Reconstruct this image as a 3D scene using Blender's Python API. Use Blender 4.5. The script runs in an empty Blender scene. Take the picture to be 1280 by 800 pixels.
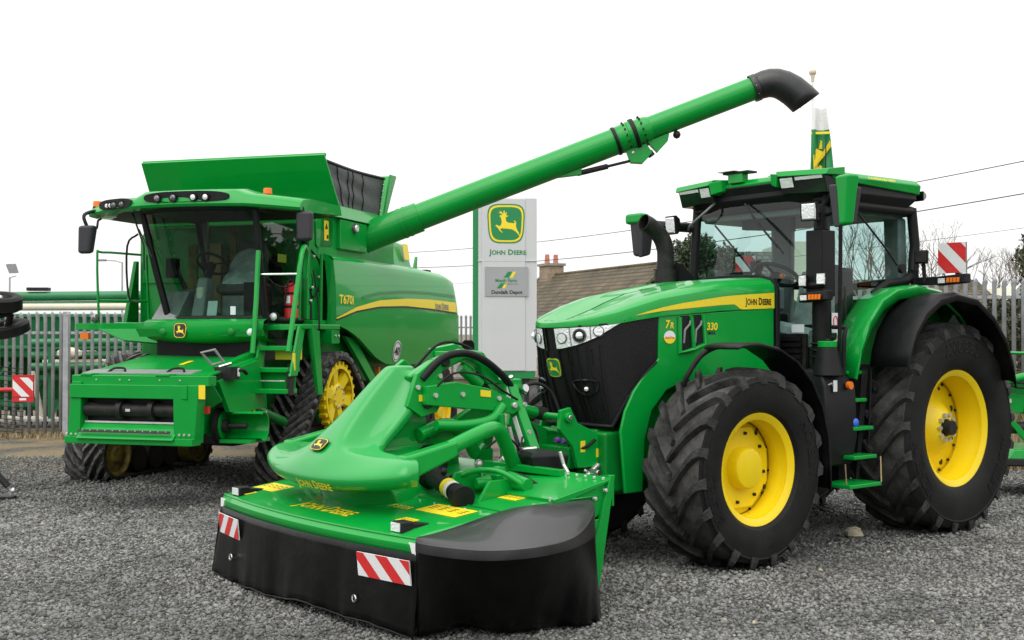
import bpy, bmesh, math, random
import numpy as np
from mathutils import Vector, Matrix
random.seed(7)
C = bpy.context.scene.collection
S = bpy.context.scene
R = math.radians

# ------------------------------------------------------------------ camera
cam = bpy.data.objects.new('camera', bpy.data.cameras.new('camera'))
C.objects.link(cam)
cam.location = (0, 0, 1.9)
cam.rotation_euler = (R(90.764), 0, 0)
cam.data.sensor_width = 36
cam.data.lens = 42.1875
cam.data.clip_end = 3000
cam.data.dof.use_dof = True
cam.data.dof.focus_distance = 9.5
cam.data.dof.aperture_fstop = 8
S.camera = cam
# ------------------------------------------------------------------ overcast sky, soft sun, exposure
SUN_EL, SUN_AZ = 58, 205          # azimuth: clockwise from +Y; behind the camera, a little to the left
w = bpy.data.worlds.new('World'); S.world = w; w.use_nodes = True
nt = w.node_tree; nt.nodes.clear()
out = nt.nodes.new('ShaderNodeOutputWorld')
sky = nt.nodes.new('ShaderNodeTexSky'); sky.sky_type = 'NISHITA'; sky.sun_disc = False
sky.sun_elevation = R(SUN_EL); sky.sun_rotation = R(SUN_AZ); sky.dust_density = 3.0
hs = nt.nodes.new('ShaderNodeHueSaturation'); hs.inputs['Saturation'].default_value = 0.15
bg = nt.nodes.new('ShaderNodeBackground'); bg.inputs['Strength'].default_value = 0.05
cl = nt.nodes.new('ShaderNodeBackground'); cl.inputs['Color'].default_value = (1.0, 0.995, 0.975, 1)
cl.inputs['Strength'].default_value = 0.95      # the closed cloud deck
tcw = nt.nodes.new('ShaderNodeTexCoord'); spw = nt.nodes.new('ShaderNodeSeparateXYZ'); mrw = nt.nodes.new('ShaderNodeMapRange')
mrw.inputs['From Min'].default_value = 0; mrw.inputs['From Max'].default_value = 1      # an overcast sky is brighter overhead than at the horizon
mrw.inputs['To Min'].default_value = 0.94; mrw.inputs['To Max'].default_value = 1.75
nt.links.new(tcw.outputs['Generated'], spw.inputs[0]); nt.links.new(spw.outputs['Z'], mrw.inputs['Value']); nt.links.new(mrw.outputs[0], cl.inputs['Strength'])
ad = nt.nodes.new('ShaderNodeAddShader')
nt.links.new(sky.outputs[0], hs.inputs['Color']); nt.links.new(hs.outputs[0], bg.inputs['Color'])
nt.links.new(bg.outputs[0], ad.inputs[0]); nt.links.new(cl.outputs[0], ad.inputs[1])
nt.links.new(ad.outputs[0], out.inputs['Surface'])
sun = bpy.data.lights.new('sun', 'SUN'); sun.energy = 1.1; sun.angle = R(55); sun.color = (1.0, 0.97, 0.92)
so = bpy.data.objects.new('sun', sun); C.objects.link(so)
az = R(SUN_AZ)
sd = Vector((math.sin(az)*math.cos(R(SUN_EL)), math.cos(az)*math.cos(R(SUN_EL)), math.sin(R(SUN_EL))))
so.rotation_euler = sd.to_track_quat('Z', 'Y').to_euler()
S.view_settings.view_transform = 'Standard'; S.view_settings.look = 'None'
S.view_settings.exposure = -0.02; S.view_settings.gamma = 1.0; S.view_settings.use_curve_mapping = False
S.render.engine = 'CYCLES'

# ------------------------------------------------------------------ materials
MATS = {}
def mat(name, col, rough=.5, metal=0., coat=0., noise=None, bump=None, col2=None, spec=.5, detail=6, obj=True, island=0., emis=0.):
    """noise: scale of a colour variation between col and col2; bump: (scale, strength)"""
    m = bpy.data.materials.new(name); m.use_nodes = True
    t = m.node_tree; b = t.nodes['Principled BSDF']
    b.inputs['Base Color'].default_value = (*col, 1); b.inputs['Roughness'].default_value = rough
    b.inputs['Metallic'].default_value = metal; b.inputs['Coat Weight'].default_value = coat
    b.inputs['Coat Roughness'].default_value = .035
    b.inputs['Specular IOR Level'].default_value = spec
    tc = t.nodes.new('ShaderNodeTexCoord')
    if noise:
        n = t.nodes.new('ShaderNodeTexNoise'); n.inputs['Scale'].default_value = noise; n.inputs['Detail'].default_value = detail
        n.inputs['Roughness'].default_value = .62
        r = t.nodes.new('ShaderNodeValToRGB'); r.color_ramp.elements[0].position = .36; r.color_ramp.elements[1].position = .68
        r.color_ramp.elements[0].color = (*col, 1); r.color_ramp.elements[1].color = (*(col2 or [c*1.4 for c in col]), 1)
        t.links.new(tc.outputs['Object'], n.inputs['Vector']); t.links.new(n.outputs[0], r.inputs[0]); t.links.new(r.outputs[0], b.inputs['Base Color'])
        rr = t.nodes.new('ShaderNodeMapRange'); rr.inputs['To Min'].default_value = rough*.8; rr.inputs['To Max'].default_value = min(1, rough*1.25)
        t.links.new(n.outputs[0], rr.inputs['Value']); t.links.new(rr.outputs[0], b.inputs['Roughness'])
        if island:
            g = t.nodes.new('ShaderNodeNewGeometry'); hv = t.nodes.new('ShaderNodeHueSaturation')
            mr = t.nodes.new('ShaderNodeMapRange'); mr.inputs['To Min'].default_value = 1-island; mr.inputs['To Max'].default_value = 1+island
            t.links.new(g.outputs['Random Per Island'], mr.inputs['Value']); t.links.new(mr.outputs[0], hv.inputs['Value'])
            t.links.new(r.outputs[0], hv.inputs['Color']); t.links.new(hv.outputs[0], b.inputs['Base Color'])
    if bump:
        n2 = t.nodes.new('ShaderNodeTexNoise'); n2.inputs['Scale'].default_value = bump[0]; n2.inputs['Detail'].default_value = 4
        bp = t.nodes.new('ShaderNodeBump'); bp.inputs['Strength'].default_value = bump[1]; bp.inputs['Distance'].default_value = .02
        t.links.new(tc.outputs['Object'], n2.inputs['Vector']); t.links.new(n2.outputs[0], bp.inputs['Height']); t.links.new(bp.outputs[0], b.inputs['Normal'])
    if emis:
        b.inputs['Emission Color'].default_value = (*col, 1); b.inputs['Emission Strength'].default_value = emis
    MATS[name] = m
    return m
mat('green', (.001, .285, .036), .34, coat=.42, noise=1.7, col2=(.0015, .305, .039), bump=(1.6, .012), spec=.16)
mat('green_pale', (.003, .30, .045), .30, coat=.5, noise=2, col2=(.004, .315, .05), spec=.3)
mat('green_dark', (.001, .17, .02), .4, coat=.15, noise=3, col2=(.0015, .205, .026), spec=.25)
mat('yellow', (.84, .62, .004), .36, coat=.2, noise=2.2, col2=(.90, .66, .006), spec=.35)
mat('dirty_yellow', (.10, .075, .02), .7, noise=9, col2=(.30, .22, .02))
mat('decal_yellow', (.86, .68, .02), .4, noise=40, col2=(.82, .62, .02))
mat('decal_white', (.74, .76, .76), .45, noise=30, col2=(.8, .8, .8))
mat('decal_red', (.62, .02, .022), .45, noise=30, col2=(.66, .03, .03))
mat('decal_black', (.008, .008, .009), .4, noise=30, col2=(.012, .012, .012))
mat('decal_blue', (.03, .12, .55), .4, noise=30, col2=(.03, .13, .6))
mat('orange', (.85, .17, .01), .25, noise=30, col2=(.8, .2, .02))
mat('red', (.55, .015, .02), .35, coat=.3, noise=5, col2=(.6, .02, .025))
mat('black_plastic', (.0075, .0078, .0085), .45, noise=9, col2=(.012, .0124, .0135), bump=(160, .05), spec=.2)
mat('black_gloss', (.006, .006, .007), .16, coat=.3, noise=8, col2=(.009, .009, .010))
mat('grille_mesh', (.0035, .0035, .004), .4, noise=90, col2=(.012, .012, .013), bump=(140, .35), spec=.25)
mat('dark_metal', (.012, .012, .013), .5, metal=.1, spec=.3, noise=12, col2=(.03, .028, .026))
mat('steel', (.55, .55, .55), .28, metal=1, noise=20, col2=(.65, .65, .65))
mat('zinc', (.62, .62, .6), .4, metal=.7, noise=20, col2=(.7, .7, .68))
mat('rubber', (.0065, .0065, .0068), .58, noise=5, col2=(.014, .0138, .0136), bump=(60, .15), spec=.2)
mat('tread', (.014, .014, .014), .72, noise=7, col2=(.060, .0595, .059), bump=(50, .5), spec=.25)
mat('tread_base', (.032, .031, .030), .9, noise=4, col2=(.125, .121, .115), bump=(40, .3), spec=.1)
mat('track_rubber', (.010, .010, .010), .7, noise=9, col2=(.05, .048, .045), bump=(45, .3), spec=.2)
mat('track_lug', (.035, .035, .034), .65, noise=14, col2=(.19, .185, .175), bump=(60, .4), spec=.3)  # lug colour lightened to carry the sky highlights on the tread face
mat('curtain', (.0022, .0022, .0025), .30, noise=1.6, col2=(.0085, .0083, .0080), bump=(3.2, .5), spec=.16)
mat('guard_plastic', (.009, .0093, .0103), .40, noise=6, col2=(.02, .0205, .022), bump=(150, .05), spec=.5, coat=.15)
mat('mirror_shell', (.028, .027, .034), .55, noise=7, col2=(.036, .035, .042), bump=(120, .06))
mat('tarp', (.060, .062, .068), .62, noise=4, col2=(.10, .102, .108), bump=(6, .8))
mat('cloth_seat', (.05, .06, .055), .8, noise=20, col2=(.09, .1, .095))
mat('plastic_wrap', (.30, .34, .33), .18, noise=6, col2=(.55, .6, .58), bump=(9, .9))
mat('lamp_lens', (.86, .88, .9), .10, metal=.25, noise=35, col2=(.9, .9, .92), bump=(60, .5))
mat('lamp_dark', (.10, .105, .11), .12, metal=.5, noise=30, col2=(.3, .3, .3))
mat('grey_trim', (.19, .2, .2), .5, noise=12, col2=(.24, .25, .25))
mat('paper', (.6, .68, .7), .6, noise=15, col2=(.66, .72, .74))
mat('purple', (.18, .05, .35), .4, noise=20, col2=(.2, .06, .4))
mat('galvanised', (.30, .315, .335), .5, metal=.2, noise=4, col2=(.43, .445, .465))
mat('concrete', (.20, .185, .16), .85, noise=3, col2=(.31, .285, .25), bump=(20, .5))
mat('sign_face', (.52, .54, .555), .35, noise=.6, col2=(.55, .57, .585))
mat('sign_board', (.30, .32, .33), .4, noise=1, col2=(.325, .345, .355))
mat('sign_green', (.006, .21, .06), .4, noise=1, col2=(.008, .225, .065))
mat('cream', (.62, .57, .45), .6, noise=4, col2=(.7, .65, .53))
mat('wall_white', (.66, .65, .60), .8, noise=1.5, col2=(.74, .73, .69))
mat('wall_cream', (.62, .60, .46), .8, noise=1.2, col2=(.70, .68, .55))
mat('brick', (.22, .17, .12), .85, noise=5, col2=(.36, .28, .2))
mat('terracotta', (.40, .14, .09), .8, noise=5, col2=(.5, .22, .16))
mat('bark', (.10, .085, .07), .9, noise=9, col2=(.17, .15, .125))
mat('leaf', (.018, .034, .013), .6, noise=.9, col2=(.055, .085, .03), island=.45)
mat('leaf_olive', (.035, .042, .018), .6, noise=.9, col2=(.085, .09, .04), island=.45)
mat('grass', (.06, .11, .02), .8, noise=1.2, col2=(.17, .18, .06), island=.4)
mat('hay', (.22, .16, .075), .9, noise=2, col2=(.38, .29, .15), island=.35)
mat('soil', (.12, .10, .06), .95, noise=1.2, col2=(.20, .165, .09), bump=(12, .7))
mat('stone', (.095, .096, .091), .72, noise=.6, col2=(.235, .234, .222), bump=(40, .4), island=.62, spec=.35)
mat('stone_tan', (.36, .31, .22), .85, noise=12, col2=(.5, .44, .33), bump=(30, .4))
mat('cable', (.03, .03, .032), .6, noise=3, col2=(.045, .045, .047))
mat('machine_green', (.010, .15, .05), .45, coat=.15, noise=2, col2=(.02, .20, .075))

def glass(name, tint, refl=1.0):
    m = bpy.data.materials.new(name); m.use_nodes = True; t = m.node_tree; t.nodes.clear()
    o = t.nodes.new('ShaderNodeOutputMaterial'); tr = t.nodes.new('ShaderNodeBsdfTransparent'); gl = t.nodes.new('ShaderNodeBsdfGlossy')
    tr.inputs['Color'].default_value = (*tint, 1); gl.inputs['Roughness'].default_value = .015; gl.inputs['Color'].default_value = (refl, refl, refl, 1)
    lw = t.nodes.new('ShaderNodeLayerWeight'); lw.inputs['Blend'].default_value = .5
    pw = t.nodes.new('ShaderNodeMath'); pw.operation = 'POWER'; pw.inputs[1].default_value = 4.5
    fr = t.nodes.new('ShaderNodeMath'); fr.operation = 'MULTIPLY_ADD'; fr.inputs[1].default_value = .80; fr.inputs[2].default_value = .04
    t.links.new(lw.outputs['Facing'], pw.inputs[0]); t.links.new(pw.outputs[0], fr.inputs[0])
    mx = t.nodes.new('ShaderNodeMixShader')
    t.links.new(fr.outputs[0], mx.inputs[0]); t.links.new(tr.outputs[0], mx.inputs[1]); t.links.new(gl.outputs[0], mx.inputs[2]); t.links.new(mx.outputs[0], o.inputs[0])
    MATS[name] = m
glass('cab_glass', (.66, .80, .78)); glass('dark_glass', (.47, .63, .57))

def brickish(name, c1, c2, mortar, scale, bw, rh, vecrot=(0, 0, 0), ms=.02):
    m = mat(name, c1, .85); t = m.node_tree; b = t.nodes['Principled BSDF']
    tc = t.nodes.new('ShaderNodeTexCoord'); mp = t.nodes.new('ShaderNodeMapping'); mp.inputs['Rotation'].default_value = vecrot
    bk = t.nodes.new('ShaderNodeTexBrick'); bk.inputs['Color1'].default_value = (*c1, 1); bk.inputs['Color2'].default_value = (*c2, 1)
    bk.inputs['Mortar'].default_value = (*mortar, 1); bk.inputs['Scale'].default_value = scale; bk.inputs['Brick Width'].default_value = bw
    bk.inputs['Row Height'].default_value = rh; bk.inputs['Mortar Size'].default_value = ms
    n = t.nodes.new('ShaderNodeTexNoise'); n.inputs['Scale'].default_value = .9; n.inputs['Detail'].default_value = 7
    mx = t.nodes.new('ShaderNodeMix'); mx.data_type = 'RGBA'; mx.blend_type = 'MULTIPLY'; mx.inputs['Factor'].default_value = .8
    r = t.nodes.new('ShaderNodeValToRGB'); r.color_ramp.elements[0].position = .35; r.color_ramp.elements[0].color = (.46, .50, .34, 1); r.color_ramp.elements[1].position = .7; r.color_ramp.elements[1].color = (1.25, 1.2, 1.1, 1)
    bp = t.nodes.new('ShaderNodeBump'); bp.inputs['Strength'].default_value = .6
    L = t.links.new
    L(tc.outputs['Object'], mp.inputs[0]); L(mp.outputs[0], bk.inputs['Vector']); L(tc.outputs['Object'], n.inputs['Vector']); L(n.outputs[0], r.inputs[0])
    L(bk.outputs['Color'], mx.inputs['A']); L(r.outputs[0], mx.inputs['B']); L(mx.outputs['Result'], b.inputs['Base Color']); L(bk.outputs['Fac'], bp.inputs['Height']); bp.invert = True; L(bp.outputs[0], b.inputs['Normal'])
brickish('roof_tile', (.105, .082, .052), (.155, .122, .082), (.03, .025, .018), 1.0, .30, .26, (0, 0, 0), .03)
brickish('roof_slate', (.10, .10, .10), (.15, .145, .135), (.05, .05, .05), 1.0, .35, .25, (0, 0, 0), .03)
brickish('block_wall', (.23, .20, .165), (.31, .275, .23), (.14, .125, .1), 1.0, .9, .27, (R(90), 0, 0), .02)

def gravel_mat():
    m = mat('gravel', (.12, .12, .12), .9); t = m.node_tree; b = t.nodes['Principled BSDF']; L = t.links.new
    g = t.nodes.new('ShaderNodeNewGeometry')
    v = t.nodes.new('ShaderNodeTexVoronoi'); v.inputs['Scale'].default_value = 26; v.feature = 'F1'
    v2 = t.nodes.new('ShaderNodeTexVoronoi'); v2.inputs['Scale'].default_value = 26; v2.feature = 'DISTANCE_TO_EDGE'
    n = t.nodes.new('ShaderNodeTexNoise'); n.inputs['Scale'].default_value = .45; n.inputs['Detail'].default_value = 9; n.inputs['Roughness'].default_value = .6
    hs = t.nodes.new('ShaderNodeSeparateColor')
    r = t.nodes.new('ShaderNodeValToRGB'); e = r.color_ramp.elements
    e[0].position = 0; e[0].color = (.02, .02, .02, 1); e[1].position = 1; e[1].color = (.22, .22, .21, 1)
    x = e.new(.5); x.color = (.09, .091, .088, 1); x = e.new(.93); x.color = (.16, .155, .14, 1)
    r2 = t.nodes.new('ShaderNodeValToRGB'); r2.color_ramp.elements[0].position = .38; r2.color_ramp.elements[0].color = (.68, .67, .64, 1); r2.color_ramp.elements[1].position = .66; r2.color_ramp.elements[1].color = (1.2, 1.19, 1.16, 1)
    mx = t.nodes.new('ShaderNodeMix'); mx.data_type = 'RGBA'; mx.blend_type = 'MULTIPLY'; mx.inputs['Factor'].default_value = 1
    # brown earthy patch with distance from the yard's swept part
    sp = t.nodes.new('ShaderNodeSeparateXYZ'); mr = t.nodes.new('ShaderNodeMapRange'); mr.inputs['From Min'].default_value = 16.0; mr.inputs['From Max'].default_value = 19; mr.inputs['To Max'].default_value = .9
    n3 = t.nodes.new('ShaderNodeTexNoise'); n3.inputs['Scale'].default_value = .9; n3.inputs['Detail'].default_value = 5
    mu = t.nodes.new('ShaderNodeMath'); mu.operation = 'MULTIPLY'
    rr = t.nodes.new('ShaderNodeMapRange'); rr.inputs['From Min'].default_value = .36; rr.inputs['From Max'].default_value = .56
    mx2 = t.nodes.new('ShaderNodeMix'); mx2.data_type = 'RGBA'; mx2.inputs['B'].default_value = (.20, .155, .085, 1)
    bp = t.nodes.new('ShaderNodeBump'); bp.inputs['Strength'].default_value = 1; bp.inputs['Distance'].default_value = .03
    for q in (v, v2, n, n3): L(g.outputs['Position'], q.inputs['Vector'])
    L(g.outputs['Position'], sp.inputs[0]); L(sp.outputs['Y'], mr.inputs['Value']); L(n3.outputs[0], rr.inputs['Value']); L(mr.outputs[0], mu.inputs[0]); L(rr.outputs[0], mu.inputs[1])
    L(v.outputs['Color'], hs.inputs[0]); L(hs.outputs[0], r.inputs[0]); L(n.outputs[0], r2.inputs[0])
    L(r.outputs[0], mx.inputs['A']); L(r2.outputs[0], mx.inputs['B']); L(mx.outputs['Result'], mx2.inputs['A']); L(mu.outputs[0], mx2.inputs['Factor'])
    L(mx2.outputs['Result'], b.inputs['Base Color']); L(v2.outputs['Distance'], bp.inputs['Height']); L(bp.outputs[0], b.inputs['Normal'])
gravel_mat()

# ------------------------------------------------------------------ mesh helpers
_txt = {}
def glyphs(s):
    if s not in _txt:
        cu = bpy.data.curves.new('t', 'FONT'); cu.body = s; cu.size = 1; cu.offset = .028; cu.resolution_u = 3
        o = bpy.data.objects.new('t', cu); C.objects.link(o); bpy.context.view_layer.update()
        me = o.evaluated_get(bpy.context.evaluated_depsgraph_get()).to_mesh()
        vs = [(v.co.x, v.co.y) for v in me.vertices]; fs = [list(p.vertices) for p in me.polygons]
        o.evaluated_get(bpy.context.evaluated_depsgraph_get()).to_mesh_clear()
        bpy.data.objects.remove(o); bpy.data.curves.remove(cu); _txt[s] = (vs, fs)
    return _txt[s]
def frame_axes(d, up=Vector((0, 0, 1))):
    d = d.normalized()
    if abs(d.dot(up)) > .98: up = Vector((1, 0, 0))
    a = d.cross(up).normalized(); return a, a.cross(d).normalized()

class MB:
    def __init__(s, m='green'): s.v = []; s.f = []; s.mi = []; s.m = m; s.names = []
    def add(s, vs, fs):
        o = len(s.v); s.v += [tuple(v) for v in vs]; s.f += [[i+o for i in f] for f in fs]
        if s.m not in s.names: s.names.append(s.m)
        s.mi += [s.names.index(s.m)]*len(fs); return s
    def hexa(s, p): return s.add(p, [(0, 3, 2, 1), (4, 5, 6, 7), (0, 1, 5, 4), (1, 2, 6, 5), (2, 3, 7, 6), (3, 0, 4, 7)])
    def box(s, x0, x1, y0, y1, z0, z1): return s.hexa([(x0, y0, z0), (x1, y0, z0), (x1, y1, z0), (x0, y1, z0), (x0, y0, z1), (x1, y0, z1), (x1, y1, z1), (x0, y1, z1)])
    def beam(s, p0, p1, w, h=None, up=(0, 0, 1)):
        h = h or w; p0 = Vector(p0); p1 = Vector(p1); a, b = frame_axes(p1-p0, Vector(up)); a = a*w/2; b = b*h/2
        return s.hexa([p0-a-b, p0+a-b, p1+a-b, p1-a-b, p0-a+b, p0+a+b, p1+a+b, p1-a+b])
    def loft(s, rings, cap=True, closed=True):
        n = len(rings[0]); fs = []
        for i in range(len(rings)-1):
            for j in range(n if closed else n-1):
                k = (j+1) % n; fs.append((i*n+j, i*n+k, (i+1)*n+k, (i+1)*n+j))
        if cap: fs += [list(range(n))[::-1], list(range((len(rings)-1)*n, len(rings)*n))]
        return s.add([p for r in rings for p in r], fs)
    def prism(s, poly, ax, a, b):
        def p(u, v, t): return (u, t, v) if ax == 'Y' else ((t, u, v) if ax == 'X' else (u, v, t))
        return s.loft([[p(u, v, a) for u, v in poly], [p(u, v, b) for u, v in poly]])
    def plate(s, pts, th):                       # planar polygon of 3d points given a thickness
        q = [Vector(p) for p in pts]; n = Vector((0, 0, 0))
        for i in range(len(q)): n += q[i].cross(q[(i+1) % len(q)])
        n = n.normalized()*th/2
        return s.loft([[p-n for p in q], [p+n for p in q]])
    def cyl(s, p0, p1, r0, r1=None, n=16, cap=True):
        r1 = r0 if r1 is None else r1; p0 = Vector(p0); p1 = Vector(p1); a, b = frame_axes(p1-p0)
        return s.loft([[p+(a*math.cos(t)+b*math.sin(t))*r for t in [2*math.pi*i/n for i in range(n)]] for p, r in ((p0, r0), (p1, r1))], cap)
    def tube(s, pts, r, n=8, cap=True):
        q = [Vector(p) for p in pts]; rs = r if isinstance(r, (list, tuple)) else [r]*len(q); rings = []; a = None
        for i, p in enumerate(q):
            d = (q[min(i+1, len(q)-1)]-q[max(i-1, 0)]).normalized()
            if a is None: a, b = frame_axes(d)
            else: a = (a-d*a.dot(d)).normalized(); b = a.cross(d).normalized()
            rings.append([p+(a*math.cos(t)+b*math.sin(t))*rs[i] for t in [2*math.pi*k/n for k in range(n)]])
        return s.loft(rings, cap)
    def lathe(s, prof, o, ax, n=48, a0=0, a1=2*math.pi):
        """prof: (radius, distance along ax)"""
        o = Vector(o); ax = Vector(ax).normalized(); a, b = frame_axes(ax); full = abs(a1-a0-2*math.pi) < 1e-6; m = n if full else n+1
        rings = [[o+ax*t+(a*math.cos(h)+b*math.sin(h))*r for r, t in prof] for h in [a0+(a1-a0)*i/n for i in range(m)]]
        k = len(prof); fs = []
        for i in range(n):
            j = (i+1) % m
            for q in range(k-1): fs.append((i*k+q, i*k+q+1, j*k+q+1, j*k+q))
        return s.add([p for r in rings for p in r], fs)
    def sph(s, c, r, n=12, sc=(1, 1, 1)):
        c = Vector(c); rings = []
        for i in range(n//2+1):
            t = math.pi*i/(n//2); rr = max(math.sin(t), .001)
            rings.append([(c.x+r*sc[0]*rr*math.cos(2*math.pi*k/n), c.y+r*sc[1]*rr*math.sin(2*math.pi*k/n), c.z+r*sc[2]*math.cos(t)) for k in range(n)])
        return s.loft(rings)
    def grid(s, rows): return s.loft(rows, cap=False, closed=False)
    def poly(s, fr, pts, n=0.):                  # flat polygon in a frame (origin, right, up)
        o, a, b = (Vector(q) for q in fr); a = a.normalized(); b = b.normalized(); k = a.cross(b)*n
        return s.add([o+a*u+b*v+k for u, v in pts], [list(range(len(pts)))])
    def disc(s, fr, r, n=0., seg=24, ry=None):
        return s.poly(fr, [(r*math.cos(2*math.pi*i/seg), (ry or r)*math.sin(2*math.pi*i/seg)) for i in range(seg)], n)
    def rect(s, fr, w, h, n=0.): return s.poly(fr, [(-w/2, -h/2), (w/2, -h/2), (w/2, h/2), (-w/2, h/2)], n)
    def slab(s, fr, w, h, th):                   # little board lying on a frame
        o, a, b = (Vector(q) for q in fr); a = a.normalized(); b = b.normalized(); k = a.cross(b)*th; a = a*w/2; b = b*h/2
        return s.hexa([o-a-b, o+a-b, o+a+b, o-a+b, o-a-b+k, o+a-b+k, o+a+b+k, o-a+b+k])
    def text(s, runs, fr, width, n=.002, squash=1., warp=None, slant=0.):
        """runs: string or list of (string, scale); centred on the frame, fitted to width"""
        if isinstance(runs, str): runs = [(runs, 1.)]
        x = 0; vs = []; fs = []
        for st, k in runs:
            gv, gf = glyphs(st); o = len(vs); mx = max(p[0] for p in gv)
            vs += [(x+p[0]*k, p[1]*k) for p in gv]; fs += [[i+o for i in f] for f in gf]; x += mx*k+.07
        x0 = min(p[0] for p in vs); x1 = max(p[0] for p in vs); y1 = max(p[1] for p in vs); k = width/(x1-x0)
        vs = [((p[0]-(x0+x1)/2)*k+p[1]*k*slant, (p[1]-y1/2)*k*squash) for p in vs]
        if warp: return s.add([warp(u, v) for u, v in vs], fs)
        o, a, b = (Vector(q) for q in fr); a = a.normalized(); b = b.normalized(); c = a.cross(b)*n
        return s.add([o+a*u+b*v+c for u, v in vs], fs)
    def build(s, name, parent=None, bev=0., seg=2, sm=38, sub=0, loc=None, solid=0.):
        me = bpy.data.meshes.new(name); me.from_pydata(s.v, [], s.f); me.validate()
        for q in s.names: me.materials.append(MATS[q])
        if len(me.polygons) == len(s.mi): me.polygons.foreach_set('material_index', s.mi)
        b = bmesh.new(); b.from_mesh(me); bmesh.ops.recalc_face_normals(b, faces=b.faces); b.to_mesh(me); b.free()
        me.polygons.foreach_set('use_smooth', [True]*len(me.polygons))
        o = bpy.data.objects.new(name, me); C.objects.link(o)
        if parent: o.parent = parent
        if loc: o.location = loc
        if sub:
            q = o.modifiers.new('sub', 'SUBSURF'); q.levels = sub; q.render_levels = sub
        if solid:
            q = o.modifiers.new('solid', 'SOLIDIFY'); q.thickness = solid; q.offset = 0
        if bev:
            q = o.modifiers.new('bev', 'BEVEL'); q.width = bev; q.segments = seg; q.limit_method = 'ANGLE'; q.angle_limit = R(32); q.harden_normals = True
        elif not sub: me.set_sharp_from_angle(angle=R(sm))
        return o
def thing(name, label, cat, loc=(0, 0, 0), rz=0, group=None):
    o = bpy.data.objects.new(name, None); C.objects.link(o); o.location = loc; o.rotation_euler = (0, 0, R(rz))
    return tag(o, label, cat, group)
def tag(o, label, cat, group=None):
    o['label'] = label; o['category'] = cat
    if group: o['group'] = group
    return o
def kind(o, k): o['kind'] = k; return o
def copy_tree(o, parent=None):
    c = o.copy(); C.objects.link(c); c.parent = parent
    for ch in list(o.children): copy_tree(ch, c)
    return c
def lerp(a, b, t): return a+(b-a)*t
def interp(x, pts):
    pts = sorted(pts)
    if x <= pts[0][0]: return pts[0][1]
    for (a, u), (b, v) in zip(pts, pts[1:]):
        if x <= b: return u+(v-u)*(x-a)/(b-a)
    return pts[-1][1]
def smooth_path(pts, k=6):
    """Catmull-Rom through the points"""
    P = [Vector(p) for p in pts]; P = [P[0]*2-P[1]]+P+[P[-1]*2-P[-2]]; o = []
    for i in range(1, len(P)-2):
        for j in range(k):
            t = j/k; a, b, c, d = P[i-1:i+3]
            o.append(.5*((2*b)+(c-a)*t+(2*a-5*b+4*c-d)*t*t+(3*b-a-3*c+d)*t**3))
    return o+[P[-2]]
JD = [('J', 1.12), ('OHN ', .92), ('D', 1.12), ('EERE', .92)]
JD = [('J', 1.15), ('OHN', .95), (' D', 1.15), ('EERE', .95)]
DEER = [(148,152),(158,146),(172,144),(165,135),(150,132),(142,124),(158,124),(150,112),(163,118),(172,130),(178,138),(180,118),(186,105),(190,122),(190,138),(202,120),(205,132),(198,146),(218,152),(205,160),(196,162),(200,190),(212,205),(240,207),(262,210),(266,200),(258,186),(270,190),(278,210),(275,228),(282,255),(298,285),(310,318),(296,300),(275,275),(255,262),(238,255),(205,252),(178,250),(160,250),(155,258),(165,272),(178,284),(165,280),(148,264),(138,248),(128,238),(117,228),(128,222),(150,234),(162,222),(167,196),(162,172),(156,160)]
def shield(k, n=40):
    o = []
    for i in range(n):
        t = 2*math.pi*i/n; c, d = math.cos(t), math.sin(t); p = 4.2
        r = 1/((abs(c)**p+abs(d)**p)**(1/p)); x, y = r*c, r*d*1.08
        o.append((x*k*(1+.06*y), y*k))
    return o
def emblem(mb, fr, size, dn=.002, edge='sign_green', ring='decal_yellow', field='sign_green', deer='decal_yellow', warp=None):
    k = size/2
    def put(pts, n):
        if warp: mb.add([warp(u, v, n) for u, v in pts], [list(range(len(pts)))])
        else: mb.poly(fr, pts, n)
    mb.m = edge; put(shield(k), dn); mb.m = ring; put(shield(k*.93), 2*dn); mb.m = field; put(shield(k*.84), 3*dn)
    mb.m = deer; put([((x-200)/140*k, (212-y)/140*k*.98) for x, y in DEER], 4*dn)
def hatch_board(mb, fr, w, h, n0, stripe, flip=1, m0='decal_white', m1='decal_red', off=0.):
    """white rectangle with diagonal red bands clipped to it"""
    mb.m = m0; mb.rect(fr, w, h, n0); mb.m = m1
    def clip(p, ax, lim, sg):
        o = []
        for i in range(len(p)):
            a, b = p[i], p[(i+1) % len(p)]; ia = sg*(a[ax]-lim) <= 0; ib = sg*(b[ax]-lim) <= 0
            if ia: o.append(a)
            if ia != ib:
                t = (lim-a[ax])/(b[ax]-a[ax]); o.append((a[0]+(b[0]-a[0])*t, a[1]+(b[1]-a[1])*t))
        return o
    x = -w/2-h+off
    while x < w/2+h:
        q = [(x, -h/2), (x+stripe, -h/2), (x+stripe+flip*h, h/2), (x+flip*h, h/2)]
        for ax, lim, sg in ((0, -w/2, -1), (0, w/2, 1)):
            if len(q) > 2: q = clip(q, ax, lim, sg)
        if len(q) > 2: mb.poly(fr, q, n0+.0015)
        x += stripe*2
def arc(cx, cz, r, a0, a1, n):               # angles from +Z towards +X
    return [(cx+r*math.sin(lerp(a0, a1, i/n)), cz+r*math.cos(lerp(a0, a1, i/n))) for i in range(n+1)]
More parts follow.
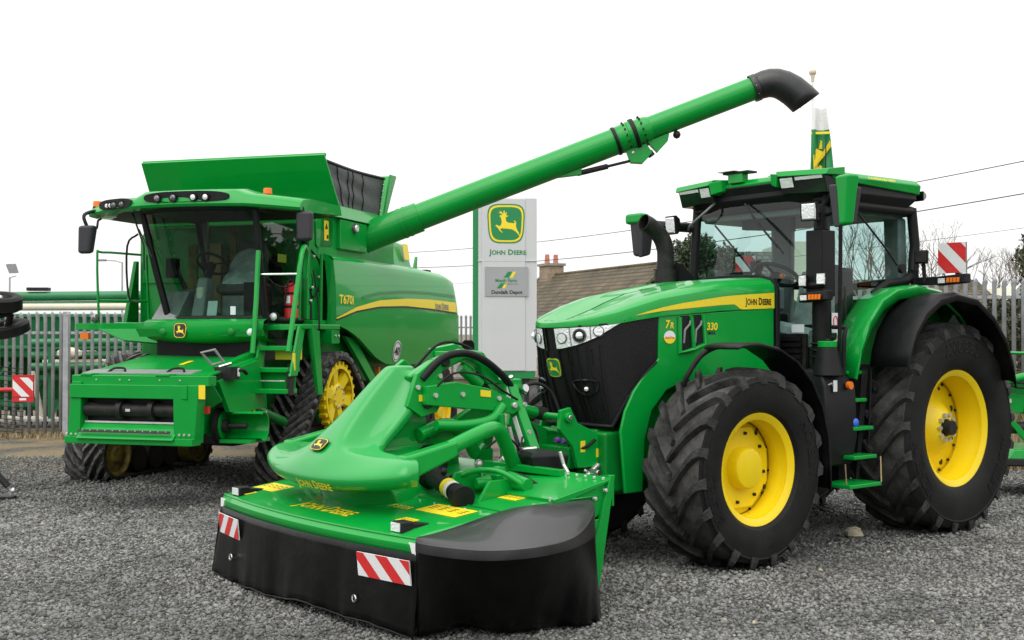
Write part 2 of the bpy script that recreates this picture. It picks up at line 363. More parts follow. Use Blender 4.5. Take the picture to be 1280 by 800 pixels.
# ================================================================== ground, bank, fields
g = MB('gravel'); g.add([(-1500, -300, 0), (1500, -300, 0), (1500, 1500, 0), (-1500, 1500, 0)], [(0, 1, 2, 3)])
kind(g.build('gravel_yard'), 'structure')
def ss(a, b, x): t = max(0, min(1, (x-a)/(b-a))); return t*t*(3-2*t)
rows = []
rnd = random.Random(3)
def bank_z(x, y):
    return -.05+1.08*ss(17.0, 18.9, y+.25*math.sin(x*1.7)+.15*math.sin(x*4.1))*ss(4.2, 6.2, x)+.05*math.sin(x*2.3+y)*ss(17.3, 18.5, y)
xs = [4.0+i*.28 for i in range(60)]+[22, 30, 60, 200]
ys = [16.8+i*.16 for i in range(16)]+[20, 23, 28, 38.9]
m = MB('soil'); m.grid([[(x, y, bank_z(x, y)) for x in xs] for y in ys])
kind(m.build('grass_bank'), 'structure')
m = MB('soil'); m.grid([[(x, y, z) for x in (-60, -20, -7, 0, 6, 20, 200)] for y, z in ((39.22, .5), (45, .6), (60, .7), (100, .9), (400, 2.2), (900, 3))])
kind(m.build('field'), 'structure')
def blades(name, mt, n, fx, h0, h1, seed, wd=.008):
    rg = np.random.default_rng(seed); V = []; F = []
    mb = MB(mt)
    for i in range(n):
        x, y, z = fx(rg); a = rg.uniform(0, 6.28); h = rg.uniform(h0, h1); l = rg.uniform(.1, .7)*h
        dx, dy = math.cos(a), math.sin(a); w_ = wd*rg.uniform(.7, 1.5)
        V += [(x-dy*w_, y+dx*w_, z), (x+dy*w_, y-dx*w_, z), (x+dx*l*.4+dy*w_*.7, y+dy*l*.4-dx*w_*.7, z+h*.6), (x+dx*l*.4-dy*w_*.7, y+dy*l*.4+dx*w_*.7, z+h*.6), (x+dx*l, y+dy*l, z+h)]
        k = 5*i; F += [(k, k+1, k+2, k+3), (k+3, k+2, k+4)]
    mb.add(V, F); return kind(mb.build(name), 'stuff')
def fb(r):
    x = r.uniform(5, 14); y = r.uniform(18.0, 20.5); return x, y, bank_z(x, y)-.02
blades('bank_grass', 'grass', 9000, fb, .08, .3, 5, .012)
def fh(r):
    x = r.uniform(5, 13); y = r.uniform(16.9, 18.2); return x, y, max(bank_z(x, y)-.02, 0)
blades('dry_grass', 'hay', 7000, fh, .06, .25, 6, .012)
def fw(r):
    x = r.uniform(-7, 4.5); y = 38.75+r.normal(0, .1); return x, y, 0.0
blades('wall_foot_grass', 'hay', 2500, fw, .05, .35, 8, .02)
def fl(r):
    x = r.uniform(-18, -4); y = 22.6+r.normal(0, .35); return x, y, 0.0
blades('fence_foot_grass', 'hay', 2600, fl, .03, .12, 9, .014)

# ================================================================== retaining wall
m = MB('block_wall'); m.box(-9, 4.1, 38.9, 39.2, -.1, .5); m.m = 'concrete'; m.box(-9, 4.1, 38.84, 39.24, .5, .58)
tag(m.build('retaining_wall', bev=.01), 'low grey block retaining wall with a coping, under the tall pylon sign', 'wall')

# ================================================================== palisade fences
def fence(label, p0, p1, z0, z1, h, pitch, rails=(.14, .84), post=2.75, post_h=None):
    p0 = Vector((p0[0], p0[1], 0)); p1 = Vector((p1[0], p1[1], 0)); d = p1-p0; L = d.length; d.normalize(); nrm = Vector((d.y, -d.x, 0))
    t = thing('palisade_fence', label, 'fence', p0, math.degrees(math.atan2(d.y, d.x)))
    rg = random.Random(int(L*10)); m = MB('galvanised'); x = .05
    zz = lambda x: lerp(z0, z1, x/L)
    while x < L:
        b = zz(x)+.05+rg.uniform(-.01, .01); w_ = .034; tz = zz(x)+h+rg.uniform(-.012, .012)
        sec = [(-w_, 0), (-w_*.45, -.016), (w_*.45, -.016), (w_, 0)]
        k = rg.uniform(-.004, .004)
        m.grid([[(x+u, v, b) for u, v in sec], [(x+u+k, v, tz-.14) for u, v in sec], [(x+u*1.25+k, v-.02 if abs(u) < w_ else v-.03, tz-.07) for u, v in sec], [(x+u*(.25 if abs(u) < w_ else 1.1)+k, v-.035, tz-(0 if abs(u) < w_ else .045)) for u, v in sec]])
        x += pitch
    m.build('pales', t, solid=.004)
    for f in rails:
        q = MB('galvanised'); q.beam((0, .03, zz(0)+h*f), (L, .03, zz(L)+h*f), .05, .05); q.build('rail', t, bev=.004)
    x = post*.55
    while x < L:
        q = MB('galvanised'); q.box(x-.05, x+.05, .05, .055, -.05, 0) if False else None
        b = zz(x)-.15
        q.box(x-.05, x+.05, -.026, -.02, b, zz(x)+(post_h or h)); q.box(x-.004, x+.004, -.02, .09, b, zz(x)+(post_h or h)-.02); q.box(x-.05, x+.05, .09, .096, b, zz(x)+(post_h or h))
        q.build('post', t); x += post
    return t
fence('galvanised palisade fence in front of the green implements at the left edge of the yard', (-18.2, 22.7), (-2.5, 22.7), 0, 0, 2.36, .148, rails=(.13, .83))
fence('galvanised palisade fence on the low wall behind the tall sign', (-8.8, 39.03), (4.0, 39.03), .56, .56, 2.02, .148, rails=(.15, .8))
fence('galvanised palisade fence on the grassy bank behind the tractor', (5.1, 19.35), (14, 18.6), 1.0, 1.03, 1.82, .150, rails=(.1, .83), post_h=1.72)

# ================================================================== pylon sign
t = thing('pylon_sign', 'tall pale grey pylon sign with leaping deer emblem and green edge', 'sign', (-.14, 38.0, 0), 3)
m = MB('sign_face'); m.box(-.93, .93, 0, .32, .78, 6.28); m.build('sign_panel', t, bev=.02)
m = MB('sign_face'); m.box(-.82, .56, -.03, .0, .80, 6.25); m.build('raised_panel', t, bev=.012)
m = MB('sign_face'); m.box(-.95, .95, -.036, .33, 4.27, 4.285); m.build('panel_joint', t)
m = MB('sign_green'); m.box(-1.1, -.93, .04, .30, .55, 6.22); m.build('edge_strip', t, bev=.01)
m = MB('sign_green'); m.box(-1.08, .86, .02, .30, .55, .78); m.build('base_strip', t, bev=.01)
m = MB('dark_metal'); m.box(-.8, -.6, .08, .24, -.1, .55); m.box(.5, .7, .08, .24, -.1, .55); m.build('foot', t)
m = MB(); emblem(m, ((-.05, -.031, 5.46), (1, 0, 0), (0, 0, 1)), 1.16, .004); m.build('deer_emblem', t)
m = MB('sign_green'); m.text(JD, ((0, -.036, 4.56), (1, 0, 0), (0, 0, 1)), 1.18, .0); m.build('company_name', t)
m = MB('sign_board'); m.box(-.72, .64, -.06, -.03, 3.16, 4.09)
bb = lambda x, z: ((x, -.064, z), (1, 0, 0), (0, 0, 1))
def swoosh(x, z, k):
    m.m = 'sign_green'; m.poly(bb(x, z), [(-.22*k, -.11*k), (-.02*k, -.11*k), (.10*k, .11*k), (-.06*k, .11*k)])
    m.m = 'decal_yellow'; m.poly(bb(x, z), [(0, -.11*k), (.12*k, -.11*k), (.24*k, .11*k), (.13*k, .11*k)])
swoosh(.06, 3.84, .85); swoosh(-.18, 3.49, .75)
m.m = 'sign_green'; m.text('Meath Farm', bb(-.05, 3.66), .68, 0); m.m = 'grey_trim'; m.text('Machinery Ltd', bb(.1, 3.555), .42, 0)
m.m = 'decal_black'; m.text('Dundalk Depot', bb(-.02, 3.29), .98, 0); m.build('dealer_board', t)
# ================================================================== flag
t = thing('flagpole', 'white flagpole with a ball finial and limp green and yellow deer flag behind the tractor', 'flag', (10.05, 40, 0))
m = MB('decal_white'); m.cyl((0, 0, .4), (0, 0, 10.4), .06, .035, 12); m.build('pole', t)
m = MB('cream'); m.sph((0, 0, 10.72), .13, 14); m.cyl((0, 0, 10.4), (0, 0, 10.62), .05, .08, 12); m.build('finial', t)
m = MB('decal_white')
def fl_pt(u, v):     # u across 0..1, v down 0..1
    return (lerp(-.17, .60, u)*(.62+.5*v)+.05, -.12*math.sin(u*7+v*2.2)-.03*math.sin(u*15-v*3)-.05, lerp(9.5, 6.9, v))
def fl_patch(u0, u1, v0, v1, mt, o=0):
    m.m = mt; m.grid([[tuple(Vector(fl_pt(lerp(u0, u1, i/16), lerp(v0, v1, j/10)))+Vector((0, -o, 0))) for i in range(17)] for j in range(11)])
fl_patch(0, 1, 0, .28, 'decal_white'); fl_patch(0, 1, .28, 1, 'sign_green')
m.m = 'decal_yellow'
for pts in ([(0, .34), (1, .34), (1, .31), (0, .31)], [(.1, .62), (.3, .52), (.62, .56), (.95, .42), (.98, .5), (.6, .64), (.42, .7), (.3, .82), (.14, .78)], [(.2, .8), (.5, .72), (.8, .86), (.98, .98), (.7, .98), (.4, .88)], [(.45, .52), (.55, .40), (.62, .42), (.6, .52)]):
    q = [Vector(fl_pt(u, v))+Vector((0, -.03, 0)) for u, v in pts]; m.add(q, [list(range(len(q)))])
m.build('flag_cloth', t)

# ================================================================== houses
def roof_plane(mb, a, b, c, d, th=.12): mb.plate([a, b, c, d], th)
t = thing('bungalow', 'long bungalow with a mossy brown tiled roof and brick chimney, beyond the sign', 'house', (4.4, 66.6, .6), -67)
# local: ridge along x; front slope faces -y
m = MB('wall_white'); m.box(-6.6, 8.4, -3, 3, -.5, 2.3); m.prism([(-3, 2.3), (3, 2.3), (0, 4.6)], 'X', -6.5, -6.3); m.build('wall', t)
m = MB('roof_tile'); m.plate([(-6.8, -3.5, 2.05), (8.6, -3.5, 2.05), (8.6, 0, 4.85), (-6.8, 0, 4.85)], .12); m.plate([(-6.8, 3.5, 2.05), (-6.8, 0, 4.85), (8.6, 0, 4.85), (8.6, 3.5, 2.05)], .12); rf = m.build('roof', t)
m = MB('decal_white'); m.beam((-6.88, -3.5, 2.0), (-6.88, .0, 4.86), .08, .2); m.build('bargeboard', rf)
m = MB('brick'); m.box(-5.9, -4.6, -.5, .5, 4.2, 5.45); m.m = 'concrete'; m.box(-6.0, -4.5, -.6, .6, 5.45, 5.6); ch = m.build('chimney', rf)
for y in (-.28, .28):
    m = MB('terracotta'); m.cyl((-5.25, y, 5.6), (-5.25, y, 6.15), .16, .13, 12); m.build('chimney_pot', ch)
m = MB('roof_tile'); m.tube([(-6.8, 0, 4.93), (8.6, 0, 4.93)], .09, 8); m.build('ridge_tiles', rf)
m = MB('black_gloss'); m.box(-1.0, .3, -3.03, -3.0, .7, 1.7); w1 = m.build('window', t); m = MB('decal_white'); m.box(-1.06, .36, -3.06, -3.03, .62, .7); m.build('sill', w1)

t = thing('cottage', 'low cottage with a white gable and brown tiled roof, behind the fence at the right', 'house', (18.0, 46, .8), 0)
m = MB('roof_tile'); m.plate([(-4.6, -1.6, 2.15), (.2, -1.6, 2.15), (.2, 1.0, 3.25), (-4.6, 1.0, 3.25)], .12); m.plate([(-4.6, 3.6, 2.15), (-4.6, 1.0, 3.25), (.2, 1.0, 3.25), (.2, 3.6, 2.15)], .12); m.build('roof', t)
m = MB('wall_white'); m.box(-4.4, .1, -1.3, 3.3, -.8, 2.2); m.build('wall', t)
m = MB('wall_cream'); m.prism([(-.2, -.8), (1.7, -.8), (1.7, 1.9), (.75, 2.95), (-.2, 1.9)], 'Y', -1.9, 3.0); g1 = m.build('gable', t)
m = MB('decal_white'); m.beam((-.35, -2.0, 1.72), (.75, -2.0, 2.98), .2, .14, (0, 1, 0)); m.beam((1.85, -2.0, 1.72), (.75, -2.0, 2.98), .2, .14, (0, 1, 0)); m.build('bargeboard', g1)
m = MB('black_gloss'); m.box(.55, 1.0, -1.92, -1.9, 1.0, 1.5); m.build('window', g1)
t = thing('farmhouse', 'pale cream house end with a grey slate roof seen through the tractor cab', 'house', (12.4, 52, .8), 0)
m = MB('wall_cream'); m.box(-.5, .55, 0, 5, -.8, 5.2); m.build('chimney_wall', t)
m = MB('wall_white'); m.box(-5.5, -.5, .5, 5, -.8, 3.0); m.build('wall', t)
m = MB('roof_slate'); m.plate([(-5.7, .1, 2.9), (-.52, .1, 2.9), (-.52, 2.8, 4.9), (-5.7, 2.8, 4.9)], .12); m.plate([(-5.7, 5.4, 2.9), (-5.7, 2.8, 4.9), (-.52, 2.8, 4.9), (-.52, 5.4, 2.9)], .12); m.build('roof', t)

# ================================================================== trees and shrubs
def leaf_crown(mb, clumps, n, size, seed):
    rg = np.random.default_rng(seed); wts = np.array([c[1]**2 for c in clumps]); wts = wts/wts.sum(); V = []; F = []
    for i in range(n):
        c, r, sz = clumps[rg.choice(len(clumps), p=wts)]
        d = rg.normal(size=3); d /= np.linalg.norm(d); rr = r*(rg.uniform(.25, 1)**.5)
        p = np.array(c)+d*rr*np.array([1, 1, sz])
        u = rg.normal(size=3); u /= np.linalg.norm(u); v = np.cross(u, rg.normal(size=3)); v /= np.linalg.norm(v); s = size*rg.uniform(.5, 1.3)
        V += [tuple(p-u*s), tuple(p+v*s*.45), tuple(p+u*s), tuple(p-v*s*.45)]; F.append((4*i, 4*i+1, 4*i+2, 4*i+3))
    mb.add(V, F)
def evergreen(label, loc, w_, h, n, size, seed, mt='leaf', nc=22, name='evergreen_tree', cat='tree', group=None, base=.15):
    rg = random.Random(seed); t = thing(name, label, cat, loc, 0, group)
    tr = MB('bark'); tr.tube([(0, 0, -.3), (.05, 0, h*.3), (0, .05, h*.8)], [.09*h**.5, .07*h**.5, .02], 7); clumps = []
    for i in range(nc):
        f = rg.uniform(base, .97); rad = w_*math.sin(math.pi*min(.98, .18+f*.8))**.8; a = rg.uniform(0, 6.28); k = rg.uniform(.2, 1)*rad
        c = (k*math.cos(a), k*math.sin(a), h*f); r = rg.uniform(.16, .34)*w_; clumps.append((c, r, rg.uniform(.7, 1.3)))
        tr.tube([(0, 0, h*f*.7), c], [.03, .008], 4)
    tr.build('trunk', t); m = MB(mt); leaf_crown(m, clumps, n, size, seed); m.build('crown', t, sm=180)
evergreen('dense dark evergreen with an uneven crown beside the bungalow roof', (6.75, 44, .5), 1.9, 5.0, 12000, .10, 11, nc=44)
evergreen('spreading olive evergreen tree at the far right behind the fence', (18.6, 42, .8), 2.1, 4.4, 9000, .10, 12, 'leaf_olive', nc=40)
evergreen('bushy evergreen half hidden behind the tractor cab windscreen', (8.5, 46, .5), 2.1, 4.7, 9000, .10, 13, nc=36)
sh = [('yellow green bush at the foot of the right fence', 12.6, 24.2, 1.0, 1.3, 'grass'), ('dark hedge bush in front of the white gable', 15.6, 31, 1.4, 1.5, 'leaf'), ('olive bush beside the grassy bank under the far right tree', 14.0, 29, 1.3, 1.35, 'leaf_olive'), ('leafy bush behind the fence below the tractor warning board', 11.4, 27, 1.2, 1.25, 'leaf_olive'), ('small ivy bush on the bungalow roof end beside the exhaust', 8.0, 57, 1.4, 3.7, 'leaf')]
for i, (lb, x, y, w_, h, mt) in enumerate(sh): evergreen(lb, (x, y, .9), w_, h, 3500, .07, 40+i, mt, nc=18, name='bush', cat='bush', base=.05)
def bare_tree(label, loc, h, seed, spread=.5):
    rg = random.Random(seed); t = thing('bare_tree', label, 'tree', loc, 0, 'leafless trees behind the right fence')
    tr = MB('bark'); br = MB('bark')
    def grow(p, d, L, r, lv):
        q = p; pts = [p]; dd = d
        for k in range(3):
            dd = (dd+Vector((rg.gauss(0, .13), rg.gauss(0, .13), rg.gauss(.03, .08)))).normalized(); q = q+dd*L/3; pts.append(q)
        (tr if lv < 1 else br).tube(pts, [r, r*.85, r*.7, r*.55], 5 if lv < 2 else 3, cap=False)
        if lv >= 5 or r < .004: return
        for k in range(rg.choice((2, 3, 3)) if lv else 5):
            a = rg.uniform(0, 6.28); s = rg.uniform(.35, .8)*(1 if lv else spread*1.3)
            nd = (dd+Vector((math.cos(a)*s, math.sin(a)*s, rg.uniform(.0, .35)))).normalized(); bp = pts[-1] if k < 2 else pts[-1]*.5+pts[-2]*.5
            grow(bp, nd, L*rg.uniform(.62, .82), r*.56, lv+1)
    grow(Vector((0, 0, -.2)), Vector((0, 0, 1)), h*.3, .10, 0); tr.build('trunk', t); br.build('branches', t)
bare_tree('leafless tree seen through the tractor cab door glass', (13.0, 44, .7), 7.0, 21, .8)
bare_tree('leafless tree between the cab and the red and white board', (16.3, 47, .7), 6.4, 22, .8)
bare_tree('widest leafless tree, to the right of the red and white board', (18.6, 48, .7), 6.2, 23, .9)
bare_tree('small leafless tree next to the far right evergreen', (20.2, 50, .7), 5.6, 24, .8)
bare_tree('leafless tree furthest left of the cab\'s rear post, seen through the glass', (14.6, 46, .7), 6.4, 25, .8)

# ================================================================== overhead cables, lamp posts
def cable(label, a, b, sag, r):
    m = MB('cable'); a = Vector(a); b = Vector(b)
    m.tube([a.lerp(b, i/30)-Vector((0, 0, sag*4*(i/30)*(1-i/30))) for i in range(31)], r, 5); tag(m.build('overhead_cable'), label, 'cable', 'overhead cables')
cable('topmost dark overhead cable, rising to the right behind the cab roof', (-9, 73, 6.9), (17.5, 30, 7.25), .75, .016)
cable('thick overhead cable right of the cab, below the topmost one', (-9, 74, 6.1), (17.5, 31, 6.35), .75, .018)
cable('thin faint overhead cable passing just over the red and white board', (-9, 76, 5.2), (17.5, 33, 5.35), .6, .008)
t = thing('street_lamp', 'thin distant street lamp post seen through the combine ladder rail', 'street lamp', (-19.5, 60, 0))
m = MB('galvanised'); m.cyl((0, 0, 0), (0, 0, 5.6), .06, .045, 8); m.tube([(0, 0, 5.55), (-.3, 0, 5.66), (-.9, 0, 5.7)], .035, 6); m.build('post', t)
m = MB('grey_trim'); m.box(-1.25, -.8, -.1, .1, 5.64, 5.74); m.build('lamp_head', t, bev=.02)
t = thing('street_lamp', 'thin distant street lamp post between the combine and the sign', 'street lamp', (-2.15, 70, 0))
m = MB('galvanised'); m.cyl((0, 0, 0), (0, 0, 4.6), .05, .04, 8); m.tube([(0, 0, 4.55), (.2, 0, 4.6), (.4, 0, 4.6)], .03, 6); m.build('post', t)
m = MB('grey_trim'); m.box(.35, .65, -.1, .1, 4.56, 4.64); m.build('lamp_head', t, bev=.02)
t = thing('floodlight_post', 'floodlight on a thin grey post at the far left edge', 'floodlight', (-16.75, 40, 0))
m = MB('galvanised'); m.cyl((0, 0, 0), (0, 0, 3.85), .035, .03, 8); m.beam((0, 0, 3.85), (.22, 0, 3.9), .03); m.build('post', t)
m = MB('grey_trim'); m.hexa([(-.1, -.1, 4.28), (.02, -.1, 3.98), (.2, .1, 4.0), (.1, .1, 4.3), (-.06, -.05, 4.3), (.06, -.05, 4.0), (.24, .15, 4.02), (.14, .15, 4.32)]); m.build('lamp_head', t)

# ---- added out of view to darken reflections in the paintwork: a row of trees to the right, a shed behind
for i, (x, y, w_, h, lb) in enumerate([(19, 27, 2.6, 5.5, 'dark bushy tree added out of view for reflections, nearest the fence corner'), (22, 20, 3.2, 7.0, 'tall dark tree added out of view for reflections, second from the fence corner'), (24, 12, 3.0, 6.2, 'rounded dark tree added out of view for reflections, in the middle of the row'), (23, 4, 3.4, 7.2, 'broad dark tree added out of view for reflections, fourth in the row'), (21, -5, 3.0, 6.4, 'dark tree added out of view for reflections, last of the row'), (22, 38, 2.9, 7.5, 'tall dark tree added out of view for reflections, behind the fence line'), (27, 47, 3.2, 8.5, 'tallest dark tree added out of view for reflections, furthest away'), (31, 40, 3.4, 8.0, 'broad dark tree added out of view for reflections, outermost of the far group'), (27, 33, 3.0, 7.5, 'dark tree added out of view for reflections, nearest of the far group')]):
    evergreen(lb, (x, y, 0), w_, h, 2600, .32, 70+i, 'leaf', nc=26)
t = thing('reflection_shed', 'long grey clad shed added out of view behind the viewer for dark reflections', 'shed', (-4, -24, 0))
m = MB('sign_board'); m.box(-22, 20, -12, 0, 0, 5.0); m.build('wall', t)
m = MB('roof_slate'); m.plate([(-22.4, .4, 4.95), (20.4, .4, 4.95), (20.4, -6, 7.0), (-22.4, -6, 7.0)], .1); m.plate([(-22.4, -12.4, 4.95), (-22.4, -6, 7.0), (20.4, -6, 7.0), (20.4, -12.4, 4.95)], .1); m.build('roof', t)
for x in (-14, -4, 6):
    m = MB('green_dark'); m.box(x, x+5, .0, .06, 0, 4.2); m.build('door', t)
# ================================================================== wheels
def lugs(mb, Ro, W, n, lead, depth, w0, w1, tyre=True):
    """two rows of curved bars; positive x is forward, the centre of the tread leads"""
    for sd_ in (1, -1):
        for i in range(n):
            a0 = 2*math.pi*(i+(.5 if sd_ < 0 else 0))/n; rings = []
            for s in (0, .12, .3, .5, .7, .86, .97, 1.06):
                y = sd_*min(s, 1.0)*.5*W+(0 if s else -sd_*.012); ph = a0+lead*(1-min(s, 1))**1.25
                top = Ro-.016*(min(s, 1)**2)-(.012 if s == 0 else 0); bot = Ro-depth-.03
                if s > .9: top -= .02; bot -= .03
                if s > 1: top = Ro-.085; bot = Ro-.13; y = sd_*.512*W
                hw = lerp(w0, w1, min(s, 1))/2
                def P(r, k): return (r*math.sin(ph+k/r), y, r*math.cos(ph+k/r))
                rings.append([P(bot, -hw-.012), P(bot, hw+.012), P(top, hw), P(top, -hw)])
            mb.loft(rings)
def ag_wheel(parent, pos, Ro, W, rim, n, lead, rear, word):
    # hub disc is the wheel itself; tyre and rim are its sub-parts
    yd = .02 if not rear else .0
    h = MB('yellow'); fl = .40*W
    if not rear:
        h.lathe([(.0, yd+.0), (rim*.86, yd), (rim*.9, yd-.03), (rim*.9, yd-.08), (0, yd-.08)], (0, 0, 0), (0, 1, 0), 40)
        oc = [(rim*.80*math.cos(t), rim*.80*math.sin(t)) for t in [R(22.5+45*i) for i in range(8)]]
        h.prism([(x, z*.98) for x, z in oc], 'Y', yd+.0, yd+.035)
        h.lathe([(0, .165), (.13, .163), (.158, .155), (.168, .14), (.178, .03)], (0, 0, 0), (0, 1, 0), 36)
        h.m = 'dark_metal'
        for k in range(8):
            t = R(45*k+10); p = Vector((.285*math.cos(t), yd+.035, .285*math.sin(t))); h.cyl(p, p+Vector((0, .02, 0)), .014, n=8)
        for k in range(12):
            t = R(30*k+8); p = Vector((.395*math.cos(t), yd+.0, .385*math.sin(t))); h.cyl(p, p+Vector((0, .016, 0)), .012, n=8)
        for k in range(4):
            t = R(90*k+33); p = Vector((.36*math.cos(t), yd+.036, .33*math.sin(t))); h.cyl(p-Vector((0, .01, 0)), p+Vector((0, .003, 0)), .02, n=10)
    else:
        h.lathe([(0, .17), (.13, .17), (.16, .155), (.21, .12), (.26, .06), (.30, .03), (.46, .0), (.50, -.02), (.50, -.07), (0, -.07)], (0, 0, 0), (0, 1, 0), 44)
        h.m = 'zinc'
        for k in range(10):
            t = R(36*k); p = Vector((.125*math.cos(t), .168, .125*math.sin(t))); h.cyl(p, p+Vector((0, .035, 0)), .02, n=8)
        h.m = 'dark_metal'; h.cyl((0, .16, 0), (0, .25, 0), .072, .068, 20); h.lathe([(.075, .17), (.085, .17), (.085, .18), (.075, .18)], (0, 0, 0), (0, 1, 0), 20)
        for k in range(16):
            t = R(22.5*k+4); p = Vector((.455*math.cos(t), -.002, .455*math.sin(t))); h.cyl(p, p+Vector((0, .022, 0)), .014, n=8)
        for k in range(8):
            t = R(45*k+20); p = Vector((.39*math.cos(t), .012, .39*math.sin(t))); h.cyl(p-Vector((0, .02, 0)), p+Vector((0, .004, 0)), .032 if k % 2 else .02, n=12)
    hub = h.build('wheel', parent, loc=pos)
    q = MB('yellow'); b = rim-.02
    q.lathe([(rim*.90, yd-.06), (rim*.905, yd+.04), (b-.035, yd+.07), (b-.035, fl-.10), (b-.02, fl-.07), (b-.02, fl-.03), (rim+.012, fl-.012), (rim+.018, fl), (rim+.008, fl+.008), (rim-.012, fl+.002), (b-.03, fl-.022), (b-.03, fl-.065), (b-.045, fl-.095), (b-.05, yd+.06), (rim*.86, yd+.02)], (0, 0, 0), (0, 1, 0), 64)
    q.lathe([(b, -fl), (b-.03, -fl+.1), (b-.03, yd-.05)], (0, 0, 0), (0, 1, 0), 48)
    q.build('rim', hub)
    ty = MB('rubber'); hs = Ro-rim; dp = .062
    half = [(rim+.0, .395*W), (rim+.02, .43*W), (rim+.10*hs, .462*W), (rim+.28*hs, .497*W), (rim+.5*hs, .505*W), (rim+.68*hs, .498*W), (rim+.70*hs, .506*W), (rim+.73*hs, .497*W), (Ro-.11, .487*W), (Ro-.075, .46*W)]
    prof = half
    ty.lathe(prof, (0, 0, 0), (0, 1, 0), 72); ty.lathe([(r, -y) for r, y in prof], (0, 0, 0), (0, 1, 0), 72)
    ty.m = 'tread_base'; ty.lathe([(Ro-.075, .46*W), (Ro-dp-.008, .38*W), (Ro-dp, .2*W), (Ro-dp+.002, 0), (Ro-dp, -.2*W), (Ro-dp-.008, -.38*W), (Ro-.075, -.46*W)], (0, 0, 0), (0, 1, 0), 72)
    ty.m = 'tread'; lugs(ty, Ro, W, n, lead, dp, .044, .066)
    # raised lettering round the side wall
    rm = rim+.50*hs; ty.m = 'black_plastic'
    for wd_, ang, k in word:
        def wp(u, v, ang=ang, k=k):
            ph = R(ang)-u/rm; rr = rm+v*k; return (rr*math.sin(ph), .509*W, rr*math.cos(ph))
        ty.text(wd_, None, R(44)*rm, squash=1.25, warp=wp)
    ty.build('tyre', hub, sm=30)
    return hub

# ================================================================== tractor
T = thing('tractor', 'big green tractor with yellow rims and a black nose, front mower attached', 'tractor', (1.265, 10.68, 0), -141)
fw_ = ag_wheel(T, (0, .93, .815), .83, .60, .452, 19, .44, False, [('MICHELIN', -75, 1), ('MICHELIN', 105, 1)])
rw_ = ag_wheel(T, (-2.925, .91, 1.01), 1.03, .70, .555, 21, .42, True, [('AXIOBIB 2', 0, 1), ('MICHELIN', 118, 1), ('MICHELIN', 240, 1)])
for o_, p_ in ((fw_, (0, -.93, .815)), (rw_, (-2.925, -.91, 1.01))):
    c_ = copy_tree(o_, T); c_.location = p_; c_.scale = (1, -1, 1)
# chassis, engine, axles
m = MB('black_plastic'); m.box(-1.0, .55, -.36, .36, .75, 1.9); m.box(-1.3, -.1, -.30, .30, .55, 1.0); m.build('engine_block', T, bev=.03)
m = MB('green_dark'); m.box(-.9, .98, -.30, .30, .58, 1.14); m.box(.55, 1.0, -.42, .42, .62, 1.12); m.build('front_frame', T, bev=.03)
m = MB('green_dark'); m.cyl((0, -.66, .78), (0, .66, .78), .13, n=20); m.box(-.2, .2, -.3, .3, .55, 1.0); m.cyl((0, .5, .80), (0, .72, .80), .24, .20, 20); m.cyl((0, -.72, .80), (0, -.5, .80), .20, .24, 20); m.m = 'steel'; m.tube([(-.25, -.5, .7), (-.25, .5, .7)], .03, 8); m.build('front_axle', T, bev=.01)
m = MB('green_dark'); m.cyl((-2.925, -.75, 1.01), (-2.925, .75, 1.01), .16, n=20); m.box(-3.3, -1.2, -.38, .38, .6, 1.5); m.build('rear_axle', T, bev=.03)
m = MB('black_plastic'); m.box(-2.75, -1.35, -.80, .80, 1.35, 1.52); m.build('cab_floor', T, bev=.02)
# ---- bonnet
HO = [(-1.05, .51), (-.7, .515), (-.3, .52), (.1, .525), (.45, .525), (.72, .505), (.9, .455), (1.05, .37), (1.17, .25), (1.24, .12), (1.265, 0)]
HO = HO+[(x, -y) for x, y in HO[-2::-1]]
def zt(x): return interp(x, [(1.265, 1.968), (1.17, 1.975), (.9, 1.998), (.72, 2.03), (.45, 2.065), (-.3, 2.12), (-1.05, 2.15)])
def rise(x): return interp(x, [(1.265, .05), (1.05, .095), (.9, .125), (.45, .20), (-.3, .275), (-1.05, .30)])
rings = []
for s, f in ((.96, -.012), (1, 0), (1.0, .52), (.975, .72), (.90, .86), (.72, .945), (.66, .965), (.62, .93), (.35, .99), (0.02, 1.0)):
    rings.append([(x-(1-s)*.16*max(0, (x+.4)/1.6), y*s, zt(x)+rise(x)*f) for x, y in HO])
m = MB('green'); m.loft(rings, cap=False, closed=False); m.build('bonnet', T, sm=32)
m = MB('black_plastic'); m.loft([[(x, y*s, lerp(1.46, zt(-1.05)+rise(-1.05)*f, 1)) if f is not None else (x, y*s, 1.46) for y, s, f in ((.51, 1.04, None), (.51, 1.04, .55), (.47, 1.04, .92), (.3, 1.04, 1.06), (0, 1, 1.10), (-.3, 1.04, 1.06), (-.47, 1.04, .92), (-.51, 1.04, .55), (-.51, 1.04, None))] for x in (-1.045, -1.10)]); m.build('bonnet_seal', T, bev=.01)
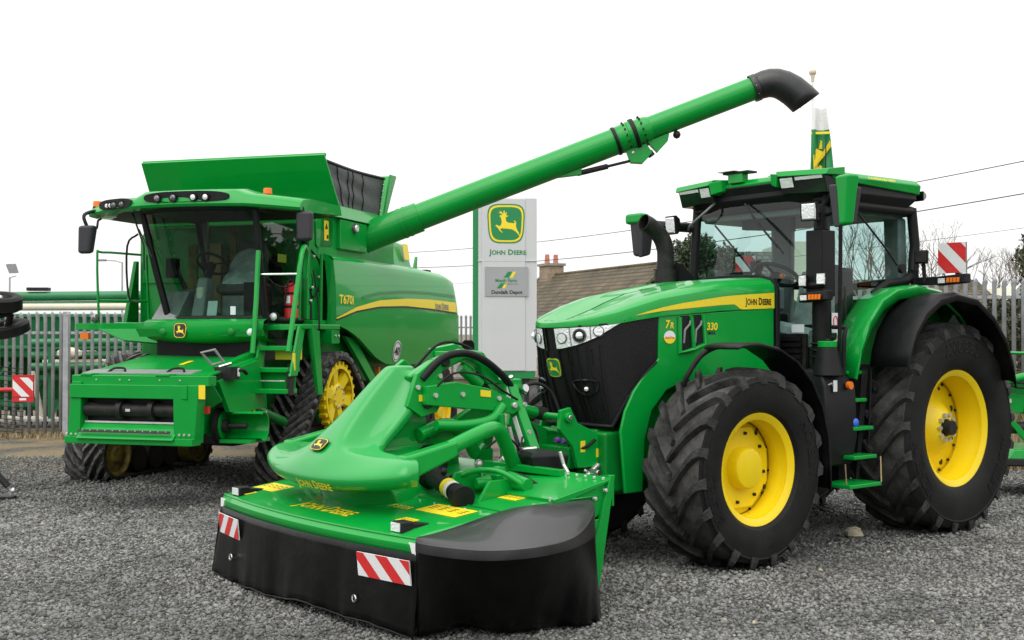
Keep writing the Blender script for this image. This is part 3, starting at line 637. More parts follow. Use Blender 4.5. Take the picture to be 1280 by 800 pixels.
# ---- black nose
NB = [(.985, 0, 1.17), (.978, .15, 1.17), (.955, .3, 1.165), (.905, .41, 1.16), (.79, .472, 1.40), (.64, .49, 1.57), (.48, .5, 1.70)]
NT = [(1.245, 0, 1.98), (1.22, .13, 1.985), (1.145, .26, 1.99), (1.02, .375, 2.0), (.87, .455, 2.015), (.68, .495, 2.045), (.47, .512, 2.075)]
def nose(u, v, off=0.):
    sg = 1 if u >= 0 else -1; u = min(abs(u), 5.999); i = int(u); t = u-i
    a = Vector(NB[i]).lerp(Vector(NB[i+1]), t); b = Vector(NT[i]).lerp(Vector(NT[i+1]), t); p = a.lerp(b, v)
    p.x += .035*math.sin(math.pi*v)*(1 if u < 3.5 else .3)
    if off:
        tx = (Vector(NT[min(i+1, 6)])-Vector(NT[i])); up = b-a; nn = tx.cross(up).normalized(); nn = nn if nn.x+nn.y > 0 else -nn; p += nn*off
    return Vector((p.x, p.y*sg, p.z))
us = [i*.25 for i in range(-24, 25)]
m = MB('grille_mesh'); m.grid([[nose(u, v/10) for u in us] for v in range(11)])
m.m = 'black_gloss'
for sg in (1, -1): m.grid([[nose(sg*u, v/8, .006) for u in (3.35, 3.6, 4, 4.5, 5, 5.5, 5.95)] for v in range(0, 8)]) if False else None
m.m = 'black_plastic'
for u in (-3.0, -2.3, -1.7, -1.15, -.55, .55, 1.15, 1.7, 2.3, 3.0):          # vertical ribs
    m.tube([nose(u, v/10, .006) for v in range(0, 9)], .009, 5)
m.tube([nose(u, .005, .008) for u in [i*.25 for i in range(-16, 17)]], .016, 6)
for sg in (1, -1): m.tube([nose(sg*u*.1, 0.0, .008) for u in range(40, 60)], .013, 6)
m.m = 'black_gloss'
for u in (-2.5, -1.0, 1.35, 2.55):
    m.tube([nose(u, .60, .004), nose(u, .76, .004)], .006, 5); m.tube([nose(u+.12, .15, .004), nose(u+.12, .30, .004)], .005, 5)
gr = m.build('grille', T, sm=50)
for sg in (1, -1):
    def hl(u, v): return nose(sg*u, v, .012)
    m = MB('black_gloss'); m.grid([[hl(u, lerp(.75+.0145*max(0, u-.4)**2+.012*max(0, u-.4), .998, k/3)) for u in (.28, 1, 2, 3, 3.6, 4.25)] for k in range(4)]); h_ = m.build('headlight', gr)
    m = MB('lamp_lens'); 
    def hl2(u, k): return nose(sg*u, lerp(.775+.0150*max(0, u-.7)**2*1.05+.012*max(0, u-.7), .978, k), .020)
    m.grid([[hl2(u, k/3) for u in (.55, 1, 1.6, 2.2, 2.8, 3.3, 3.75, 4.05)] for k in range(4)])
    m.m = 'lamp_dark'
    for u in (1.0, 2.0, 2.95):
        c = hl2(u, .50); e1 = (hl2(u+.12, .48)-hl2(u-.12, .48)).normalized(); e2 = (hl2(u, .7)-hl2(u, .3)).normalized(); n_ = e1.cross(e2)*(1 if sg > 0 else -1); n_ = n_ if n_.x > 0 else -n_
        big = .058 if 1.5 < u < 2.5 else .046
        m.m = 'lamp_dark'; m.cyl(c-n_*.005, c+n_*.004, big, n=20)
        if 1.5 < u < 2.5: m.m = 'black_gloss'; m.cyl(c, c+n_*.007, big*.80, n=20)
        m.m = 'lamp_lens'; m.sph(c+n_*.004, big*.55, 12, (1, 1, 1)) if 1.5 < u < 2.5 else m.cyl(c, c+n_*.008, big*.86, big*.8, n=18)
    m.m = 'grey_trim'
    for u in (1.5, 2.55): m.tube([hl2(u, 0), hl2(u, 1)], .006, 5)
    m.build('lens', h_, sm=25)
    # oval pocket with a small lamp
    m = MB('black_gloss'); c = nose(sg*1.9, .40, .01); pts = [nose(sg*(1.9+.75*math.cos(t)), .43+(.075 if math.sin(t) < 0 else .02)*math.sin(t)*1.6, .016) for t in [2*math.pi*i/20 for i in range(21)]]
    m.tube(pts, .010, 5); m.m = 'lamp_lens'; m.sph(nose(sg*1.9, .37, .012), .02, 8); m.build('light_pocket', gr)
m = MB()
def wpn(u, v, n): return nose(u/.135, .585+v/.84, .014+n)
emblem(m, None, .155, .003, warp=wpn); m.build('badge', gr)
# ---- green side panels with vents, stripe and model lettering
for sg in (1, -1):
    Yo = .512*sg; d = .03*sg
    fr = lambda x, z, n=.0: ((x, Yo+sg*(.004+n), z), (-sg, 0, 0), (0, 0, 1))
    m = MB('green'); P = [(.47, 2.07), (-1.03, 2.155), (-1.03, 1.42), (-.2, 1.50), (.15, 1.52), (.38, 1.44), (.55, 1.28), (.63, 1.05), (.66, .62), (.86, .62), (.91, 1.13), (.86, 1.29), (.76, 1.45), (.62, 1.60), (.47, 1.71)]
    m.prism(P, 'Y', Yo-d, Yo); sp_ = m.build('side_panel', T, bev=.012)
    m = MB('green_dark'); m.box(-.25, .70, .36 if sg > 0 else -.40, .40 if sg > 0 else -.36, .7, 1.6); m.m = 'green_dark'; m.lathe([(.98, -.06), (1.0, 0)], (.0, Yo, .60), (0, sg, 0), 24) if False else None
    m.build('arch_liner', T)
    m = MB('black_plastic')
    for q in ([(.215, 2.07), (.105, 2.075), (.075, 1.80), (.215, 1.77)], [(.065, 2.078), (-.045, 2.085), (-.07, 1.845), (.035, 1.81)]):
        m.m = 'black_plastic'; m.prism(q, 'Y', Yo, Yo+.004*sg)
    m.m = 'grey_trim'
    for x in (.14, .0): m.tube([(x+.04, Yo+.012*sg, 1.84), (x+.03, Yo+.014*sg, 1.95), (x-.03, Yo+.014*sg, 2.0), (x-.04, Yo+.012*sg, 2.03)], .010, 6)
    m.m = 'green'; m.tube([(.225, Yo+.006*sg, 2.06), (.225, Yo+.008*sg, 1.76), (.06, Yo+.012*sg, 1.785), (-.09, Yo+.008*sg, 1.83), (-.065, Yo+.006*sg, 2.08)], .02, 8)
    m.tube([(.085, Yo+.01*sg, 2.07), (.055, Yo+.012*sg, 1.79)], .018, 8); m.build('side_vent', sp_)
    m = MB('decal_yellow')
    st = []
    for x in [.73-.04*i for i in range(45)]:
        if x < -1.04: break
        lo = zt(x)+interp(x, [(-.56, .004), (-.48, .052), (-.2, .05), (.3, .045), (.72, .04)]); hi = zt(x)+interp(x, [(-1.04, .145), (-.5, .132), (.2, .095), (.6, .058), (.73, .042)])
        y = (interp(x, [(a, b) for a, b in HO if b >= 0])+.004)*sg; st.append([(x, y, lo), (x, y, hi)])
    m.grid(st); m.m = 'decal_black'; m.text(JD, ((-.80, .5205*sg, 2.213), (-sg, 0, .02), (0, 0, 1)), .36, 0, 1.25); m.build('bonnet_stripe', T)
    m = MB('decal_yellow'); m.text([('7', 1.1), ('R', .8)], fr(.345, 2.0), .105, 0, .95, slant=.15); m.build('series_lettering', sp_); m = MB('decal_yellow'); m.text('330', fr(-.185, 1.985), .135, 0, .95, slant=.12); m.m = 'decal_black'; m.text('MAX', fr(-.185, 1.93), .10, 0)
    m.build('model_lettering', sp_); m = MB('decal_white'); m.disc(fr(.345, 1.89), .07, .001, 24, .055); m.m = 'decal_yellow'; m.poly(fr(.345, 1.89), [(.07*math.cos(t), .055*math.sin(t)) for t in [R(180+15*i) for i in range(13)]], .002); m.m = 'decal_red'; m.text('AutoTrac', fr(.345, 1.888), .11, .003); m.build('round_badge', sp_)
# ---- front fenders and rear fenders
def mudguard(pr, y0, y1, th, lip, mt='black_plastic'):
    m = MB(mt); rings = []
    for x, z in pr: k_ = len(rings)/(len(pr)-1); lp = lip*min(1, .15+k_*3); rings.append([(x, y0, z), (x, y1-.03*(1 if y1 > y0 else -1), z), (x, y1, z-min(.02, lp*.5)), (x, y1, z-lp) if abs(x) > 1 else (x*.985, y1, z-lp)])
    m.grid(rings); return m
FF = [(.32, 1.80), (.28, 1.82), (.18, 1.835), (.05, 1.84), (-.2, 1.80), (-.42, 1.70), (-.62, 1.53), (-.76, 1.32), (-.84, 1.08), (-.87, .82), (-.87, .60)]
RB = [(-1.80, 1.62), (-1.83, 1.76), (-1.92, 1.95), (-2.08, 2.12), (-2.32, 2.25), (-2.6, 2.30), (-2.95, 2.26), (-3.25, 2.10), (-3.48, 1.88), (-3.60, 1.66), (-3.66, 1.46)]
GB = [(-1.50, 1.52), (-1.58, 1.80), (-1.72, 2.05), (-1.92, 2.24), (-2.15, 2.34), (-2.5, 2.38), (-2.9, 2.34), (-3.2, 2.2), (-3.4, 2.0)]
for sg in (1, -1):
    mudguard(FF, .88*sg, 1.24*sg, .02, .025).build('front_fender', T, solid=.018)
    m = MB('dark_metal'); m.tube(smooth_path([(.15, 1.0*sg, 1.82), (.24, .90*sg, 1.80), (.32, .80*sg, 1.70), (.36, .68*sg, 1.45), (.1, .55*sg, 1.1)]), .022, 8); m.build('fender_stay', T)
    f_ = mudguard(GB, .80*sg, 1.06*sg, .02, .10, 'green').build('rear_fender', T, solid=.02)
    m = mudguard(RB, 1.0*sg, 1.40*sg, .02, .07); m.build('fender_extension', f_, solid=.02)
    m = MB('green_dark'); m.prism(GB+[(-3.3, 1.5), (-2.925, 1.2), (-2.2, 1.3)], 'Y', .78*sg, .80*sg); m.build('fender_wall', f_)
# ---- cab
m = MB('black_plastic')
for sg in (1, -1):
    y = .80*sg
    m.tube([(-1.36, y*.97, 1.45), (-1.36, y, 2.2), (-1.44, y*.98, 3.2)], .045, 8)
    m.tube([(-2.74, y*1.04, 3.15), (-2.77, y*1.06, 2.8), (-2.74, y*1.06, 2.50), (-2.60, y*1.06, 2.43), (-2.3, y*1.06, 2.40), (-2.08, y*1.06, 2.31), (-1.90, y*1.06, 2.08), (-1.74, y*1.06, 1.76), (-1.67, y*1.06, 1.48)], [.05, .05, .055, .05, .035, .03, .028, .028, .028], 8)
    m.tube([(-1.44, y, 3.12), (-2.74, y*1.04, 3.12)], .05, 8); m.tube([(-1.36, y, 1.48), (-1.67, y*1.05, 1.48)], .04, 8)
    m.tube([(-1.44, y, 3.15), (-1.43, 0, 3.22)], .05, 8); m.tube([(-2.74, y, 3.12), (-2.78, 0, 3.12)], .05, 8); m.tube([(-2.74, y, 2.45), (-2.78, 0, 2.4)], .04, 8)
m.build('cab_frame', T, sm=60)
gl_poly = [(-1.42, 3.12), (-2.70, 3.12), (-2.72, 2.50), (-2.32, 2.40), (-2.08, 2.30), (-1.88, 2.06), (-1.73, 1.76), (-1.66, 1.50), (-1.38, 1.50)]
for sg in (1, -1):
    m = MB('cab_glass'); m.add([(x, sg*(.80+.035*min(1, (-x-1.38)/.9)), z) for x, z in gl_poly], [list(range(len(gl_poly)))]); dg = m.build('door_glass', T)
    m = MB('dark_metal'); m.tube([(-1.60, .87*sg, 2.35), (-1.56, .90*sg, 2.2), (-1.60, .87*sg, 2.05)], .012, 6); m.cyl((-2.5, .86*sg, 2.55), (-2.5, .90*sg, 2.55), .045, n=12); m.tube([(-1.8, .87*sg, 3.05), (-2.25, .88*sg, 2.72), (-2.42, .88*sg, 2.58)], .010, 6); m.build('door_fittings', dg)
m = MB('cab_glass'); m.grid([[(-1.36-.08*k/6-.0+.10*(1-(yy/.78)**2), yy, lerp(1.5, 3.16, k/6)) for yy in [-.78+.13*i for i in range(13)]] for k in range(7)]); m.build('windscreen', T, sm=80)
m = MB('cab_glass'); m.add([(-2.76, -.82, 2.45), (-2.76, .82, 2.45), (-2.76, .82, 3.1), (-2.76, -.82, 3.1)], [(0, 1, 2, 3)]); m.build('rear_glass', T)
# roof: green cap over a black tray
def roofring(k, z, fx=0): return [(-1.30+fx-k, -.62), (-1.30+fx-k, .62), (-1.40+fx-k, .90-k), (-2.70+k, .95-k), (-2.86+k, .80-k), (-2.86+k, -.80+k), (-2.70+k, -.95+k), (-1.40+fx-k, -.90+k)]
m = MB('black_plastic'); m.loft([[(x, y, 3.12) for x, y in roofring(.10, 0)], [(x, y, 3.22) for x, y in roofring(.02, 0)], [(x, y, 3.31) for x, y in roofring(.03, 0)]]); m.build('roof_lining', T, bev=.012)
m = MB('green'); m.loft([[(x, y, 3.325 if x > -1.6 else 3.27) for x, y in roofring(.0, 0)], [(x, y, 3.36) for x, y in roofring(-.01, 0)], [(x, y, 3.405) for x, y in roofring(.03, 0)], [(x, y, 3.425) for x, y in roofring(.12, 0)]])
rf = m.build('roof', T, bev=.012)
m = MB('black_plastic'); m.hexa([(-1.50, -.86, 3.12), (-1.36, -.76, 3.19), (-1.36, .76, 3.19), (-1.50, .86, 3.12), (-1.50, -.88, 3.34), (-1.285, -.78, 3.345), (-1.285, .78, 3.345), (-1.50, .88, 3.34)]); m.build('front_visor', rf, bev=.02)
for sg in (1, -1):
    m = MB('green'); m.hexa([(-1.5, .28*sg, 3.385), (-1.19, .42*sg, 3.375), (-1.25, .92*sg, 3.355), (-1.5, .95*sg, 3.36), (-1.5, .26*sg, 3.44), (-1.22, .38*sg, 3.43), (-1.28, .93*sg, 3.41), (-1.5, .95*sg, 3.44)]); m.hexa([(-1.40, .26*sg, 3.32), (-1.26, .30*sg, 3.31), (-1.20, .40*sg, 3.28), (-1.40, .40*sg, 3.28), (-1.40, .26*sg, 3.43), (-1.24, .30*sg, 3.42), (-1.19, .42*sg, 3.40), (-1.40, .42*sg, 3.43)]); pod = m.build('roof_light_pod', rf, bev=.008)
    m = MB('black_gloss'); m.hexa([(-1.5, .38*sg, 3.22), (-1.27, .42*sg, 3.22), (-1.32, .89*sg, 3.20), (-1.5, .89*sg, 3.20), (-1.5, .38*sg, 3.39), (-1.215, .42*sg, 3.38), (-1.265, .89*sg, 3.36), (-1.5, .89*sg, 3.36)]); bz = m.build('light_housing', pod, bev=.008)
    m = MB('lamp_lens'); m.slab(((-1.235, .50*sg, 3.315), (-.11*sg, 1, 0), (.34, 0, 1)), .13, .09, .006); m.build('roof_light', bz)
    m = MB('lamp_lens'); m.slab(((-1.252, .73*sg, 3.345), (-.11*sg, 1, 0), (.34, 0, 1)), .28, .03, .006); m.build('strip_light', bz)
m = MB('green'); m.box(-1.36, -1.27, -.24, -.06, 3.38, 3.47); m.m = 'dark_metal'; m.box(-1.4, -1.26, -.30, .02, 3.47, 3.49); m.m = 'steel'; m.box(-1.33, -1.22, -.33, -.12, 3.49, 3.502); m.build('receiver_bracket', rf, bev=.006)
m = MB('grey_trim'); m.sph((-1.75, .55, 3.43), .075, 14, (1, 1, .7)); m.m = 'black_plastic'; m.tube([(-1.75, .55, 3.46), (-1.76, .55, 3.78)], [.008, .004], 6); m.build('antenna', rf)
m = MB('dark_metal'); m.sph((-1.75, -.1, 3.44), .05, 12); m.sph((-1.6, -.75, 3.42), .045, 12); m.m = 'red'; m.sph((-1.5, -.80, 3.43), .03, 8); m.build('roof_sensors', rf)
m = MB('decal_yellow'); m.text('COMMANDVIEW', ((-2.05, .962, 3.365), (-1, .04, 0), (0, -.4, 1)), .42, .004, .6); m.build('roof_lettering', rf)
m = MB('black_gloss'); m.hexa([(-2.84, .5, 3.22), (-2.93, .55, 3.26), (-2.9, .9, 3.26), (-2.8, .93, 3.22), (-2.84, .5, 3.32), (-2.93, .55, 3.31), (-2.9, .9, 3.30), (-2.8, .93, 3.32)]); m.build('rear_roof_light', rf, bev=.006)
# wiper and grab bars
m = MB('dark_metal'); m.tube([(-1.30, -.05, 3.17), (-1.19, .18, 2.98), (-1.15, .38, 2.80), (-1.16, .45, 2.72)], .010, 6); m.tube([(-1.22, .1, 3.04), (-1.155, .52, 2.66)], .008, 6); m.build('wiper', T)
m = MB('grey_trim'); m.tube(smooth_path([(-1.33, -.45, 3.22), (-1.27, -.55, 3.12), (-1.30, -.75, 3.02), (-1.36, -.84, 2.98)]), .012, 6); m.build('roof_cable', T)
# interior
m = MB('cloth_seat'); m.box(-2.35, -1.85, -.26, .26, 1.85, 2.0); m.hexa([(-2.30, -.25, 1.95), (-2.30, .25, 1.95), (-2.45, .25, 1.95), (-2.45, -.25, 1.95), (-2.42, -.20, 2.62), (-2.42, .20, 2.62), (-2.53, .20, 2.62), (-2.53, -.20, 2.62)]); m.m = 'black_plastic'; m.box(-2.3, -1.9, -.2, .2, 1.5, 1.85); m.box(-2.3, -1.75, -.45, -.30, 2.0, 2.15); m.build('seat', T, bev=.04)
m = MB('plastic_wrap'); m.box(-2.36, -1.84, -.27, .27, 2.005, 2.03); m.hexa([(-2.28, -.26, 2.03), (-2.28, .26, 2.03), (-2.30, .26, 2.03), (-2.30, -.26, 2.03), (-2.38, -.21, 2.56), (-2.38, .21, 2.56), (-2.40, .21, 2.56), (-2.40, -.21, 2.56)]); m.build('seat_wrap', T, bev=.01)
m = MB('grey_trim'); m.tube([(-1.45, 0, 1.55), (-1.52, 0, 2.1), (-1.66, 0, 2.42)], [.13, .10, .06], 10); m.box(-1.56, -1.36, -.22, .22, 2.15, 2.36); m.build('steering_column', T, bev=.03)
ce = Vector((-1.72, 0, 2.50)); ax_ = Vector((-.55, 0, 1)).normalized(); e1 = Vector((0, 1, 0)); e2 = ax_.cross(e1)
m = MB('black_plastic'); m.tube([ce+(e1*math.cos(t)+e2*math.sin(t))*.21 for t in [2*math.pi*i/28 for i in range(29)]], .02, 8, cap=False); m.sph(ce-ax_*.03, .06, 10)
for t in (.5, 2.6, 4.7): m.beam(ce-ax_*.02, ce+(e1*math.cos(t)+e2*math.sin(t))*.2, .03, .015)
m.m = 'orange'; m.sph(ce+Vector((.05, .1, -.02)), .03, 8); m.build('steering_wheel', T)
m = MB('black_plastic'); m.box(-1.95, -1.6, -.62, -.36, 1.5, 2.05); m.tube([(-1.8, -.5, 2.0), (-1.75, -.52, 2.35)], .02); m.box(-1.78, -1.73, -.70, -.36, 2.3, 2.55); m.build('side_console', T, bev=.02)
m = MB('black_plastic'); m.hexa([(-1.62, .30, 2.9), (-1.55, .30, 2.9), (-1.55, -.3, 2.95), (-1.62, -.3, 2.95), (-1.62, .30, 3.12), (-1.55, .30, 3.12), (-1.55, -.3, 3.12), (-1.62, -.3, 3.12)]); m.build('visor', T)
m = MB('black_plastic'); 
for k in range(6): m.box(-1.30, -1.27, .0, .62, 1.58+.055*k, 1.615+.055*k)
m.m = 'dark_metal'; m.box(-1.33, -1.30, -.6, .66, 1.5, 1.92); m.m = 'paper'; m.slab(((-1.262, .60, 1.97), (0, 1, 0), (0, 0, 1)), .14, .075, .003); m.build('cowl', T)
m = MB('hay'); m.tube([(-1.40, -.05, 1.78), (-1.38, .2, 1.83), (-1.42, .5, 1.78)], .07, 8); m.m = 'plastic_wrap'; m.tube([(-1.42, .1, 1.92), (-1.40, .3, 1.95), (-1.46, .6, 1.88)], .09, 8); m.build('wrapped_floor_mat', T)
m = MB('black_plastic'); m.box(-2.0, -1.85, .55, .70, 1.95, 2.55); m.build('folded_seat', T, bev=.05)
m = MB('grey_trim'); m.box(-2.72, -1.5, -.76, .76, 3.04, 3.11); m.build('headliner', T, bev=.02)
m = MB('grey_trim')
for sg in (1, -1): m.hexa([(-2.76, .60*sg, 1.5), (-2.66, .60*sg, 1.5), (-2.60, .80*sg, 1.5), (-2.76, .80*sg, 1.5), (-2.74, .56*sg, 3.06), (-2.66, .56*sg, 3.06), (-2.60, .78*sg, 3.06), (-2.74, .78*sg, 3.06)])
m.build('rear_post_trim', T, bev=.03)
# ---- black stack on the left front post, exhaust on the right
m = MB('black_plastic'); m.cyl((-1.36, .79, 1.40), (-1.36, .79, 2.30), .085, n=20); m.box(-1.46, -1.26, .69, .87, 2.26, 2.86); m.cyl((-1.36, .79, 2.86), (-1.36, .79, 3.1), .07, .06, 16)
for z in (1.70, 1.76, 1.82): m.cyl((-1.36, .79, z), (-1.36, .79, z+.02), .10, n=20)
m.build('intake_stack', T, bev=.015)
m = MB('dark_metal'); q = smooth_path([(-.84, -.66, 2.2), (-.84, -.66, 2.62), (-.83, -.66, 2.76), (-.78, -.68, 2.88), (-.66, -.70, 2.97), (-.58, -.71, 3.0)], 5)
m.tube(q, .082, 18, cap=False); m.cyl((-.84, -.66, 1.9), (-.84, -.66, 2.55), .105, n=20); m.m = 'black_plastic'; m.hexa([(-1.22, -.74, 1.9), (-.9, -.74, 1.9), (-.9, -.5, 1.9), (-1.22, -.5, 1.9), (-1.22, -.74, 2.36), (-.9, -.74, 2.6), (-.9, -.5, 2.6), (-1.22, -.5, 2.36)]); m.build('exhaust', T, sm=50, solid=.004)
# ---- mirrors
for sg in (1, -1):
    yc = 1.20 if sg > 0 else 1.34; xc = -1.14 if sg > 0 else -1.16
    m = MB('green' if sg > 0 else 'mirror_shell'); zb, zt_ = (2.86, 3.30) if sg > 0 else (2.72, 3.15)
    m.loft([[(xc-.03, (yc-.05)*sg, zb), (xc+.05, (yc-.04)*sg, zb), (xc+.05, (yc+.05)*sg, zb+.01), (xc-.03, (yc+.08)*sg, zb+.01)], [(xc-.05, (yc-.08)*sg, zt_), (xc+.07, (yc-.06)*sg, zt_), (xc+.07, (yc+.09)*sg, zt_+.01), (xc-.05, (yc+.13)*sg, zt_+.01)]]); mi = m.build('mirror', T, bev=.03)
    m = MB('mirror_shell'); m.loft([[(xc-.08, (yc-.09)*sg, zb+.02), (xc+.055, (yc-.085)*sg, zb-.012), (xc+.055, (yc-.035)*sg, zb-.012), (xc-.08, (yc+.07)*sg, zb+.02)], [(xc-.10, (yc-.125)*sg, zt_-.10), (xc+.080, (yc-.12)*sg, zt_-.07), (xc+.080, (yc-.055)*sg, zt_-.07), (xc-.10, (yc+.12)*sg, zt_-.10)]]); m.build('mirror_back', mi, bev=.02)
    if sg < 0: m = MB('green'); m.box(xc-.06, xc+.09, -yc-.13, -yc+.10, zt_-.09, zt_+.02); m.build('mirror_cap', mi, bev=.03)
    m = MB('black_plastic'); m.tube([(-1.42, .82*sg, 3.0), (-1.3, 1.0*sg, 3.02), (xc-.05, (yc-.1)*sg, 3.05)], .05, 8) if sg < 0 else m.tube([(-1.42, .82, 3.10), (-1.30, .95, 3.16), (xc-.05, yc-.1, 3.18)], .035, 8)
    if sg > 0: m.tube(smooth_path([(-1.36, .86, 3.0), (-1.30, 1.02, 3.02), (-1.30, 1.04, 2.9), (-1.33, 1.0, 1.75), (-1.36, .95, 1.6)]), .018, 8)
    m.build('mirror_arm', mi)
# ---- work lamps and indicators on the posts
def lamp(p, d, w_, h_, name='work_light', body='black_plastic', parent=None, dp=.10, lens='lamp_lens'):
    d = Vector(d).normalized(); a, b = frame_axes(d); a = -a; p = Vector(p); m = MB(body)
    f = lambda u, v, t: p+a*u+b*v+d*t
    m.loft([[f(-w_*.3, -h_*.3, -dp), f(w_*.3, -h_*.3, -dp), f(w_*.3, h_*.3, -dp), f(-w_*.3, h_*.3, -dp)], [f(-w_*.5, -h_*.5, -dp*.3), f(w_*.5, -h_*.5, -dp*.3), f(w_*.5, h_*.5, -dp*.3), f(-w_*.5, h_*.5, -dp*.3)], [f(-w_*.5, -h_*.5, 0), f(w_*.5, -h_*.5, 0), f(w_*.5, h_*.5, 0), f(-w_*.5, h_*.5, 0)]])
    o = m.build(name, parent, bev=.008)
    m = MB(lens); m.loft([[f(-w_*.40, -h_*.42, .001), f(w_*.40, -h_*.42, .001), f(w_*.43, 0, .001), f(w_*.40, h_*.42, .001), f(-w_*.40, h_*.42, .001), f(-w_*.43, 0, .001)], [f(-w_*.34, -h_*.36, .014), f(w_*.34, -h_*.36, .014), f(w_*.37, 0, .014), f(w_*.34, h_*.36, .014), f(-w_*.34, h_*.36, .014), f(-w_*.37, 0, .014)]]); m.build('lens', o)
    return o
lamp((-1.16, .80, 3.02), (1, .15, -.1), .17, .17, parent=T); lamp((-1.18, -.92, 3.02), (1, -.1, -.1), .15, .19, parent=T)
lamp((-1.20, .70, 2.40), (1, -.1, 0), .095, .115, parent=T, dp=.05); lamp((-1.20, .90, 2.41), (1, .3, 0), .095, .115, parent=T, dp=.05)
for p_ in ([(-1.36, .8, 3.02), (-1.22, .8, 3.02)], [(-1.36, -.85, 3.02), (-1.25, -.9, 3.02)], [(-1.25, .68, 2.36), (-1.25, .92, 2.36)]): m = MB('black_plastic'); m.tube(p_, .03); m.build('lamp_bracket', T)
def indicator(p, sg, parent, L=.30):
    m = MB('black_plastic'); p = Vector(p)
    m.hexa([p+Vector(q) for q in ((-.06, -.15*sg, -.05), (.05, -.15*sg, -.05), (.04, .15*sg, -.03), (-.06, .15*sg, -.03), (-.06, -.15*sg, .04), (.03, -.15*sg, .04), (.03, .15*sg, .06), (-.06, .15*sg, .06))]); o = m.build('indicator', parent, bev=.012)
    m = MB('orange')
    for k in range(4): m.slab((p+Vector((.058, (-.02+.035*k)*sg, .0)), (0, 1, 0), (0, .12*sg, 1)), .028, .045, .004)
    m.m = 'lamp_lens'; m.slab((p+Vector((.060, -.085*sg, -.005)), (0, 1, 0), (0, 0, 1)), .07, .045, .004); m.build('indicator_lens', o); return o
indicator((-1.20, .84, 2.25), 1, T); indicator((-1.20, -.84, 2.25), -1, T)
# rear marker bar, boards and cameras
for sg in (1, -1):
    m = MB('black_plastic'); m.beam((-2.72, .85*sg, 2.43), (-2.72, 1.27*sg, 2.43), .06, .08); m.tube([(-2.72, .88*sg, 2.33), (-2.72, .88*sg, 2.55)], .04); br_ = m.build('marker_arm', T, bev=.01)
    indicator((-2.70, 1.30*sg, 2.43), sg, br_)
    m = MB(); hatch_board(m, ((-2.75, 1.26*sg, 2.645), (0, 1, 0), (0, 0, 1)), .29, .29, .004, .145, -1, off=.09); m.m = 'grey_trim'; m.box(-2.77, -2.75, (1.26*sg)-.145, (1.26*sg)+.145, 2.50, 2.79); m.m = 'dark_metal'; m.box(-2.80, -2.77, 1.3*sg-.02, 1.3*sg+.02, 2.4, 2.7); m.build('warning_board', br_)
    lamp((-2.60, 1.02*sg, 2.66), (1, .2*sg, 0), .13, .13, parent=br_, lens='dark_metal'); m = MB('dark_metal'); m.tube([(-2.7, 1.0*sg, 2.42), (-2.68, 1.0*sg, 2.6)], .02); m.build('lamp_stalk', br_)
# ---- steps, tank, filler cap, rails
m = MB('black_plastic'); m.loft([[(-1.54, .66, .74), (-1.05, .66, .74), (-1.05, 1.0, .74), (-1.50, 1.02, .74)], [(-1.54, .66, 1.0), (-1.05, .66, 1.0), (-1.03, 1.08, 1.0), (-1.5, 1.08, 1.0)], [(-1.54, .66, 1.45), (-1.05, .66, 1.45), (-1.04, 1.06, 1.45), (-1.5, 1.06, 1.45)], [(-1.45, .66, 1.60), (-1.08, .66, 1.60), (-1.1, .98, 1.60), (-1.38, .98, 1.60)]]); tk = m.build('side_tank', T, bev=.03)
m = MB('black_plastic'); m.cyl((-1.20, .97, 1.55), (-1.20, .97, 1.80), .14, .085, 20); m.m = 'green'; m.cyl((-1.20, .97, 1.80), (-1.20, .97, 1.855), .085, n=24); m.m = 'dark_metal'; m.cyl((-1.20, .97, 1.855), (-1.20, .97, 1.875), .025, n=10); m.build('filler_cap', tk, bev=.006)
m = MB('orange'); m.cyl((-1.36, 1.07, 1.46), (-1.36, 1.105, 1.46), .035, n=20); m.build('side_marker', tk); m = MB('paper'); m.slab(((-1.16, 1.078, 1.46), (-1, 0, 0), (0, 0, 1)), .055, .10, .003); m.build('label', tk); m = MB('decal_blue'); m.sph((-1.47, 1.07, 1.12), .045, 10, (1, .5, 1)); m.build('drain_cap', tk); m = MB('grey_trim'); m.tube([(-1.05, 1.085, 1.47), (-1.08, 1.1, 1.485), (-1.11, 1.09, 1.46)], .008); m.build('latch', tk)
m = MB('green')
for x0, x1, y0, y1, z in ((-1.15, -1.62, .92, 1.24, .565), (-1.34, -1.68, .88, 1.15, .80), (-1.42, -1.72, .84, 1.09, 1.05), (-1.53, -1.72, .80, 1.02, 1.30), (-1.48, -1.76, .76, .98, 1.55)): m = MB('green'); m.box(x1, x0, y0, y1, z, z+.035); m.build('step', T, bev=.008)
m = MB('black_plastic'); m.box(-1.80, -1.62, .5, .78, .5, 1.55); m.prism([(-1.16, .57), (-1.20, .57), (-1.28, 1.55), (-1.24, 1.55)], 'Y', .90, .92); m.prism([(-1.60, .57), (-1.64, .57), (-1.80, 1.60), (-1.70, 1.60)], 'Y', .96, .98); m.box(-2.05, -1.70, .82, .86, .95, 1.62); m.m = 'hay'; m.tube([(-1.15, 1.2, .6), (-1.16, 1.18, .78)], .006); m.tube([(-1.61, 1.24, .6), (-1.66, 1.2, .82)], .006); m.build('step_frame', T)
m = MB('black_plastic'); m.tube(smooth_path([(-1.36, 1.02, 1.55), (-1.38, 1.02, 1.9), (-1.42, 1.0, 1.97), (-1.30, .95, 1.98)]), .02, 8); m.tube(smooth_path([(-1.78, .99, .9), (-1.82, .99, 1.5), (-1.80, .99, 1.62), (-1.68, .97, 1.64)]), .012, 6); m.build('grab_rail', T)
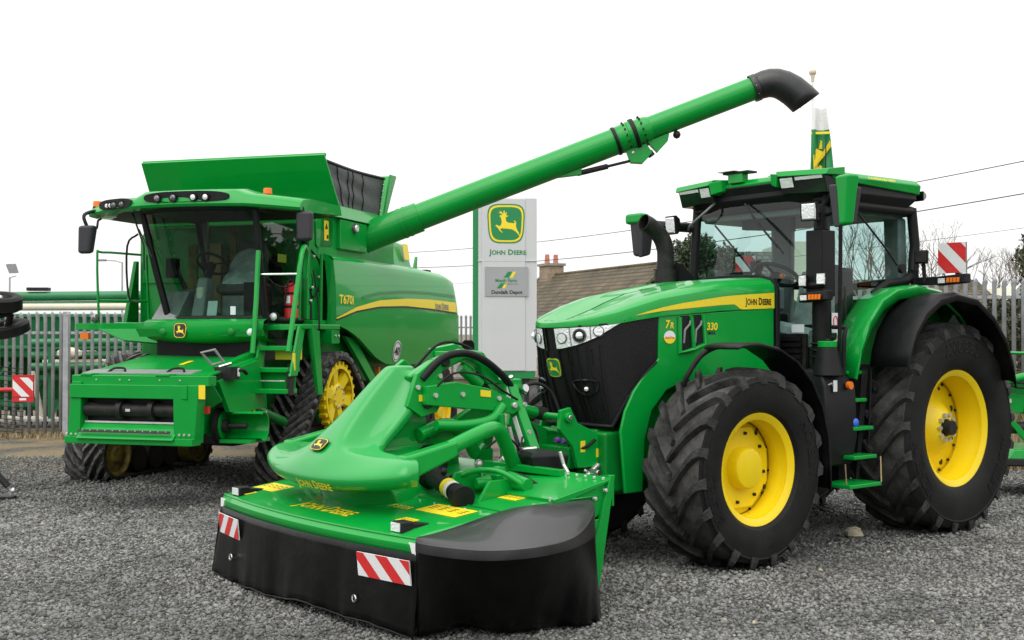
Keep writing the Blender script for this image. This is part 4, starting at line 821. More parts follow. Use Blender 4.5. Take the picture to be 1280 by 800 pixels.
m = MB('decal_white'); m.slab(((-1.43, .885, 2.02), (-1, 0, 0), (0, 0, 1)), .10, .18, .002); m.m = 'decal_red'; m.tube([(-1.43+.03*math.cos(t), .89, 2.03+.05*math.sin(t)) for t in [2*math.pi*i/16 for i in range(17)]], .005, 4); m.build('safety_sticker', T)
m = MB('decal_yellow'); m.slab(((-1.60, .89, 1.78), (-1, 0, -.1), (0, 0, 1)), .10, .02, .003); m.m = 'decal_black'; m.text('AutoPowr', ((-1.60, .89, 1.81), (-1, 0, 0), (0, 0, 1)), .1, .004); m.build('gearbox_badge', T)
# ---- front linkage
for sg in (1, -1):
    y = .32*sg
    m = MB('green'); m.prism([(1.42, 1.16), (1.40, 1.31), (1.30, 1.33), (1.22, 1.20), (.98, 1.10), (.70, 1.10), (.70, .74), (.95, .72), (1.02, .84), (1.22, .84), (1.28, 1.02)], 'Y', y-.02, y+.02); m.cyl((1.33, y-.05, 1.25), (1.33, y+.05, 1.25), .04, n=12); m.m = 'steel'; m.cyl((1.33, y-.06, 1.25), (1.33, y+.06, 1.25), .022, n=10); m.cyl((.83, y+.02*sg, 1.03), (.83, y+.05*sg, 1.03), .03, n=10); m.m = 'green'
    for x, z in ((.85, .92), (.95, .80), (.78, .80)): m.cyl((x, y, z), (x, y+.04*sg, z), .025, n=10)
    fb_ = m.build('linkage_bracket', T, bev=.006)
    m = MB('decal_yellow'); m.slab(((1.17, y+.021*sg, 1.01), (-1, 0, 0), (0, 0, 1)), .05, .09, .002); m.slab(((.98, y+.021*sg, .95), (-1, 0, 0), (0, 0, 1)), .09, .07, .002); m.m = 'decal_black'; m.slab(((.965, y+.023*sg, .95), (-1, 0, 0), (0, 0, 1)), .03, .045, .002); m.build('warning_sticker', fb_)
    m = MB('green'); m.beam((.95, .40*sg, .72), (1.62, .42*sg, .62), .07, .12); m.cyl((1.62, .36*sg, .62), (1.62, .48*sg, .62), .075, n=16); m.m = 'steel'; m.tube([(1.0, .34*sg, .85), (1.30, .38*sg, .68)], .03); m.cyl((1.1, .3*sg, .80), (1.1, .46*sg, .80), .028); m.build('lift_arm', T, bev=.008)
m = MB('green'); m.box(.72, 1.0, -.34, .34, .70, 1.10); m.cyl((1.33, -.32, 1.25), (1.33, .32, 1.25), .03); m.m = 'dark_metal'; m.cyl((1.0, 0, .82), (1.15, 0, .82), .06); m.box(.99, 1.08, .05, .28, .98, 1.08); m.m = 'purple'; m.cyl((1.08, -.05, 1.03), (1.12, -.05, 1.03), .026); m.cyl((1.08, .04, 1.03), (1.12, .04, 1.03), .026); m.m = 'green'; m.box(1.0, 1.10, -.32, .1, .80, .98); m.tube([(1.0, -.1, .90), (1.45, -.12, .88)], .03); m.tube([(1.0, -.1, .78), (1.4, -.15, .74)], .035); m.build('linkage_block', T, bev=.01)
m = MB('green'); m.tube([(1.36, .02, 1.27), (1.80, .02, 1.36)], .045, 12); m.m = 'dark_metal'; m.tube([(1.30, .02, 1.26), (1.40, .02, 1.28)], .055, 12); m.build('top_link', T)
# ================================================================== combine harvester
H = thing('combine_harvester', 'large green combine harvester on black rubber tracks with its long unloading auger swung out', 'combine harvester', (-3.87, 16.2, 0), -107)
m = MB('green_dark'); m.box(-4.2, .1, -1.25, 1.45, 1.25, 2.85); m.box(-.9, .6, -1.0, 1.0, .7, 1.4); m.box(-4.9, -4.0, -1.2, 1.2, 1.3, 2.4); m.build('body', H, bev=.04)
m = MB('black_plastic'); m.box(-4.4, 1.3, -.6, .9, .55, 1.3); m.cyl((0, -1.2, 1.0), (0, 1.2, 1.0), .16); m.build('underframe', H, bev=.03)
# ---- side shells, curved in two directions
TOP = [(-4.32, 2.86), (-4.2, 2.91), (-3.0, 2.95), (-1.5, 2.965), (.10, 2.975), (.2, 2.97)]
BOT = [(-4.85, 1.80), (-4.60, 1.60), (-4.25, 1.49), (-3.2, 1.47), (-2.0, 1.475), (-1.60, 1.50), (-1.25, 1.58), (-.9, 1.72), (-.6, 1.85), (-.3, 1.95), (.05, 2.03), (.46, 2.08)]
def shell(x, v, sg, off=0.):      # v from 0 at the bottom edge to 1 at the top edge; x is measured at mid height
    zb = interp(x, BOT); ztp = interp(x, TOP); z = lerp(zb, ztp, v)
    k = (z-1.47)/1.5; y = 1.62+.11*math.sin(math.pi*min(1, max(0, .12+.80*k)))
    if v > .93: y -= .10*((v-.93)/.07)**2
    y -= .10*max(0, (-x-4.0)/.8)**2
    xs_ = x+(.26*(1-k)-.08 if x > -.1 else 0)*max(0, (x+.1)/.3)*.5 - (.33*(1-k) if x < -4.0 else 0)*max(0, (-x-4.0)/.4)*.9
    return Vector((xs_, sg*(y+off), z))
SX = [-4.42, -4.36, -4.25, -4.1]+[-4+.2*i for i in range(20)]+[-.02, .06, .13, .17]
for sg in (1,):
    m = MB('green'); m.grid([[shell(x, v, sg) for x in SX] for v in (0, .01, .03, .1, .2, .3, .4, .5, .6, .7, .8, .88, .93, .95, .97, .985, 1)]); m.grid([[shell(x, 0, sg), shell(x, 0, sg)+Vector((0, -.08*sg, .02))] for x in SX]); m.grid([[shell(.17, v/10, sg), shell(.17, v/10, sg)+Vector((.01, -.12*sg, 0))] for v in range(11)]); m.grid([[shell(-4.42, v/10, sg), shell(-4.42, v/10, sg)+Vector((-.02, -.2*sg, 0))] for v in range(11)]); sh_ = m.build('side_shell', H, sm=50)
    def at_z(x, z, off):
        zb = interp(x, BOT); ztp = interp(x, TOP); return shell(x, (z-zb)/(ztp-zb), sg, off)
    m = MB('decal_black'); lo = [(.16, 2.12), (-.4, 2.235), (-1.2, 2.315), (-2.2, 2.345), (-3.2, 2.33), (-4.36, 2.29)]; hi = [(.16, 2.135), (-.4, 2.285), (-1.2, 2.40), (-2.2, 2.455), (-3.2, 2.47), (-4.36, 2.455)]
    xs_ = [.16-.2*i for i in range(23)]+[-4.36]
    m.grid([[at_z(x, interp(x, lo)-.025, .004), at_z(x, interp(x, lo)+.01, .005)] for x in xs_])
    m.m = 'decal_yellow'; m.grid([[at_z(x, lerp(interp(x, lo), interp(x, hi), k/3), .006) for k in range(4)] for x in xs_])
    m.m = 'green_dark'; m.grid([[at_z(x, interp(x, hi)+.075, .004), at_z(x, interp(x, hi)+.10, .004), at_z(x, interp(x, hi)+.12, .004)] for x in xs_[4:]]); m.build('side_stripe', sh_, sm=80)
    m = MB('decal_yellow'); m.text('T670i', None, .44, squash=.85, slant=.12, warp=lambda u, v: at_z(-.12-u*sg, 2.385+v, .006) if sg > 0 else at_z(-.12+u, 2.385+v, .006)); m.build('model_lettering', sh_); m = MB('grey_trim'); m.text(JD, None, .62, squash=1.2, warp=lambda u, v: at_z(-3.72-u*sg, 2.375+v, .010)); m.build('maker_lettering', sh_)
    m = MB('decal_white'); q = [at_z(-1.93+.155*math.cos(t), 1.68+.155*math.sin(t), .006) for t in [2*math.pi*i/26 for i in range(26)]]; m.add(q, [list(range(26))]); m.m = 'decal_black'; m.tube([at_z(-1.93+.13*math.cos(t), 1.68+.13*math.sin(t), .008) for t in [2*math.pi*i/26 for i in range(27)]], .006, 4); m.text('40', None, .19, squash=.9, warp=lambda u, v: at_z(-1.93-u*sg, 1.68+v, .010)); m.build('speed_sticker', sh_)
    m = MB('green'); m.hexa([(-4.82, 1.2*sg, 1.55), (-4.30, 1.2*sg, 1.5), (-4.30, 1.60*sg, 1.5), (-4.82, 1.50*sg, 1.6), (-5.0, 1.2*sg, 1.85), (-4.3, 1.2*sg, 2.3), (-4.3, 1.60*sg, 2.2), (-4.95, 1.52*sg, 1.86)]); m.build('tail_panel', sh_, bev=.02)
    m = MB('green'); m.plate([(-.35, 1.58*sg, 1.9), (-1.45, 1.58*sg, 1.05), (-1.62, 1.58*sg, 1.12), (-.7, 1.58*sg, 1.85)], .06); m.m = 'orange'; m.box(-1.72, -1.66, 1.5*sg-.03, 1.5*sg+.03, 1.3, 1.46); m.build('shell_stay', H, bev=.01)
    m = MB('black_plastic'); m.loft([[(-4.86, 1.78*sg+u, z) for u, z in ((-.11, 1.42), (.11, 1.42), (.11, 1.78), (.07, 1.83), (-.07, 1.83), (-.11, 1.78))], [(-4.89, 1.78*sg+u, z) for u, z in ((-.11, 1.42), (.11, 1.42), (.11, 1.78), (.07, 1.83), (-.07, 1.83), (-.11, 1.78))]]); m.beam((-4.87, 1.4*sg, 1.62), (-4.87, 1.8*sg, 1.62), .03, .05); m.m = 'orange'; m.box(-4.9, -4.84, 1.88*sg-.03, 1.88*sg+.03, 1.38, 1.5); m.m = 'red'; m.box(-4.86, -4.82, 1.3*sg-.06, 1.3*sg+.06, 1.42, 1.5); m.build('tail_light_bracket', H, bev=.006)
# ---- grain tank, flaps and fabric
m = MB('green'); m.loft([[(-2.25, -1.10, 2.88), (.28, -1.10, 2.88), (.28, 1.52, 2.88), (-2.25, 1.52, 2.88)], [(-2.25, -1.10, 3.55), (.22, -1.10, 3.55), (.22, 1.52, 3.55), (-2.25, 1.52, 3.55)]]); tk = m.build('grain_tank', H, bev=.03)
m = MB('green'); m.box(-1.12, -.25, 1.50, 1.58, 3.06, 3.46); m.loft([[(-1.95, 1.30, 3.5), (.1, 1.30, 3.5), (.1, 1.60, 3.47), (-1.95, 1.60, 3.47)], [(-1.9, 1.30, 3.66), (.06, 1.30, 3.66), (.06, 1.50, 3.66), (-1.9, 1.50, 3.66)]]); m.build('tank_side_door', tk, bev=.015)
m = MB('lamp_dark'); m.cyl((-.68, 1.57, 3.37), (-.68, 1.62, 3.37), .07, n=18); m.m = 'lamp_lens'; m.cyl((-.68, 1.60, 3.37), (-.68, 1.635, 3.37), .055, .045, n=18); m.build('tank_lamp', tk)
m = MB('green'); m.plate([(-.05, -1.12, 3.60), (-.05, 1.66, 3.60), (.32, 1.62, 4.24), (.32, -1.10, 4.24)], .03); m.plate([(.30, -1.10, 4.25), (.30, 1.62, 4.25), (.26, 1.62, 4.235), (.26, -1.10, 4.235)], .04); m.build('front_flap', tk, bev=.006)
m = MB('green'); m.plate([(-1.78, -1.12, 3.60), (-2.08, -1.10, 4.26), (-2.08, 1.62, 4.26), (-1.80, 1.56, 3.60)], .04); m.plate([(-1.80, 1.56, 3.60), (-2.06, 1.62, 4.26), (-1.80, 1.64, 4.25), (-1.72, 1.56, 3.60)], .03); m.build('rear_flap', tk, bev=.006)
for sg in (1, -1):
    def tp(u, v): return Vector((lerp(lerp(-.05, .24, v), lerp(-1.72, -1.86, v), u), sg*((1.50 if sg > 0 else 1.02)+.02*v+.012*math.sin(v*14+u*5)*math.sin(u*math.pi)-.03*math.sin(u*math.pi)), lerp(3.62, 4.20-.012*math.sin(u*math.pi), v)))
    m = MB('tarp'); m.grid([[tp(u/24, v/14) for u in range(25)] for v in range(15)]); m.m = 'black_plastic'; m.tube([tp(u/24, 1) for u in range(25)], .02, 6)
    for u0, u1 in ((.30, .24), (.42, .42), (.50, .50), (.68, .66)): m.tube([tp(lerp(u0, u1, v/8), v/8)+Vector((0, sg*.006, 0)) for v in range(9)], .007, 4)
    m.m = 'zinc'
    for v in range(6): m.sph(tp(.985, v/6)+Vector((0, .02*sg, 0)), .012, 6)
    m.build('tank_fabric', tk, sm=80, solid=.006)
# ---- corner panels between the cab and the shell
m = MB('green'); m.prism([(.55, 2.10), (.50, 3.10), (.36, 3.50), (-.25, 3.50), (-.25, 3.02), (.13, 2.98), (.13, 2.1)], 'Y', 1.30, 1.50); m.box(.15, .9, -1.1, 1.40, 2.0, 2.08); m.box(.15, .32, -1.05, 1.30, 2.08, 3.5); cp = m.build('corner_panel', H, bev=.02)
m = MB('green'); m.prism([(.34, 3.08), (.36, 3.38), (.28, 3.44), (-.10, 3.44), (-.15, 3.38), (-.15, 3.10), (-.10, 3.06), (.30, 3.04)], 'Y', 1.50, 1.52); m.build('corner_hatch', cp, bev=.012)
m = MB('decal_yellow'); m.slab(((.06, 1.522, 3.28), (-1, 0, 0), (0, 0, 1)), .13, .26, .003); m.m = 'decal_black'; m.poly(((.06, 1.526, 3.34), (-1, 0, 0), (0, 0, 1)), [(-.045, -.04), (.045, -.04), (0, .045)], .001); m.rect(((.03, 1.526, 3.20), (-1, 0, 0), (0, 0, 1)), .05, .05, .001); m.build('warning_sticker', cp)
m = MB('green'); m.box(-.05, .60, 1.44, 1.60, 1.98, 2.10); m.box(-.02, .22, 1.46, 1.68, 1.80, 1.98); m.m = 'zinc'
for x in (.03, .12): m.cyl((x, 1.68, 1.90), (x, 1.70, 1.90), .018, n=8)
m.build('platform_edge', H, bev=.01)
m = MB('green'); m.tube([(.30, 1.56, 2.0), (.32, 1.58, 2.95)], .022, 8); m.m = 'black_plastic'; m.tube(smooth_path([(.45, 1.5, 3.0), (.32, 1.55, 2.85), (.22, 1.53, 2.6), (.42, 1.52, 2.4), (.5, 1.5, 2.5)]), .012, 6); m.tube(smooth_path([(.52, 1.48, 2.75), (.42, 1.50, 2.62), (.5, 1.5, 2.3)]), .010, 6); m.m = 'zinc'
for x, z in ((.42, 2.92), (.28, 2.66), (.46, 2.52), (.5, 2.35)): m.sph((x, 1.52, z), .022, 8)
m.build('corner_rail', H)
# ---- engine deck bits behind the tank
m = MB('green'); m.hexa([(-4.0, .30, 2.9), (-3.2, .30, 2.9), (-3.2, 1.15, 2.9), (-4.0, 1.15, 2.9), (-4.0, .30, 3.44), (-3.2, .30, 3.50), (-3.2, 1.0, 3.46), (-4.0, 1.0, 3.40)]); eh = m.build('engine_hood', H, bev=.06)
m = MB('decal_yellow'); m.slab(((-3.72, 1.11, 3.26), (-1, 0, 0), (0, -.15, 1)), .22, .26, .006); m.build('warning_sticker', eh)
m = MB('black_plastic'); m.box(-4.5, -2.4, -1.3, 1.3, 2.84, 2.90); m.box(-4.1, -3.9, 1.2, 1.4, 2.9, 2.98); m.m = 'green'; m.plate([(-3.30, 1.40, 2.92), (-3.42, 1.40, 3.16), (-3.46, 1.40, 3.16), (-3.44, 1.40, 2.92)], .03); m.m = 'black_plastic'; m.tube([(-1.75+.02*i, 1.30-.012*i, 3.15-.02*i) for i in range(14)], [.10+.012*(i % 2) for i in range(14)], 14); m.build('engine_deck', H)
# ---- unloading auger
A0 = Vector((-1.30, 1.40, 3.27)); A1 = Vector((-2.70, 6.78, 5.38)); ad_ = (A1-A0).normalized()
fold_ = A0.lerp(A1, .698)
m = MB('green'); m.cyl(A0, A0+ad_*.9, .215, n=36); m.cyl(A0+ad_*.62, fold_, .190, n=36); 
for t in (.02, .62, .70): m.cyl(A0+ad_*(t), A0+ad_*(t+.035), .222, n=36)
m.lathe([(0, -.3), (.15, -.28), (.215, -.14), (.215, .02)], A0, ad_, 30); au = m.build('auger_tube', H, sm=30)
m = MB('green_dark'); m.cyl((-1.35, 1.15, 2.7), (-1.32, 1.25, 3.15), .22, n=24); m.cyl((-1.32, 1.25, 3.1), A0, .23, .215, n=24); m.build('auger_elbow', au)
m = MB('green'); m.cyl(fold_, A1, .165, n=36); m.lathe([(.195, -.24), (.2, -.22), (.2, -.05), (.165, .06)], fold_, ad_, 36); m.lathe([(.165, -.10), (.21, -.08), (.21, .02), (.19, .04), (.19, .18), (.17, .24)], fold_, ad_, 36); o2 = m.build('outer_tube', au, sm=30)
m = MB('black_plastic'); m.lathe([(.222, -.03), (.226, -.02), (.226, .02), (.222, .03), (.2, 0)], fold_, ad_, 36); m.lathe([(.20, -.30), (.206, -.29), (.206, -.26), (.20, -.25)], fold_, ad_, 30); m.m = 'dark_metal'; rgt, upv = frame_axes(ad_)
for k in range(14):
    t = 2*math.pi*k/14; d = rgt*math.cos(t)+upv*math.sin(t)
    for off in (-.12, .12): m.cyl(fold_+ad_*off+d*.195, fold_+ad_*off+d*.222, .015, n=6)
m.build('fold_collar', au)
dn = -upv; sdv = -rgt
if dn.z > 0: dn = -dn
m = MB('green'); pa = fold_-ad_*.95+dn*.23; pb = fold_+ad_*.03+dn*.36
m.plate([fold_-ad_*1.30+dn*.17, fold_-ad_*.86+dn*.17, fold_-ad_*.90+dn*.27], .10); m.plate([fold_-ad_*.20+dn*.17, fold_+ad_*.10+dn*.19, fold_+ad_*.14+dn*.34, fold_-ad_*.05+dn*.43, fold_-ad_*.20+dn*.36], .14); m.plate([fold_+ad_*.12+dn*.17, fold_+ad_*.46+dn*.16, fold_+ad_*.40+dn*.26, fold_+ad_*.2+dn*.36], .12); m.m = 'dark_metal'; m.tube([pa, pb], .022, 8); m.tube([pa, pa.lerp(pb, .45)], .04, 10); m.sph(fold_+ad_*.55+dn*.22, .06, 8); m.cyl(fold_+ad_*.1+dn*.30, fold_+ad_*.12+dn*.38, .05); m.m = 'zinc'; m.cyl(fold_-ad_*.1+dn*.25+Vector((.09, 0, 0)), fold_-ad_*.1+dn*.25-Vector((.09, 0, 0)), .02); m.build('fold_linkage', au, bev=.008)
hz = Vector((ad_.x, ad_.y, 0)).normalized(); up_ = Vector((0, 0, 1)); sdw = hz.cross(up_)
SP = [(0, 0, -21.5, .178, .178), (.07, .028, -21.5, .182, .18), (.15, .055, -19, .19, .182), (.23, .068, -9, .198, .185), (.32, .06, 5, .205, .187), (.42, .025, 20, .21, .19), (.53, -.04, 33, .213, .192), (.63, -.125, 45, .215, .192), (.72, -.215, 55, .218, .192)]
m = MB('guard_plastic'); m.lathe([(.182, -.03), (.19, -.03), (.19, .04), (.182, .05)], A1, ad_, 30); rings = []
for dx, dz_, an, r1, r2 in SP:
    p = A1+hz*dx+up_*dz_; a = hz*math.sin(R(an))+up_*math.cos(R(an)); rings.append([p+a*math.cos(h)*r1+sdw*math.sin(h)*r2 for h in [2*math.pi*k/28 for k in range(28)]])
m.loft(rings, cap=False); so_ = m.build('auger_spout', au, sm=80, solid=.012)
m = MB('zinc')
for k in range(5):
    m.sph(Vector(rings[4+k][8 if sdw.y < 0 else 20])*1.0, .012, 6)
for k in range(10):
    t = 2*math.pi*k/10; d = rgt*math.cos(t)+upv*math.sin(t); m.sph(A1+d*.186, .012, 6)
m.build('spout_rivets', so_)

# ---- cab (its own middle is left of the machine's middle)
def cy(u): return .56+u
m = MB('black_plastic')
WB = [(cy(-.60), 1.62), (cy(0), 1.86), (cy(.78), 1.66)]      # y, x along the sill
def arcx(y, top): 
    u = (y-(.64 if top else .79))/.76; return (1.68 if not top else 1.98)-(.18 if not top else .24)*u*u
for sg in (1, -1):
    yb = .79+.66*sg; yt = .64+.77*sg
    m.tube([(arcx(yb, 0), yb, 2.10), (lerp(arcx(yb, 0), arcx(yt, 1), .48)+.015, lerp(yb, yt, .45), 2.7), (arcx(yt, 1), yt, 3.44)], .042, 8)
    m.tube([(.45, yb+.02*sg, 2.1), (.48, yt, 3.44)], .05, 8); m.tube([(arcx(yb, 0), yb, 2.1), (.45, yb, 2.1)], .035, 8); m.tube([(arcx(yt, 1), yt, 3.42), (.48, yt, 3.42)], .05, 8)
m.tube([(arcx(.64+.77*k/6, 1), .64+.77*k/6, 3.42) for k in range(-6, 7)], .05, 8); m.tube([(arcx(.79+.66*k/6, 0), .79+.66*k/6, 2.11) for k in range(-6, 7)], .035, 8); m.box(.4, 1.5, .13, 1.44, 2.02, 2.10); m.build('cab_frame', H, sm=60)
m = MB('dark_glass'); m.grid([[(lerp(arcx(.79+.66*k/8, 0), arcx(.64+.77*k/8, 1), v/6)+.015*math.sin(math.pi*v/6), lerp(.79, .64, v/6)+lerp(.66, .77, v/6)*k/8, lerp(2.12, 3.42, v/6)) for k in range(-8, 9)] for v in range(7)]); m.build('windscreen', H, sm=80)
for sg in (1, -1):
    yb = .79+.66*sg; yt = .64+.77*sg; m = MB('dark_glass'); m.add([(arcx(yb, 0)-.03, yb, 2.12), (.48, yb, 2.12), (.50, yt, 3.40), (arcx(yt, 1)-.03, yt, 3.40)], [(0, 1, 2, 3)]); m.build('side_glass', H)
m = MB('green_dark'); m.loft([[(.38, -.05, 2.15), (.38, 1.34, 2.15), (.38, 1.34, 3.4), (.38, -.05, 3.4)], [(.45, .0, 2.2), (.45, 1.30, 2.2), (.45, 1.30, 3.35), (.45, .0, 3.35)]]); m.m = 'black_plastic'; m.box(.45, .47, .3, 1.1, 2.2, 2.95); m.m = 'grey_trim'; m.box(.44, .50, -.06, .02, 2.15, 3.4); m.build('cab_rear_wall', H, bev=.02)
# left far side platform wall seen through the glass
m = MB('green'); m.prism([(-1.06, 1.9), (-.02, 1.9), (-.02, 3.38), (-.95, 3.38), (-1.06, 3.2)], 'X', .32, .40); m.prism([(-1.0, 2.6), (-.08, 2.6), (-.08, 3.2), (-.2, 3.34), (-.88, 3.34), (-1.0, 3.2)], 'X', .40, .43); m.m = 'dirty_yellow'; m.box(.43, .45, -.30, -.16, 2.4, 3.1); m.m = 'green_dark'; m.prism([(.45, 2.0), (.75, 2.0), (.50, 2.9), (.45, 2.9)], 'Y', -1.10, -1.04); m.build('front_corner_panel', H, bev=.02)
# roof: wide brim with light clusters
def rx(y): u = (y-.50)/1.35; return 2.07-.36*u*u
ry_ = [-.95+.145*i for i in range(21)]
rows = []
for f in range(7):
    r_ = []
    for y in ry_:
        hump = 1 if -.02 < y < 1.28 else 0; side = 1 if y < -.15 or y > 1.42 else 0; e = .10*max(0, abs(y-.5)-.9)/.55
        zb, zt_ = 3.42-e*.4, 3.565+.055*hump-e*.6
        x = rx(y); k = [(x-.16, zb-.01), (x-.02, zb), (x, zb+.03), (x-.03, zt_-.05), (x-.09, zt_), (x-.35, zt_+.035), (.55, zt_+.03)][f]; r_.append((k[0], y, k[1]))
    rows.append(r_)
m = MB('green'); m.grid(rows); m.grid([rows[0], [(.5, y, 3.42) for y in ry_]]); m.add([r_[0] for r_ in rows]+[(.5, ry_[0], 3.42)], [list(range(8))]); m.add([r_[-1] for r_ in rows]+[(.5, ry_[-1], 3.42)], [list(range(8))]); rf = m.build('cab_roof', H, sm=35)
m = MB('green'); m.box(.5, 1.4, -.80, 1.75, 3.44, 3.56); m.build('roof_core', rf, bev=.03)
m = MB('black_plastic'); m.grid([[(rx(y)-.10, y, 3.435-.0) for y in ry_], [(rx(y)-.2, y, 3.40) for y in ry_], [(1.2, y, 3.38) for y in ry_], [(.6, y, 3.38) for y in ry_]]); m.build('roof_lining', rf)
def cluster(y0, y1, ys, zc):
    m = MB('black_plastic')
    q = [((y0+y1)/2+(y1-y0)/2*math.copysign(abs(math.cos(t))**.6, math.cos(t)), zc+.062*math.copysign(abs(math.sin(t))**.7, math.sin(t))) for t in [2*math.pi*i/28 for i in range(28)]]
    m.loft([[(rx(y)-.05, y, z) for y, z in q], [(rx(y)+.006, y, z) for y, z in q]]); c_ = m.build('light_cluster', rf, sm=40)
    for y, r_, mt in ys:
        m = MB('black_plastic'); x = rx(y); m.cyl((x-.02, y, zc-.01), (x+.018, y, zc-.012), r_*.95, n=16); m.m = mt; m.sph((x+.008, y, zc-.012), r_*.78, 14, (.45, 1, 1)); m.build('roof_lamp', c_)
cluster(-.70, -.10, [(-.53, .045, 'lamp_lens'), (-.46, .045, 'lamp_lens'), (-.40, .05, 'lamp_dark'), (-.26, .05, 'lamp_dark')], 3.495)
cluster(.10, 1.20, [(.30, .055, 'lamp_dark'), (.52, .055, 'lamp_dark'), (.78, .052, 'lamp_lens'), (.93, .052, 'lamp_lens')], 3.535)
for y, x, z in ((1.42, 1.45, 3.60), (-.90, 1.55, 3.51)):
    m = MB('orange'); m.cyl((x, y, z), (x, y, z+.075), .055, .05, 16); m.m = 'black_plastic'; m.cyl((x, y, z-.03), (x, y, z), .058, n=16); m.build('beacon', rf, bev=.008)
m = MB('grey_trim'); m.sph((1.2, .98, 3.66), .09, 14, (1, 1, .6)); m.build('roof_dome', rf)
m = MB('dark_metal'); m.tube([(1.66, 1.30, 3.40), (1.70, 1.31, 3.58)], .03, 6); m.tube([(1.68, -.30, 3.4), (1.74, -.10, 3.0), (1.76, -.08, 2.7)], .012, 6); m.tube([(1.72, -.18, 3.2), (1.80, .06, 2.85)], .008, 6); m.build('wiper', H)
# mirrors
m = MB('mirror_shell'); m.loft([[(2.00, -.86, 2.90), (1.90, -.86, 2.90), (1.90, -.68, 2.90), (2.00, -.70, 2.90)], [(2.02, -.84, 3.24), (1.90, -.84, 3.24), (1.90, -.62, 3.24), (2.01, -.64, 3.24)]]); m1 = m.build('mirror', H, bev=.035)
m = MB('black_plastic'); m.tube(smooth_path([(1.60, -.80, 3.46), (1.80, -.83, 3.42), (1.95, -.80, 3.35), (1.95, -.74, 3.2)]), .022, 8); m.tube([(1.75, -.7, 3.34), (1.92, -.62, 3.30), (1.94, -.62, 3.2)], .014, 6); m.build('mirror_arm', m1)
m = MB('mirror_shell'); m.loft([[(1.62, 1.88, 3.02), (1.50, 1.88, 3.02), (1.50, 2.06, 3.02), (1.61, 2.07, 3.02)], [(1.63, 1.87, 3.37), (1.50, 1.87, 3.37), (1.50, 2.07, 3.37), (1.62, 2.08, 3.37)]]); m2 = m.build('mirror', H, bev=.04)
m = MB('black_plastic'); m.tube(smooth_path([(1.50, 1.70, 3.50), (1.55, 1.85, 3.50), (1.56, 1.92, 3.44), (1.56, 1.95, 3.35)]), .025, 8); m.build('mirror_arm', m2)
# sill, brow with lamps and badge, recess under it
def bx(y): u = (y-.80)/.82; return 2.06-.20*u*u
byy = [.0+.1*i for i in range(17)]
m = MB('green'); m.grid([[(bx(y)-.30, y, 2.10) for y in byy], [(bx(y)-.08, y, 2.10) for y in byy], [(bx(y), y, 2.07) for y in byy], [(bx(y)+.015, y, 1.98) for y in byy], [(bx(y)-.02, y, 1.88+.03*abs(y-.8)) for y in byy], [(bx(y)-.10, y, 1.83+.05*abs(y-.8)) for y in byy], [(bx(y)-.4, y, 1.80) for y in byy]]); br_ = m.build('cab_brow', H, sm=40)
for sg in (1, -1):
    m = MB('green_dark'); q = [(bx(.8+.55*sg+a)+.012, .8+sg*(.55+a), 1.93+b) for a, b in ((-.25, -.03), (.2, -.04), (.25, .06), (-.02, .05))]; m.plate(q, .01); m.m = 'lamp_dark' if sg < 0 else 'lamp_lens'; m.sph((bx(.8+.66*sg)+.005, .8+.66*sg, 1.945), .045, 12, (.5, 1, 1)); m.m = 'green_dark'; m.sph((bx(.8+.45*sg)+.01, .8+.45*sg, 1.945), .05, 12, (.5, 1, 1)); m.build('brow_lamp', br_)
m = MB(); emblem(m, ((bx(.62)+.02, .62, 1.965), (-.02, 1, 0), (-.1, 0, 1)), .17, .003, edge='decal_black', field='decal_black'); m.build('badge', br_)
m = MB('black_plastic'); m.box(1.0, 1.75, .1, 1.5, 1.62, 1.86); m.build('brow_recess', H)
# cab interior
m = MB('cloth_seat'); m.box(.75, 1.2, .55, 1.05, 2.42, 2.55); m.hexa([(.70, .56, 2.5), (.85, .56, 2.5), (.85, 1.04, 2.5), (.70, 1.04, 2.5), (.58, .6, 3.12), (.70, .6, 3.12), (.70, 1.0, 3.12), (.58, 1.0, 3.12)]); m.m = 'grey_trim'; m.box(.8, 1.15, .6, 1.0, 2.1, 2.42); m.build('cab_seat', H, bev=.05)
m = MB('plastic_wrap'); m.loft([[(.86, .54, 2.5), (1.22, .54, 2.45), (1.22, 1.06, 2.45), (.86, 1.06, 2.5)], [(.84, .52, 2.56), (1.2, .53, 2.57), (1.2, 1.07, 2.57), (.84, 1.08, 2.56)], [(.74, .55, 2.9), (.9, .58, 2.85), (.9, 1.03, 2.85), (.74, 1.05, 2.9)], [(.70, .62, 3.05), (.78, .64, 3.0), (.78, .98, 3.0), (.70, 1.0, 3.05)]]); m.build('seat_wrap', H, sub=2)
m = MB('grey_trim'); m.hexa([(1.25, .40, 2.1), (1.52, .40, 2.1), (1.52, .58, 2.1), (1.25, .58, 2.1), (1.22, .42, 2.62), (1.38, .42, 2.62), (1.38, .56, 2.62), (1.22, .56, 2.62)]); m.m = 'cream'; m.box(1.38, 1.45, .44, .54, 2.2, 2.5); m.build('steering_column', H, bev=.03)
ce = Vector((1.16, .50, 2.80)); ax_ = Vector((-.75, 0, 1)).normalized(); e2 = ax_.cross(Vector((0, 1, 0)))
m = MB('black_plastic'); m.tube([ce+(Vector((0, 1, 0))*math.cos(t)+e2*math.sin(t))*.20 for t in [2*math.pi*i/28 for i in range(29)]], .018, 8, cap=False); m.tube([ce, (1.28, .49, 2.6)], .05); m.beam(ce-Vector((0, .19, 0)), ce+Vector((0, .19, 0)), .03, .02); m.build('steering_wheel', H)
